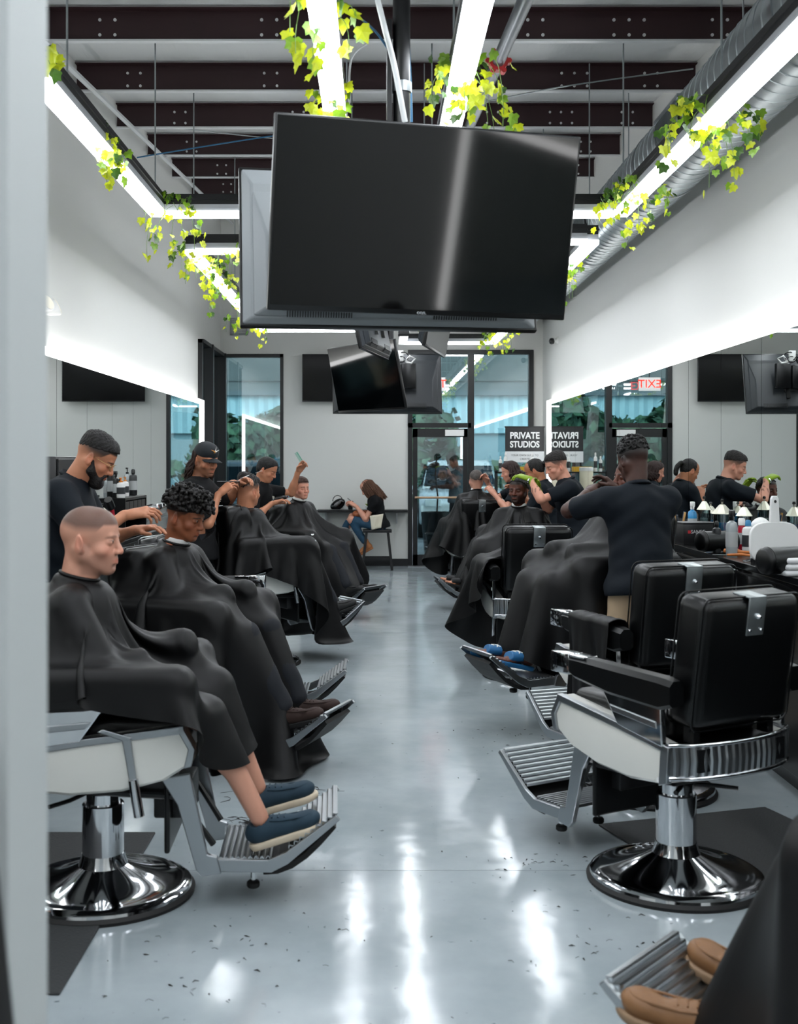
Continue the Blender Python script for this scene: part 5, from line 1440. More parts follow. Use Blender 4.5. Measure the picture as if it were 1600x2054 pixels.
# --- what the hands hold
def hand_pt(sp, sx, along=.08, off=(0, 0, 0)):
    sh, el, ha, a = sp['_arms'][sx]; r = sp['_root']; d = (ha-el).normalized()
    p = ha+d*along+Vector(off); R = Matrix.Rotation(r.rotation_euler.z, 3, 'Z'); return R @ p + r.location, R @ d
def clippers(p, yaw, pitch, label, body=M_CHROME):
    t = thing('hair_clippers', label, 'clippers', p, yaw); t.rotation_euler.x = pitch
    s = MB(); s.box((-.022, -.075, -.018), (.022, .055, .018), .010); s.build('body', body, t, autosmooth=.8)
    s = MB(); s.box((-.023, .053, -.010), (.023, .075, .014), .003); 
    for i in range(9): s.box((-.021+i*.0047, .074, -.008), (-.0188+i*.0047, .086, -.004))
    s.build('blade', M_CHROME, t); s = MB(); s.box((-.018, -.05, .018), (.018, .02, .023), .002); s.build('top_plate', M_PLASTIC, t, autosmooth=.8)
p, d = hand_pt(SPB['beard'], 1, .10); clippers(p+Vector((.025, .0, -.022)), yaw_of(.9, -.1), .25, 'chrome clippers held by the bearded barber')
p, d = hand_pt(SPB['hidden'], 1, .09); clippers(p+Vector((.02, -.01, -.015)), yaw_of(.8, -.3), .1, 'steel clippers in the hand at the left edge', M_STEEL)
p, d = hand_pt(SPB['far'], 1, .10); clippers(p+Vector((.0, .0, -.01)), yaw_of(.8, -.1), .2, 'black clippers in the lower hand of the young barber', M_PLASTIC)
def scissors(p, yaw, label):
    t = thing('scissors', label, 'scissors', p, yaw); t.rotation_euler.x = .35
    for sx in (-1, 1):
        s = MB(); s.prism([(-sx*.002, .0), (-sx*.006, .0), (sx*.006, .10), (sx*.002, .105)], 2, -.0015, .0015); s.tube([(0, 0, 0), (sx*.016, -.04, 0)], .003, 6)
        s.tube([(sx*.022+.012*math.cos(a), -.055+.016*math.sin(a), 0) for a in [2*PI*i/14 for i in range(14)]], .003, 6, closed=True); s.build('blade', M_PLASTIC if sx < 0 else M_STEEL, t, autosmooth=1)
p, d = hand_pt(SPB['cap'], -1, .08); scissors(p+Vector((.03, 0, .01)), yaw_of(.95, .1), 'slim black scissors above the combed back client')
def comb(p, rz, rx, m, label):
    t = thing('comb', label, 'comb', p, rz); t.rotation_euler.x = rx
    s = MB(); s.box((-.085, -.002, .008), (.085, .002, .018)); s.build('spine', m, t)
    s = MB()
    for i in range(30): s.box((-.083+i*.0057, -.001, -.016), (-.080+i*.0057, .001, .009))
    o = s.build('teeth', m, t); o['kind'] = 'stuff'
p, d = hand_pt(SPB['far'], -1, .08); comb(p+Vector((-.01, 0, .05)), .3, .2, mat('green_comb', '5fa58e', .4), 'pale green comb raised over the head of the boy'); 
D.objects['comb'].rotation_euler.y = 1.0
p, d = hand_pt(SPB['cap'], 1, .08); comb(p+Vector((.03, 0, .0)), .2, .3, M_PLASTIC, 'black comb in the front hand of the capped barber')
def phone(p, rot, label):
    t = thing('smartphone', label, 'phone', p); t.rotation_euler = rot
    s = MB(); s.box((-.036, -.075, -.004), (.036, .075, .004), .003); s.build('case', M_PLASTIC, t, autosmooth=.8)
    s = MB(); s.box((-.033, -.071, .0041), (.033, .071, .0048)); s.build('screen', mat('phone_screen', '10161c', .1), t)
p, d = hand_pt(spw, 1, .09); phone(p+Vector((-.01, .03, .02)), (.7, 0, fdir(180)), 'smartphone held by the woman on the stool')
p, d = hand_pt(spm, 1, .09); phone(p+Vector((-.02, .02, .03)), (.7, 0, fdir(195)), 'smartphone held by the man outside the door')
# woman's bag, sleeve
t = thing('shoulder_bag', 'soft tan leather bag on the lap of the woman on the stool', 'bag', (WX-.22, WY-.02, .80), 0)
s = SDF((-.2, -.14, -.14), (.2, .14, .12), .009); s.ell((0, 0, 0), (.15, .06, .055), .02, Euler((0, .18, 0)).to_matrix()); s.ell((.06, -.01, -.04), (.07, .06, .05), .03); s.ell((-.1, -.01, .005), (.06, .05, .04), .03)
s.add(lambda X, Y, Z: .004*np.sin(X*60+Z*40)*np.sin(Y*50+X*20)); P, q = s.mesh(); np_mesh('bag_body', [(P, q)], mat('cognac_leather', '8d4a22', .55, bump=.1, bscale=60), t)
s = MB(); s.tube([(-.08, -.03, .04), (.02, -.05, .06), (.14, -.05, .05), (.22, -.03, .09)], .006, 6); s.build('strap', mat('cognac_leather', '8d4a22'), t, autosmooth=1)
t = thing('folded_cloth', 'cream cloth hanging beside the hip of the woman on the stool', 'cloth', (WX-.03, WY-.17, .70), 0)
s = MB(); s.smooth = True; s.grid([[((u-.5)*(.20-.07*v), .012*math.sin(u*9+v*3)-.012, .09-.20*v+.03*u) for u in [i/10 for i in range(11)]] for v in [j/8 for j in range(9)]]); s.build('cloth', mat('cream_cloth', 'cfc8b4', .85), t, thick=.01)
# =================================================================== televisions
def tv(label, c, nrm, tilt, W=1.235, H=.71, logo=False, group='televisions', roll=0., arm=.17, shell=None, scr=None):
    """nrm: horizontal direction the screen faces"""
    t = thing('television', label, 'television', c, yaw_of(-nrm[0], -nrm[1]), group)   # local: screen faces -Y
    X = Matrix.Rotation(tilt, 4, 'X') @ Matrix.Rotation(roll, 4, 'Y')
    hw, hh = W/2, H/2
    s = MB(); s.X = X; s.box((-hw, -.012, -hh), (hw, .022, hh), .006); s.build('bezel', M_PLASTIC, t, autosmooth=.8)
    s = MB(); s.X = X; s.box((-hw+.009, -.0135, -hh+.022), (hw-.009, -.0122, hh-.009)); s.build('screen', scr or M_SCREENB, t)
    # shell: stepped hump
    s = MB(); s.X = X
    def frus(x0, x1, z0, z1, y0, x2, x3, z2, z3, y1):
        s.add([(x0, y0, z0), (x1, y0, z0), (x1, y0, z1), (x0, y0, z1), (x2, y1, z2), (x3, y1, z2), (x3, y1, z3), (x2, y1, z3)], [(0, 1, 2, 3), (7, 6, 5, 4), (0, 4, 5, 1), (1, 5, 6, 2), (2, 6, 7, 3), (3, 7, 4, 0)])
    frus(-hw+.006, hw-.006, -hh+.006, hh-.006, .02, -hw+.05, hw-.05, -hh+.03, hh-.09, .05)
    frus(-hw+.05, hw-.05, -hh+.03, hh-.12, .049, -hw+.11, hw-.11, -hh+.06, .02, .085)
    s.build('rear_shell', shell or M_SHELLD, t, bevel=.008, autosmooth=.3)
    for cx in (-.3, .3):
        s = MB(); s.X = X
        for i in range(26):
            x = cx-.13+i*.0104; s.box((x-.0025, .078, -hh+.05), (x+.0025, .0885, -hh+.10))
        o = s.build('vent_slots', M_PLASTIC, t); o['kind'] = 'stuff'
        s = MB(); s.X = X
        for i in range(26):
            x = cx-.13+i*.0104; s.add([(x-.0025, .062, -hh+.026), (x+.0025, .062, -hh+.026), (x+.0025, .081, -hh+.048), (x-.0025, .081, -hh+.048)], [(0, 1, 2, 3)])
        o = s.build('vent_slots', M_PLASTIC, t, thick=.002); o['kind'] = 'stuff'
    s = MB(); s.X = X; s.box((-.2, .075, -.12), (.2, .095, .12), .004)
    for x in (-.16, .16): s.box((x-.02, .09, -.2), (x+.02, .11, .2))
    s.box((-.04, .09, -.04), (.04, arm, .04)); s.build('mount_bracket', M_BLACKMETAL, t, autosmooth=.7)
    if logo:
        o = text_obj('maker_mark', 'onn.', .022, mat('logo_grey', 'a9adb0', .4), t, (0, 0, 0), (0, 0, 0)); M4 = X @ Matrix.Translation((0, -.0135, -hh+.011)) @ Matrix.Rotation(PI/2, 4, 'X')
        o.location = M4.translation; o.rotation_euler = M4.to_euler()
    return t
tv('large black television nearest the viewer, screen tilted down at the aisle', (.19, 4.42, 2.505), (.27, -.96), math.radians(12.5), W=1.20, scr=M_SCREEN, logo=True)
tv('television right behind the nearest one, grey back with vents towards the viewer', (.045, 4.88, 2.475), (-.15, .99), math.radians(15), shell=mat('light_grey_shell', '83888b', .4))
tv('second cluster television facing the left chairs, seen from behind and below', (-.095, 10.8, 2.92), (-.98, .2), math.radians(12), arm=.36)
tv('second cluster television facing the right chairs, seen edge on', (.595, 10.7, 2.94), (.98, -.2), math.radians(10), arm=.36)
tv('third cluster television facing left, dark screen with bright upper edge', (-.115, 12.15, 2.46), (-.82, -.57), math.radians(12), arm=.31, scr=M_SCREEN)
tv('third cluster television facing the door, grey back with cable bundle', (.12, 13.2, 2.46), (-.05, 1), math.radians(14), arm=.87)
tvw = tv('television mounted flat on the back wall', (-.49, YB-.16, 2.82), (0, -1), 0)
# ceiling poles
for i, (x, y, zb, lab) in enumerate(((.10, 4.66, 2.45, 'black ceiling pole carrying the two nearest televisions'), (.25, 10.75, 2.8, 'black ceiling pole of the second television cluster'), (.15, 12.36, 2.4, 'black ceiling pole of the third television cluster'))):
    t = thing('television_pole', lab, 'pole', (x, y, zb), 0)
    zt_ = zroof(y)+.22-zb
    s = MB(); s.cyl((0, 0, 0), (0, 0, zt_), .035, 18); s.build('pole_tube', M_BLACKMETAL, t, autosmooth=SMO)
    s = MB(); s.box((-.1, -.1, zt_-.01), (.1, .1, zt_)); s.box((-.06, -.045, .02), (-.038, .02, .9)); s.box((-.05, -.1, -.05), (.05, .1, .05)); s.build('mount_head', M_BLACKMETAL, t, bevel=.003)
    s = MB(); s.lathe([(.037, .62), (.04, .62), (.04, .66), (.037, .66)], 18, caps=False); s.build('clamp_ring', M_STEEL, t)
# media boxes and wires on the back of the third cluster
t = thing('media_box', 'pair of small black media boxes fixed behind the third cluster television', 'box', (.27, 13.06, 2.56), 0)
s = MB(); s.box((-.15, -.05, -.16), (-.01, .03, .1), .008); s.box((.01, -.06, -.16), (.17, .02, .12), .008); s.build('box_body', M_PLASTIC, t, autosmooth=.7)
s = MB(); rr = random.Random(4)
for k in range(7):
    c0 = (rr.uniform(-.12, .04), -.06, .17+rr.uniform(-.02, .03)); R_ = rr.uniform(.03, .07)
    s.tube([(c0[0]+R_*math.cos(a), c0[1]+.02*math.sin(3*a), c0[2]+R_*.8*math.sin(a)) for a in [2*PI*i/18 for i in range(18)]], .005, 5, closed=True)
s.build('cable_loops', M_KCABLE, t, autosmooth=1)
s = MB(); s.box((-.04, -.07, .14), (.03, -.03, .26), .006); s.build('white_adapter', M_WHITE, t, autosmooth=.8)
s = MB(); s.tube([(.05, -.06, .13), (.1, -.07, .2), (.16, -.06, .17), (.12, -.06, .12), (.05, -.05, .13)], .012, 6); s.build('white_cord', M_WHITE, t, autosmooth=1)

# =================================================================== counters along the mirrors
def counter(side, y0, y1, zc, front, wall, seams):
    sd = 'right' if side == 'R' else 'left'
    xa, xb = (front, wall) if side == 'R' else (wall, front)
    t = thing('worktop', f'long black worktop under the {sd} mirror', 'worktop', ((xa+xb)/2, y0, zc))
    w = (xb-xa)/2
    s = MB(); s.box((-w, 0, -.035), (w, y1-y0, 0)); s.build('slab_top', M_CAB, t, bevel=.003)
    s = MB(); xx = w if side == 'R' else -w; s.box((xx-.012*(1 if side == 'R' else -1), 0, 0), (xx, y1-y0, .03)); s.build('upstand', M_ALU, t)
    yy = y0; k = 0
    while yy < y1-.3:
        y2 = min(yy+seams, y1)
        c = thing('station_cabinet', f'black station cabinet below the {sd} worktop, {ordn[min(k, 12)]} from the near end', 'cabinet', ((xa+xb)/2, (yy+y2)/2, 0), 0, f'{sd} station cabinets')
        hy = (y2-yy)/2-.002
        s = MB()
        sg = -1 if side == 'R' else 1
        s.box((-w+.02 if sg < 0 else -w, -hy, .08), (w if sg < 0 else w-.02, hy, zc-.036)); s.box((-w+.06, -hy, 0), (w-.06, hy, .08)); s.build('carcass', M_CAB, c)
        for j in (-1, 1):
            fx = sg*(w-.02)
            s = MB(); s.box((fx, j*hy*.5-hy*.5+.004, .10), (fx+sg*.018, j*hy*.5+hy*.5-.004, zc-.06), 0); dr = s.build('door', M_CAB, c, bevel=.002)
            s = MB(); s.cyl((fx+sg*.03, j*.05, .55), (fx+sg*.03, j*.05, .68), .005, 6); s.build('handle', M_ALU, dr)
        s = MB(); s.box((sg*(w-.001)-.002, -hy-.002, .1), (sg*(w-.001)+.002, -hy+.004, zc-.05)); s.build('edge_hinge', M_STEEL, c)
        yy = y2; k += 1
counter('R', 2.6, 16.3, 1.04, 1.98, MR, 1.27)
counter('L', 2.6, 15.0, 1.0, -1.86, ML, 1.27)
ZR = 1.04
# --- small things on the counters
def bottle(x, y, z, label, h=.2, r=.03, m=None, cap=None, kind='pump', group='bottles on the right worktop', name='bottle', name2='cap'):
    t = thing(name, label, 'bottle', (x, y, z), 0, group); m = m or M_WHITE; cap = cap or M_PLASTIC
    s = MB(); s.lathe([(r*.92, 0), (r, .008), (r, h*.68), (r*.85, h*.76), (r*.4, h*.8), (r*.4, h*.84)], 18); s.build('body', m, t, autosmooth=.6)
    s = MB()
    if kind == 'pump': s.lathe([(r*.45, h*.82), (r*.45, h*.88), (r*.15, h*.89), (r*.15, h*1.0)], 12); s.box((-.008, -.03, h*1.0), (.008, .012, h*1.06), .003)
    elif kind == 'spray': s.lathe([(r*.45, h*.82), (r*.5, h*.9)], 12); s.box((-.012, -.035, h*.9), (.012, .022, h*1.06), .005); s.tube([(0, -.03, h*.94), (0, -.04, h*.84)], .004, 6)
    elif kind == 'can': s.lathe([(r*.95, h*.78), (r*.95, h*.95), (r*.7, h)], 16)
    else: s.lathe([(r*.45, h*.82), (r*.5, h*.83), (r*.5, h*.95), (r*.3, h)], 12)
    s.build(name2, cap, t, autosmooth=.6)
    s = MB(); s.lathe([(r+.0008, h*.2), (r+.0008, h*.55)], 18, caps=False); s.build('label_band', mat('bottle_label', '2b2d30', .5) if m is M_WHITE else mat('bottle_label_pale', 'a5a8a8', .5), t, autosmooth=.6)
    return t
def jar(x, y, label, h=.2, r=.05, liquid='1c7fb4', lid=True):
    t = thing('disinfectant_jar', label, 'jar', (x, y, ZR if x > 0 else 1.0), 0, 'disinfectant jars with steel lids' if x > 0 else None)
    s = MB(); s.lathe([(r, 0), (r, h*.82), (r*.98, h*.82), (r*.95, .01)], 24); s.build('glass', glass('jar_glass', 'dbe8ea', .1), t, autosmooth=.6)
    s = MB(); s.lathe([(r*.93, .008), (r*.93, h*.62)], 24); s.build('liquid', mat('liquid_'+liquid, liquid, .1, spec=.5, coat=.3), t, autosmooth=.6)
    if lid:
        s = MB(); s.lathe([(r*1.25, h*.83), (r*1.2, h*.85), (r*.35, h*1.05), (r*.12, h*1.06), (r*.12, h*1.12)], 8); ld = s.build('lid', mat('lid_steel', 'b9b6a8', .3, .9), t)
        s = MB(); s.lathe([(.008, h*1.12), (.012, h*1.14), (.008, h*1.19)], 10); s.build('knob', M_PLASTIC, ld, autosmooth=1)
def on_right(pxx, depthx):   # worktop x -> y from the photo's bearing
    return depthx, depthx*FPX/(pxx-755)
def RX(pxx, X): return (X, X*FPX/(pxx-755))
x, y = RX(1388, 2.3); bottle(x, y, ZR, 'clear spray bottle of blue liquid with a pale cap', .24, .032, mat('blue_liquid', '2a86bd', .15, coat=.5), M_WHITE, 'spray')
for i, (pxx, X, h, lb) in enumerate(((1412, 2.25, .26, 'tall pale jar under the leftmost pyramid lid'), (1448, 2.2, .26, 'wide jar of blue disinfectant under the middle pyramid lid'), (1492, 2.3, .25, 'blue disinfectant jar under the rightmost pyramid lid'), (1425, 2.36, .22, 'narrow jar with steel lid behind the wide blue one'))):
    x, y = RX(pxx, X); jar(x, y, lb, h, .055 if i == 1 else .042, 'b9bbb6' if i == 0 else '1c7fb4')
x, y = RX(1467, 2.08); bottle(x, y, ZR, 'mist sprayer with black trigger head and clear body', .25, .034, mat('clear_plastic', '9fa6a8', .1, coat=.6), M_PLASTIC, 'spray')
x, y = RX(1437, 2.05); bottle(x, y, ZR, 'dark grey pomade bottle beside the mist sprayer', .19, .026, mat('dark_bottle', '1b1d20', .3), M_PLASTIC, 'cap')
x, y = RX(1487, 2.25); bottle(x, y, ZR, 'slim red aerosol can behind the mist sprayer', .2, .022, mat('red_can', 'a3122a', .3), M_WHITE, 'can')
x, y = RX(1500, 2.22); bottle(x, y, ZR, 'white squeeze bottle with a blue cap', .2, .035, M_WHITE, mat('blue_cap', '2f7fae', .4), 'cap')
x, y = RX(1420, 2.08); bottle(x, y, ZR, 'small blue bottle low on the right worktop', .11, .022, mat('blue_liquid', '2a86bd'), M_PLASTIC, 'cap')
x, y = RX(1516, 2.05); bottle(x, y, ZR, 'black round brush jar beside the white mirror', .14, .03, M_PLASTIC, M_PLASTIC, 'can')
# brush tub
x, y = RX(1362, 2.12); t = thing('brush_cup', 'white cup full of wooden brushes and combs', 'cup', (x, y, ZR), 0)
s = MB(); s.lathe([(.04, 0), (.05, .11), (.046, .11), (.037, .006)], 20); s.build('cup_body', M_WHITE, t, autosmooth=.6)
rr = random.Random(7)
for k in range(6):
    a = rr.uniform(0, 6.28); s = MB(); s.cyl((.01*math.cos(a), .01*math.sin(a), .02), (.045*math.cos(a), .045*math.sin(a), .17+rr.uniform(0, .05)), .008, 8); s.build('brush_handle', mat('pale_wood', 'b98d52', .5) if k % 2 == 0 else mat('dark_blue_plastic', '26394f', .4), t, autosmooth=1)
# black product box with print
x, y = RX(1365, 2.03); t = thing('product_box', 'black box with small white and red print on the worktop edge', 'box', (x+.09, y-.02, ZR), .12)
s = MB(); s.box((-.12, -.10, 0), (.12, .10, .14), .003); s.build('carton', mat('black_card', '0d0d0f', .4), t, autosmooth=.7)
text_obj('print', 'SANEC', .032, mat('print_white', 'c9c9c9', .6), t, (-.02, -.101, .085), (PI/2, 0, 0))
s = MB(); s.box((-.09, -.1015, .075), (-.07, -.10, .095)); s.build('print_mark', mat('print_red', 'b3262e', .6), t)
s = MB(); s.box((.02, -.1015, .02), (.08, -.10, .055)); s.build('price_sticker', M_WHITE, t)
s = MB(); s.box((-.122, -.102, .135), (.122, .102, .145)); s.build('lid', mat('black_card', '0d0d0f'), t)
# headrest rolls on the counter edge
for pxx, X, r, lb in ((1418, 2.0, .062, 'black cylindrical headrest on the worktop by the black box'), (1548, 1.92, .066, 'black cylindrical headrest on the worktop beside the white hand mirror')):
    x, y = RX(pxx, X); t = thing('headrest_roll', lb, 'headrest', (x+.06, y, ZR+r+.005), .35, 'headrests on the worktop')
    s = MB(); s.X = Matrix.Rotation(PI/2, 4, 'Y'); s.lathe([(r*.75, -.13), (r*.95, -.122), (r, -.10), (r, .10), (r*.95, .122), (r*.75, .13)], 32); s.build('cushion', M_VINYL, t, autosmooth=.9)
    s = MB(); s.tube([(-.10, r*1.01*math.cos(a), r*1.01*math.sin(a)) for a in [2*PI*i/28 for i in range(28)]], .002, 5, closed=True); s.build('piping', M_VINYL, t, autosmooth=1)
    s = MB(); s.box((-.03, -.015, -r-.004), (.03, .015, -r+.02)); s.build('post_plate', M_STEEL, t)
# white hand mirror leaning, with handle upward
x, y = RX(1545, 2.12); t = thing('hand_mirror', 'large white hand mirror standing upside down, handle up', 'hand mirror', (x+.02, y, ZR), .25)
s = MB(); pts = []
for a in [2*PI*i/40 for i in range(40)]:
    c_, s_ = math.cos(a), math.sin(a); pts.append((.15*abs(c_)**.6*(1 if c_ > 0 else -1), .115+.11*abs(s_)**.6*(1 if s_ > 0 else -1)))
s.prism(pts, 1, -.01, .01); s.build('mirror_back', M_WHITE, t, bevel=.004, autosmooth=.5)
s = MB(); s.prism([(-.03, .215), (-.022, .35), (-.014, .365), (.014, .365), (.022, .35), (.03, .215)], 1, -.009, .009); s.build('handle', M_WHITE, t, bevel=.004)
s = MB(); s.cyl((0, -.0105, .335), (0, .0105, .335), .008, 12); s.build('hanging_hole', M_PLASTIC, t)
x, y = RX(1525, 2.3); t = thing('tissue_box', 'rounded white dispenser behind the hand mirror', 'dispenser', (x, y, ZR), 0)
s = SDF((-.1, -.1, -.02), (.1, .1, .24), .008); s.ell((0, 0, .1), (.075, .07, .115), 0); s.cut((0, 0, 0), (0, 0, -1)); P, q = s.mesh(); np_mesh('shell', [(P, q)], M_WHITE, t)
s = MB(); s.box((-.03, -.075, .08), (.03, -.06, .12), .004); s.build('slot', M_PLASTIC, t)
x, y = RX(1590, 2.05); t = thing('towel_stack', 'folded white towels beside the hand mirror', 'towels', (x, y, ZR), .1)
for k in range(3): s = MB(); s.box((-.11+.005*k, -.16, .03*k), (.11-.004*k, .16, .03*k+.028), .012); s.build('towel', mat('towel_white', 'd9dadb', .9, bump=.3, bscale=300), t, autosmooth=.9)
x, y = RX(1592, 1.98); t = thing('denim_pouch', 'dark blue denim pouch at the right edge of the worktop', 'pouch', (x+.06, y-.3, ZR), .2)
s = SDF((-.16, -.2, -.02), (.16, .2, .16), .009); s.ell((0, 0, .06), (.12, .16, .07), 0); s.cut((0, 0, 0), (0, 0, -1)); s.add(lambda X, Y, Z: .004*np.sin(X*40)*np.sin(Y*33+Z*20)); P, q = s.mesh(); np_mesh('pouch_body', [(P, q)], mat('dark_denim', '17222f', .8, bump=.2, bscale=300), t)
s = MB(); s.tube([(-.1, -.1, .1), (0, -.12, .12), (.1, -.1, .1)], .006, 6); s.build('zip', M_STEEL, t, autosmooth=1)
# combs, guards and clippers scattered
rr = random.Random(12); x, y = RX(1470, 2.02)
for k, (nm, lb) in enumerate((('metal_clip', 'silver sectioning clip in the tool clutter'), ('metal_clip', 'silver sectioning clip nearest the worktop edge'))):
    t = thing(nm, lb, 'clip', (x+.03+.05*k, y-.25-.12*k, ZR+.006), rr.uniform(0, 3)); s = MB(); s.tube([(0, -.05, 0), (.004, 0, .012), (0, .05, 0)], .005, 6); s.tube([(0, -.05, 0), (-.004, 0, .002), (0, .05, 0)], .004, 6); s.build('prong', M_CHROME, t, autosmooth=1)
t = thing('straight_razor', 'open razor with orange wooden handle on the worktop', 'razor', (x+.04, y+.08, ZR+.012), 1.1)
s = MB(); s.tube([(0, -.09, 0), (.012, -.03, .004), (0, .05, 0)], [.007, .009, .007], 8); s.build('handle', mat('orange_wood', 'b8682a', .45), t, autosmooth=1); s = MB(); s.box((-.009, .05, -.001), (.009, .13, .001)); s.build('blade', M_STEEL, t)
t = thing('wooden_brush', 'wooden bristle brush lying on the right worktop', 'brush', (x+.10, y+.22, ZR+.02), .8)
s = MB(); s.tube([(0, -.1, 0), (0, -.03, 0), (0, .02, 0), (0, .09, 0)], [.008, .009, .018, .014], 10); s.build('handle', mat('orange_wood', 'b8682a'), t, autosmooth=1); s = MB(); s.box((-.012, .02, -.022), (.012, .09, -.005)); s.build('bristles', M_PLASTIC, t)
t = thing('hair_clippers', 'chrome clippers lying among tools on the right worktop', 'clippers', (x+.07, y-.42, ZR+.022), 2.0)
s = MB(); s.box((-.024, -.08, -.02), (.024, .06, .02), .010); s.build('body', M_CHROME, t, autosmooth=.8); s = MB(); s.box((-.023, .058, -.01), (.023, .082, .012), .003); s.build('blade', M_STEEL, t)
# yellow coiled air hoses on the cabinet fronts
def coil(y, z0, turns, r, label, gun=True):
    t = thing('air_hose', label, 'hose', (1.955, y, z0), 0, 'yellow coiled air hoses')
    s = MB(); n = turns*22; P = [(-.004-r*.35*(1+math.cos(2*PI*i/22)), .005+r*math.sin(2*PI*i/22), -.12-.034*i/22-.008*math.cos(2*PI*i/22)) for i in range(n+1)]
    P = [(-.02, .02, 0), (-.03, .035, -.04), (-.035, .03, -.09)]+P+[(P[-1][0], P[-1][1], P[-1][2]-.08), (-.01, 0, P[-1][2]-.25)]
    s.tube(P, .0052, 6); s.build('coil', mat('yellow_hose', 'd39a12', .4), t, autosmooth=1)
    if gun:
        s = MB(); s.tube([(-.012, .03, .06), (-.02, .02, .03), (-.02, .02, -.01)], [.006, .009, .011], 8); s.tube([(-.02, .02, .0), (-.03, .07, -.01)], .005, 6); s.build('air_gun', M_CHROME, t, autosmooth=1)
        s = MB(); s.tube([(-.03, .02, -.015), (-.035, .05, -.03), (-.03, .07, -.045)], .005, 6); s.build('trigger', mat('blue_cap', '2f7fae'), t, autosmooth=1)
        s = MB(); s.tube([(.0, 0, .07), (-.03, .01, .075), (-.03, .03, .085)], .004, 6); s.tube([(.0, .03, .07), (-.03, .04, .075), (-.03, .06, .085)], .004, 6); s.build('wall_hook', M_STEEL, t)
x, y = RX(1478, 1.955); coil(y, .93, 5, .055, 'yellow coiled air hose hanging between the two empty chairs')
x, y = RX(1345, 1.955); coil(y, .93, 5, .05, 'yellow coiled air hose partly behind the broad barber', False)
# the far right edge: black towel rail / magazine rack
t = thing('wire_rack', 'black rack with white rolled papers at the right edge', 'rack', (1.93, 4.75, .72), 0)
s = MB()
for k in range(3): s.box((-.035, -.2, -.22+.12*k), (-.025, .2, -.20+.12*k)); 
s.box((-.035, -.2, -.3), (-.02, -.185, .2)); s.box((-.035, .185, -.3), (-.02, .2, .2)); s.box((-.03, -.2, -.3), (.03, .2, -.29)); s.build('rack_frame', M_BLACKMETAL, t)
for k in range(2): s = MB(); s.cyl((-.0, -.12+.16*k, -.28), (-.02, -.1+.16*k, .12), .018, 10); s.build('paper_roll', M_WHITE, t, autosmooth=1)

# --- left counter: black organiser with bottles, tool tower, jars
t = thing('tool_tower', 'tall black tool chest against the left mirror', 'tool chest', (-2.08, 7.55, 1.0), 0)
s = MB(); s.box((-.19, -.55, 0), (.15, .35, .62), .008); s.build('chest_body', M_PLASTIC, t, autosmooth=.7)
for k in range(4): s = MB(); s.box((.15, -.53, .02+.15*k), (.162, .33, .155+.15*k), .003); dr = s.build('drawer', mat('chest_drawer', '111214', .4), t); s = MB(); s.cyl((.175, -.2, .12+.15*k), (.175, .02, .12+.15*k), .005, 6); s.build('handle', M_ALU, dr)
t = thing('organiser', 'black riser shelf crowded with pump bottles on the left worktop', 'organiser', (-2.08, 9.45, 1.0), 0)
s = MB(); s.box((-.13, -.42, .28), (.13, .42, .30)); s.box((-.13, -.42, 0), (.13, -.40, .28)); s.box((-.13, .40, 0), (.13, .42, .28)); s.box((-.13, -.42, 0), (-.12, .42, .28)); s.build('shelf', M_PLASTIC, t)
for k in range(5): s = MB(); s.box((.10, -.40+.16*k, .13), (.125, -.25+.16*k, .27), .004); s.build('pocket', M_PLASTIC, t)
def LX(pxx, X): return (X, X*FPX/(pxx-755))
LB = [(222, -2.1, .24, .028, 'black pump bottle with dark band on the left riser', M_PLASTIC, M_PLASTIC, 'pump'), (206, -2.04, .20, .022, 'slim black spray bottle at the front of the left riser', M_PLASTIC, M_PLASTIC, 'spray'),
      (228, -2.0, .15, .035, 'white tub bottle with orange pump on the left riser', M_WHITE, mat('orange_pump', 'd37a1c', .4), 'pump'), (251, -2.05, .15, .03, 'smaller white bottle with orange pump on the left riser', M_WHITE, mat('orange_pump', 'd37a1c'), 'pump'),
      (264, -2.1, .22, .028, 'clear bottle with black pump on the left riser', mat('clear_plastic', '9fa6a8'), M_PLASTIC, 'pump'), (278, -2.05, .22, .034, 'tall dark grey bottle at the far end of the left riser', mat('dark_bottle', '1b1d20'), M_PLASTIC, 'cap'),
      (240, -2.14, .14, .025, 'short grey bottle behind the orange pumps', mat('dark_bottle', '1b1d20'), M_PLASTIC, 'cap'), (214, -2.14, .17, .025, 'pale grey bottle against the left mirror', mat('clear_plastic', '9fa6a8'), M_WHITE, 'cap')]
for pxx, X, h, r, lb, m, cp, kd in LB:
    x, y = LX(pxx, X); bottle(x, max(9.1, min(9.8, y)), 1.301, lb, h, r, m, cp, kd, group='bottles on the left riser')
x, y = LX(224, -1.98); jar(x, y-.3, 'blue disinfectant jar with pyramid lid on the left worktop', .24, .05)
t = thing('hair_dryer', 'red handled blow dryer hanging from the left riser', 'dryer', (-1.93, 8.55, 1.19), 0)
s = MB(); s.cyl((0, 0, -.07), (-.01, -.04, .07), .017, 12); s.build('handle', mat('red_can', 'a3122a'), t, autosmooth=1); s = MB(); s.cyl((-.01, -.04, .06), (-.02, -.1, .12), .03, 14); s.build('barrel', M_PLASTIC, t, autosmooth=1)

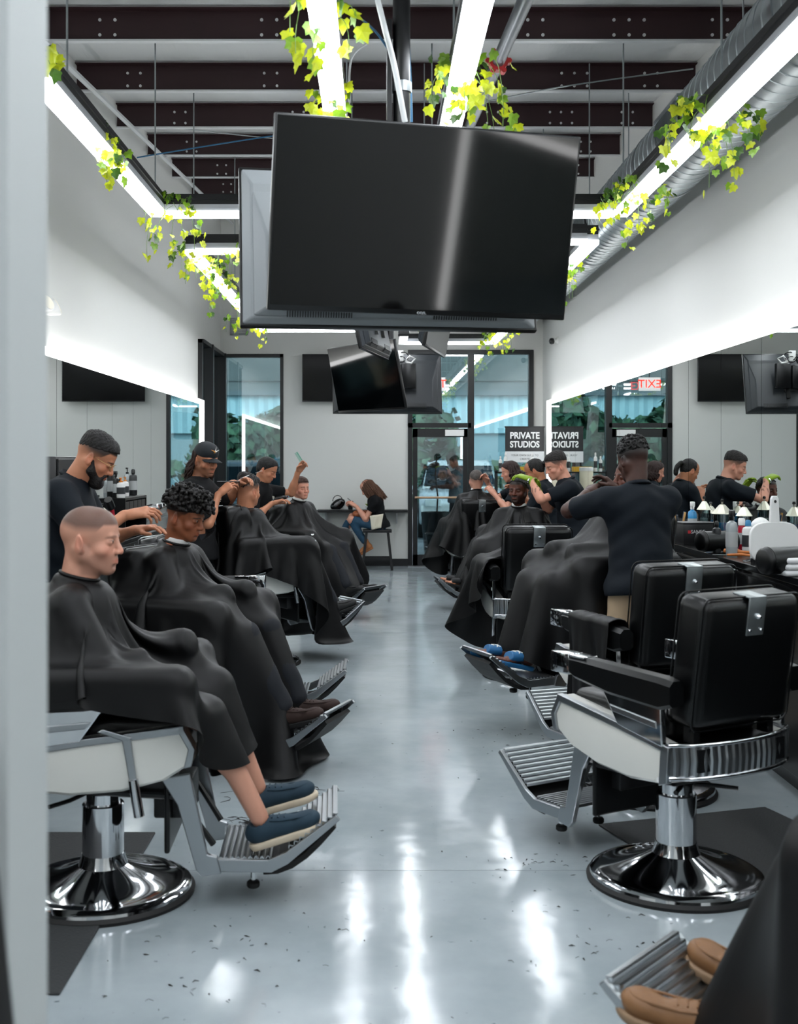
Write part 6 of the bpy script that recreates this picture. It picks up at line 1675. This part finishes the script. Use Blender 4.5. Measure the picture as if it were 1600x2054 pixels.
# stools
def stool(x, y, label, rz=0):
    t = thing('bar_stool', label, 'stool', (x, y, 0), rz, 'black wooden stools under the back wall shelf')
    s = MB(); s.box((-.21, -.15, .545), (.21, .15, .585), .008); s.build('seat', M_BLACKMETAL, t, autosmooth=.7)
    for sx in (-1, 1):
        for sy in (-1, 1):
            s = MB(); a, b = Vector((sx*.155, sy*.10, .55)), Vector((sx*.215, sy*.14, 0)); w = .019
            s.add([(p.x+dx*w, p.y+dy*w, p.z) for p in (a, b) for dx, dy in ((-1, -1), (1, -1), (1, 1), (-1, 1))], [(0, 1, 2, 3), (7, 6, 5, 4), (0, 4, 5, 1), (1, 5, 6, 2), (2, 6, 7, 3), (3, 7, 4, 0)]); s.build('leg', M_BLACKMETAL, t, bevel=.002)
    for sx, z in ((-1, .2), (1, .2)): s = MB(); s.box((sx*.20-.012, -.13, z-.015), (sx*.20+.012, .13, z+.015)); s.build('stretcher', M_BLACKMETAL, t)
    for sy in (-1, 1): s = MB(); s.box((-.195, sy*.13-.01, .15), (.195, sy*.13+.01, .185)); s.build('stretcher', M_BLACKMETAL, t)
stool(WX-.02, WY, 'black wooden stool under the seated woman'); stool(-.62, WY+.02, 'empty black wooden stool left of the woman')
# headphones/helmet and cup on the shelf
t = thing('handbag', 'small glossy black handbag on the back wall shelf', 'handbag', (-.57, YB-.18, .862), .3)
s = SDF((-.16, -.1, -.03), (.16, .1, .28), .008); s.ell((0, 0, .075), (.115, .055, .075), 0, Euler((0, -.5, 0)).to_matrix()); s.ell((-.04, 0, .04), (.08, .055, .05), .03); s.cut((0, 0, 0), (0, 0, -1)); P, q = s.mesh(); np_mesh('bag_body', [(P, q)], mat('gloss_black', '060607', .12), t)
s = MB(); s.tube([(-.06+.075*math.cos(a)+.05, 0, .12+.085*math.sin(a)) for a in [PI*i/14 for i in range(15)]], .006, 6); s.build('handle', mat('gloss_black', '060607'), t, autosmooth=1)
t = thing('paper_cup', 'black takeaway cup on the back wall shelf', 'cup', (-.39, YB-.18, .856), 0)
s = MB(); s.lathe([(.032, 0), (.044, .12), (.046, .12)], 20); s.build('cup_body', M_PLASTIC, t, autosmooth=.6); s = MB(); s.lathe([(.047, .118), (.047, .126), (.04, .13)], 20); s.build('lid', M_PLASTIC, t, autosmooth=.6)
t = thing('small_plant', 'small green succulent in a pale pot on the back wall shelf', 'plant', (-.13, YB-.15, .856), 0)
s = MB(); s.lathe([(.03, 0), (.037, .05), (.034, .05)], 16); s.build('pot', M_WHITE, t, autosmooth=.6)
for k in range(7): a = k*.9; s = MB(); s.tube([(0, 0, .045), (.02*math.cos(a), .02*math.sin(a), .075), (.045*math.cos(a), .045*math.sin(a), .085)], [.008, .011, .003], 6); s.build('leaf', mat('succulent', '7d9440', .5), t, autosmooth=1)

# --- the sign by the right wall and the display under it
SX, SY = 2.17, 17.05
t = thing('private_studios_sign', 'black and white sign reading private studios by the right corner', 'sign', (SX, SY, 0), 0)
hw = .285
s = MB(); s.box((-hw, -.01, 1.72), (hw, .01, 2.07)); s.build('black_panel', mat('sign_black', '15171a', .45), t, bevel=.002)
s = MB(); s.box((-hw, -.01, 1.56), (hw, .01, 1.72)); s.build('white_panel', mat('sign_white', 'c4c8ca', .5), t)
M_SW = mat('sign_letter', 'e6e8e8', .5)
for wd, z in (('PRIVATE', 1.955), ('STUDIOS', 1.825)):
    o = text_obj('lettering', wd, .13, M_SW, t, (0, -.0115, z), (PI/2, 0, 0), .001, off=.0035, w=.43, h=.098)
for wd, z, w in (('YOUR OWN SUITE TO', 1.665, .40), ('CREATE', 1.61, .14)):
    o = text_obj('small_print', wd, .04, mat('sign_black', '15171a'), t, (0, -.0115, z), (PI/2, 0, 0), .0005, w=w, h=.026)
s = MB(); s.box((-hw-.01, -.008, 2.07), (hw+.01, .008, 2.09)); s.box((-hw+.02, .01, 0), (-hw+.05, .03, 1.9)); s.box((hw-.05, .01, 0), (hw-.02, .03, 1.9)); s.box((-hw, -.1, 0), (hw, .12, .03)); s.build('stand', M_BLACKMETAL, t)
t = thing('product_shelf', 'retail shelf of styling products below the private studios sign', 'shelf', (2.0, 16.45, 0), 0)
s = MB()
for z in (.45, .8, 1.12, 1.42): s.box((-.32, -.12, z-.01), (.32, .14, z+.01))
for x_ in (-.31, .31): s.box((x_-.01, -.12, 0), (x_+.01, .14, 1.45))
s.build('shelf_frame', M_BLACKMETAL, t)
s = MB(); s.box((-.12, -.08, 1.431), (.14, .08, 1.50)); s.build('yellow_carton', mat('yellow_card', 'c79a1f', .5), t)
for k, (dx, h, m) in enumerate(((-.25, .22, M_WHITE), (-.18, .27, M_WHITE), (.2, .26, M_WHITE), (.27, .2, mat('clear_plastic', '9fa6a8')))):
    bottle(2.0+dx, 16.43, 1.431, ['white bottle at the left end of the retail shelf', 'tall white tube standing second on the retail shelf', 'slim white tube right of the yellow carton', 'clear bottle at the right end of the retail shelf'][k], h, .025, m, M_WHITE, 'cap', group='bottles on the retail shelf')
t = thing('white_canister', 'cream canister near the far end of the right mirror', 'canister', (2.28, 14.6, 1.04), 0)
s = MB(); s.lathe([(.085, 0), (.085, .42), (.08, .43)], 24); s.build('can_body', mat('cream_plastic', 'cfc8b0', .5), t, autosmooth=.6); s = MB(); s.lathe([(.088, .42), (.088, .46), (.08, .465)], 24); s.build('lid', M_WHITE, t, autosmooth=.6)

# floor mats and hair clippings
def mat_pad(x, y, w, d, rz, label):
    t = MB(); t.box((-w/2, -d/2, 0), (w/2, d/2, .01)); o = t.build('floor_mat', mat('mat_rubber', '303234', .6, bump=.3, bscale=150), None, (x, y, .0005), bevel=.004); o.rotation_euler.z = rz
    tag(o, label, 'mat', 'black floor mats under the chairs')
mat_pad(-1.42, 4.22, .95, 1.5, .0, 'dark rubber mat beside the near left chair'); mat_pad(1.50, 4.80, .85, .85, .3, 'dark rubber mat behind the near right chair base'); mat_pad(1.5, 6.5, .7, .7, .1, 'dark rubber mat under the barber in khaki trousers')
rr = random.Random(21)
def clippings(cx, cy, rx, ry, n, L_, label, seed):
    rr = random.Random(seed); s = MB()
    for i in range(n):
        x = cx+rr.gauss(0, rx); y = cy+rr.gauss(0, ry); a = rr.uniform(0, 6.28); l = L_*rr.uniform(.4, 1.2); c = rr.uniform(-.7, .7)
        s.tube([(x, y, .0015), (x+l*.5*math.cos(a), y+l*.5*math.sin(a), .004), (x+l*math.cos(a+c), y+l*math.sin(a+c), .0015)], [.0006, .0006+.0026*rr.random()**2, .0006], 4)
    tag(s.build('hair_clippings', mat('cut_hair', '14100f', .8)), label, 'hair', kind='stuff')
clippings(-.62, 3.55, .30, .30, 46, .022, 'dark hair clippings scattered in front of the near left chair base', 1)
clippings(.82, 3.75, .14, .25, 45, .02, 'dark hair clippings scattered left of the near right chair base', 2)
clippings(-.50, 5.15, .06, .05, 120, .07, 'thick dark hair clippings behind the navy loafers', 3)
clippings(-.48, 5.55, .10, .05, 110, .07, 'reddish hair clippings on the floor below the curly haired client', 4)
clippings(.85, 4.6, .3, .05, 50, .02, 'hair clippings along the floor joint by the near right footrest', 5)
clippings(.0, 4.0, .8, .9, 40, .010, 'tiny hair clippings across the aisle floor', 6)
clippings(.75, 6.6, .18, .3, 25, .02, 'hair clippings below the footrest with blue slides', 7)

# =================================================================== ivy
M_IVY = [mat('ivy_lit', '9aa31a', .5, var=.12, vscale=8), mat('ivy_green', '5b7a1a', .5, var=.15, vscale=8), mat('ivy_unlit', '2f4c17', .5, var=.15, vscale=8)]  # lime paints leaves lit by the strips, the darkest green those out of it
for m_ in M_IVY:
    b_ = m_.node_tree.nodes['Principled BSDF']; b_.inputs['Subsurface Weight'].default_value = 0
    nt = m_.node_tree; tr = nt.nodes.new('ShaderNodeBsdfTranslucent'); mx = nt.nodes.new('ShaderNodeMixShader'); mx.inputs[0].default_value = .35
    tr.inputs['Color'].default_value = tuple(min(1, c*1.6) for c in b_.inputs['Base Color'].default_value[:3])+(1,)
    nt.links.new(b_.outputs[0], mx.inputs[1]); nt.links.new(tr.outputs[0], mx.inputs[2]); nt.links.new(mx.outputs[0], nt.nodes['Material Output'].inputs[0])
def leaf_mesh(m):
    pts = [(0, 0), (.22, -.10), (.50, .06), (.42, .27), (.50, .56), (.27, .58), (0, 1.0), (-.27, .58), (-.50, .56), (-.42, .27), (-.50, .06), (-.22, -.10)]
    v = [(0, .3, .08)]+[(x, y, -.10*abs(x)*2-.12*max(0, y-.5)) for x, y in pts]
    f = [(0, i+1, (i+1) % 12+1) for i in range(12)]
    me = D.meshes.new('leaf'); me.from_pydata([(x*.9, y*.9-.0, z*.9) for x, y, z in v], [], f); me.materials.append(m); me.polygons.foreach_set('use_smooth', [False]*12); return me
LEAF = [leaf_mesh(m) for m in M_IVY]
def ivy(label, pts, n, seed, hang=.3, size=.055, spreadx=.10, strands_=5):
    """a garland wound about the points (world), hanging strands"""
    rr = random.Random(seed); P = [Vector(p) for p in pts]; base = P[0]
    t = thing('ivy_garland', label, 'ivy', base, 0, 'artificial ivy on the light frames')
    s = MB(); spots = []
    seg = list(zip(P[:-1], P[1:])) or [(P[0], P[0]+Vector((0, .15, 0)))]
    for k in range(strands_):
        a, b = seg[rr.randrange(len(seg))]; p = a.lerp(b, rr.random())
        q = p+Vector((rr.uniform(-.4, .4)*spreadx*2, rr.uniform(-.05, .05), .10*rr.random()+.02))
        L_ = hang*rr.uniform(.35, 1.0); Q = []; sx = rr.choice((-1, 1))*rr.uniform(.04, spreadx)
        for i in range(7):
            u = i/6; Q.append(q+Vector((sx*math.sin(u*1.8), rr.uniform(-.012, .012), -L_*u**1.2+.03*math.sin(u*3)))-base)
        s.tube(Q, .0018, 4); spots += [Vector(x)+base for x in Q for _ in (0, 1)]
    for a, b in seg:
        m = max(3, int((b-a).length/.05)); Q = []
        for i in range(m+1):
            u = i/m; Q.append(a.lerp(b, u)+Vector((.065*math.cos(u*m*.9), 0, .055+.065*math.sin(u*m*.9)))-base)
        s.tube(Q, .002, 4); spots += [Vector(x)+base for x in Q]
    s.build('stem', mat('ivy_stem', '4f6b2a', .6), t)
    for i in range(int(n*1.25)):
        p = spots[rr.randrange(len(spots))]+Vector((rr.gauss(0, .022), rr.gauss(0, .03), rr.gauss(0, .022)))
        h = p.z-ZL; k = 0 if (h < .06 and rr.random() < .6) else (1 if rr.random() < .7 else 2)  # light put into leaf colour: lime low by the strip, darker higher up
        if h > .10 and rr.random() < .6: k = 2
        o = D.objects.new('leaf', LEAF[k]); COL.objects.link(o); o.parent = t; sc = size*1.2*rr.uniform(.65, 1.15); o.scale = (sc, sc, sc); o.location = p-base
        o.rotation_euler = (rr.uniform(-2.4, -1.0), rr.uniform(-.6, .6), rr.uniform(-1.2, 1.2))
def strip_pt(side, y, dz=0.): return ({'LO': -1.48, 'LI': -.2, 'RI': .37, 'RO': 1.65}[side], y, ZL+dz)
def yof(side, ypx): return 1.67*FPX/(922-ypx)
ivy('dark green ivy leaves at the upper left corner beside the near wall', [strip_pt('LO', 4.75), strip_pt('LO', 4.98)], 26, 1, .16, .07)
ivy('ivy clump on the outer left light strip above the left wall', [strip_pt('LO', 6.15), strip_pt('LO', 6.5)], 46, 2, .34, .058)
ivy('ivy hanging from the far left corner of the near light frame', [strip_pt('LO', 7.75), (-1.3, 7.9, ZL)], 60, 3, .50, .05, .12, 8)
ivy('yellow ivy leaves over the inner left strip at the top edge', [strip_pt('LI', 4.25), strip_pt('LI', 4.5)], 26, 4, .28, .06)
ivy('ivy clump on the inner left strip just above the big television', [strip_pt('LI', 5.35), strip_pt('LI', 5.6)], 44, 5, .22, .055)
ivy('ivy clump wrapped round the inner right light strip', [strip_pt('RI', 4.95), strip_pt('RI', 5.35)], 80, 6, .38, .052, .15, 9)
ivy('big ivy clump on the outer right light strip below the duct', [strip_pt('RO', 5.45), strip_pt('RO', 6.0)], 110, 7, .38, .055, .16, 11)
ivy('ivy clump at the far right corner of the near light frame', [strip_pt('RO', 7.05), strip_pt('RO', 7.8)], 80, 8, .36, .05, .14, 9)
ivy('long ivy garland along the far left light frame', [strip_pt('LO', 9.35), strip_pt('LO', 10.5), strip_pt('LO', 12), strip_pt('LO', 13.6), strip_pt('LO', 15)], 240, 9, .34, .055, .13, 36)
ivy('ivy over the near bar of the far left light frame', [(-1.45, 9.3, ZL), (-.75, 9.3, ZL)], 50, 10, .42, .05, .05, 9)
ivy('ivy strand below the right frame beside the television edge', [strip_pt('RO', 9.6), strip_pt('RO', 10.6)], 50, 11, .45, .05, .1, 9)
ivy('ivy on the far right end of the far right light frame', [strip_pt('RO', 14.2), strip_pt('RO', 16.6)], 80, 12, .32, .055, .12, 12)
ivy('ivy round the inner strip between the far television clusters', [strip_pt('RI', 11.5), strip_pt('RI', 13.5)], 80, 13, .28, .055, .1, 10)
# =================================================================== outside
M_CONC = mat('concrete', '9aa1a4', .8, var=.08, vscale=1.5); M_ASPH = mat('asphalt', '788084', .85, var=.1, vscale=3, bump=.2, bscale=60)
struct(box_obj('sidewalk', (-12, YB+.1, -.10), (12, 22.6, -.012), M_CONC)); struct(box_obj('parking_lot', (-45, 22.6, -.25), (45, 75, -.13), M_ASPH))
D.objects['sidewalk'].name = 'ground_sidewalk'
struct(box_obj('side_alley', (-12, 13, -.10), (XL-.2, YB+.1, -.012), M_CONC))
# canopy roof over the walkway
struct(box_obj('canopy', (-9, YB+.15, 3.75), (9, 21.6, 4.1), mat('canopy_soffit', '7f868a', .7)))
for x_ in (-5.5, 4.6): struct(box_obj('canopy_column', (x_-.15, 21.2, 0), (x_+.15, 21.5, 3.75), mat('column_paint', 'a9adab', .6)))
# long building across the lot with corrugated upper band
t = thing('warehouse', 'low pale warehouse across the parking lot with a ribbed metal front', 'building', (6, 62, 0), 0)
s = MB(); s.box((-30, 0, 0), (30, 12, 3.0)); s.build('lower_wall', mat('far_wall', '7c9aa6', .7), t)
s = MB(); rows = [[], []]
for i in range(241):
    x_ = -30+i*.25; yy = -.15-.12*(i % 2); rows[0].append((x_, yy, 3.0)); rows[1].append((x_, yy, 5.0))
s.grid(rows); s.build('ribbed_cladding', mat('far_cladding', '9fc2cf', .6), t, thick=.03)
for k in range(8):
    s = MB(); s.box((-27+7*k, -.12, .4), (-23.4+7*k, 0, 2.6)); w = s.build('window', M_BLACKFRAME, t); s = MB(); s.box((-26.9+7*k, -.14, .5), (-23.5+7*k, -.12, 2.5)); s.build('pane', mat('far_glass', '3c5d6c', .1), w)
s = MB(); s.box((-30.3, -.5, 5.0), (30.3, 12.3, 5.25)); s.build('roof', mat('far_roof', '5d6b73', .7), t)
# tall block added to give the grey reflection in the upper window glass
t = thing('grey_reflection_block', 'tall grey office block rising behind the warehouse and the trees', 'building', (0, 80, 0), 0)
s = MB(); s.box((-60, 0, 0), (60, 14, 26)); s.build('facade', mat('reflection_grey', '5f686c', .7, var=.05, vscale=.3), t)
for k in range(5): s = MB(); s.box((-59.9, -.1, 7+4*k), (59.9, .02, 8.6+4*k)); s.build('block_band', mat('reflection_band', '535c60', .3), t)
# trees
M_CR = [mat('crown_green', '2f5142', .8, var=.35, vscale=6), mat('crown_green_b', '3a6048', .8, var=.35, vscale=6)]
def tree(x, y, h, r, seed, label):
    rr = random.Random(seed); t = thing('tree', label, 'tree', (x, y, -.13), 0, 'trees across the parking lot')
    s = MB(); s.tube([(0, 0, 0), (.1, 0, h*.3), (0, .1, h*.6)], [.22, .16, .08], 8); s.build('trunk', mat('bark', '3b2f28', .9), t, autosmooth=1)
    s = MB()
    for i in range(900):
        d = Vector((rr.gauss(0, 1), rr.gauss(0, 1), rr.gauss(0, 1))).normalized(); q = d*r*rr.uniform(.55, 1.0)*(1+.25*math.sin(d.x*5+seed)*math.cos(d.z*4)); c = Vector((q.x, q.y, h*.62+q.z*.8))
        a = Vector((rr.gauss(0, 1), rr.gauss(0, 1), rr.gauss(0, 1))).normalized(); b = a.cross(d).normalized() if a.cross(d).length > .01 else Vector((1, 0, 0)); sz = r*.13
        s.cur = rr.randrange(2); s.add([c-b*sz, c+a*sz*.6, c+b*sz, c-a*sz*.6], [(0, 1, 2, 3)])
    o = s.build('crown', M_CR, t)
TL_ = ['tree at the far left beyond the parked cars', 'second tree from the left beyond the parking lot', 'third tree from the left, seen through the corner glass', 'tall tree behind the left window', 'tree between the left window and the back wall', 'tree straight behind the back wall', 'tree left of the glass door view', 'tree right of the warehouse window row', 'tree at the far right of the parking lot', 'bushy tree close to the left alley', 'bushy tree along the left alley, farther back', 'bushy tree along the left alley beside the windows']
for i, (x_, y_, h, r) in enumerate(((-24, 50, 4.6, 2.4), (-18.5, 48, 4.4, 2.3), (-13, 47, 4.7, 2.4), (-8, 48, 4.4, 2.3), (-3, 49, 4.6, 2.3), (2, 52, 4.4, 2.1), (-5.5, 44, 3.6, 1.8), (14, 50, 4.6, 2.3), (22, 48, 4.6, 2.4), (-11.5, 25, 4.6, 2.1), (-10.5, 18.5, 4.2, 2.0), (-11, 33, 4.6, 2.2))): tree(x_, y_, h, r, i+1, TL_[i])
# hedge strip under the trees
s = MB(); rr = random.Random(3)
for i in range(2600):
    c = Vector((rr.uniform(-30, 30), 41+rr.uniform(-.7, .7), rr.uniform(0, 1.5))); a = Vector((rr.gauss(0, 1), rr.gauss(0, 1), rr.gauss(0, 1))).normalized(); b = a.orthogonal().normalized()
    s.cur = rr.randrange(2); s.add([c-b*.3, c+a*.18, c+b*.3, c-a*.18], [(0, 1, 2, 3)])
tag(s.build('hedge', M_CR), 'clipped green hedge running across the far side of the lot', 'hedge', kind='stuff')
# cars
def car(x, y, rz, color, label, suv=True):
    t = thing('car', label, 'car', (x, y, -.13), rz, 'cars in the parking lot')
    H = 1.72 if suv else 1.45; m = mat('car_'+color, color, .2, .3, coat=.8)
    body = [(-2.3, .45), (-2.32, .85), (-2.2, 1.0), (-1.1, 1.08), (1.35, 1.1), (2.05, .98), (2.25, .8), (2.28, .42), (1.9, .3), (-1.9, .3)]
    s = MB(); prof = [(-.88, 1.0), (-.92, .5), (-.9, 0)]
    def sec(wd, k, zz=0): return [(wd, yy*k, z+zz) for yy, z in body]
    n = len(body); rings = [[(xx, yy*kk, z) for yy, z in body] for xx, kk in ((-.92, .985), (-.80, 1.0), (.80, 1.0), (.92, .985))]
    s.add([p for r in rings for p in r], [(i*n+k, i*n+(k+1) % n, (i+1)*n+(k+1) % n, (i+1)*n+k) for i in range(3) for k in range(n)]+[tuple(range(n)), tuple(3*n+k for k in range(n))])
    s.build('car_body', m, t, bevel=.05, autosmooth=.6)
    cab = [(-2.0 if suv else -1.5, 1.04), (-1.85 if suv else -1.1, H-.05), (-1.5 if suv else -.8, H), (.3, H), (.6, H-.08), (1.25, 1.08)]
    n = len(cab); s = MB(); rings = [[(sx*(.86-.16*(z-1.04)/(H-1.04)), yy, z) for yy, z in cab] for sx in (-1, 1)]
    s.add([p for r in rings for p in r], [(k, (k+1) % n, n+(k+1) % n, n+k) for k in range(n)]+[tuple(range(n)), tuple(n+k for k in range(n))]); s.build('cabin', m, t, bevel=.04, autosmooth=.6)
    g = mat('car_glass', '0f1b22', .05); s = MB()
    for sx in (-1, 1):
        for y0, y1 in ((-1.7 if suv else -1.1, -.75), (-.68, .12), (.18, .95)):
            z0, z1 = 1.12, H-.14; k0 = sx*(.868-.16*(z0-1.04)/(H-1.04)); k1 = sx*(.868-.16*(z1-1.04)/(H-1.04)); y1b = min(y1, .55)
            s.add([(k0, y0, z0), (k0, y1, z0), (k1, y1b, z1), (k1, y0+.08, z1)], [(0, 1, 2, 3)])
    s.add([(-.72, .66, H-.14), (.72, .66, H-.14), (.8, 1.2, 1.14), (-.8, 1.2, 1.14)], [(0, 1, 2, 3)]); s.add([(-.7, -1.93 if suv else -1.2, H-.14), (.7, -1.93 if suv else -1.2, H-.14), (.78, -2.03 if suv else -1.5, 1.12), (-.78, -2.03 if suv else -1.5, 1.12)], [(0, 1, 2, 3)])
    s.build('windows', g, t, thick=.02)
    for sx in (-1, 1):
        for yy in (-1.4, 1.4):
            s = MB(); s.X = Matrix.Translation((sx*.84, yy, .34)) @ Matrix.Rotation(PI/2, 4, 'Y'); s.lathe([(.2, -.1), (.33, -.1), (.34, -.06), (.34, .06), (.33, .1), (.2, .1)], 22); w = s.build('wheel', M_RUBBER, t, autosmooth=.6)
            s = MB(); s.X = Matrix.Translation((sx*.84, yy, .34)) @ Matrix.Rotation(PI/2, 4, 'Y'); s.lathe([(.06, -.11), (.2, -.105), (.21, 0), (.2, .105), (.06, .11)], 10); s.build('rim', M_ALU, w)
    s = MB(); s.box((-.8, 2.2, .72), (-.45, 2.3, .88), .02); s.box((.45, 2.2, .72), (.8, 2.3, .88), .02); s.build('headlamps', mat('lamp_glass', 'd8e2e6', .1), t); s = MB(); s.box((-.8, -2.34, .78), (-.5, -2.24, .98), .02); s.box((.5, -2.34, .78), (.8, -2.24, .98), .02); s.build('tail_lamps', mat('tail_red', '7a1518', .2), t)
car(-5.6, 27.0, PI+.05, 'b9ccd4', 'silver suv parked left outside the left window'); car(-2.7, 27.4, 0.04, '4a5a66', 'dark blue suv parked behind the back wall', True); car(1.9, 27.2, PI-.03, 'e8eef0', 'white suv parked straight outside the glass door'); car(4.9, 27.3, .02, '8aa0ac', 'grey sedan parked right of the white suv', False); car(-8.8, 27.1, PI, 'd5dadb', 'white van parked at the far left of the lot')
# planter outside the door
t = thing('potted_fiddle_fig', 'leafy fig tree in a tall black planter outside the glass door', 'plant', (1.0, 19.4, -.012), 0)
s = MB(); s.lathe([(.20, 0), (.26, .74), (.235, .74), (.235, .66)], 28); s.build('planter', M_PLASTIC, t, autosmooth=.6)
s = MB(); s.tube([(0, 0, .6), (.02, 0, 1.0), (-.02, .02, 1.35), (.02, 0, 1.9)], .014, 8)
rr = random.Random(5)
s.build('stem', mat('bark', '3b2f28'), t, autosmooth=1)
s0 = leaf = D.meshes.new('big_leaf'); v = []; f = []
for i in range(6):
    u = i/5; w = .5*math.sin(PI*min(1, u*.9+.08))**.7*(.7+.5*u)
    v += [(-w, u, -.12*u*u+.05), (0, u, -.12*u*u), (w, u, -.12*u*u+.05)]
for i in range(5): k = i*3; f += [(k, k+1, k+4, k+3), (k+1, k+2, k+5, k+4)]
leaf.from_pydata(v, [], f); leaf.materials.append(mat('fig_leaf', '12301c', .45))
for i in range(46):
    o = D.objects.new('leaf', leaf); COL.objects.link(o); o.parent = t; z = rr.uniform(1.15, 2.0); a = rr.uniform(0, 6.28); r_ = rr.uniform(.02, .22)*(1.2-abs(z-1.6)); sc = rr.uniform(.15, .24); o.scale = (sc*.8, sc, sc)
    o.location = (r_*math.cos(a), r_*math.sin(a), z); o.rotation_euler = (rr.uniform(-.3, .9), 0, a-PI/2)
print('SCRIPT SECONDS', time.time()-T0)
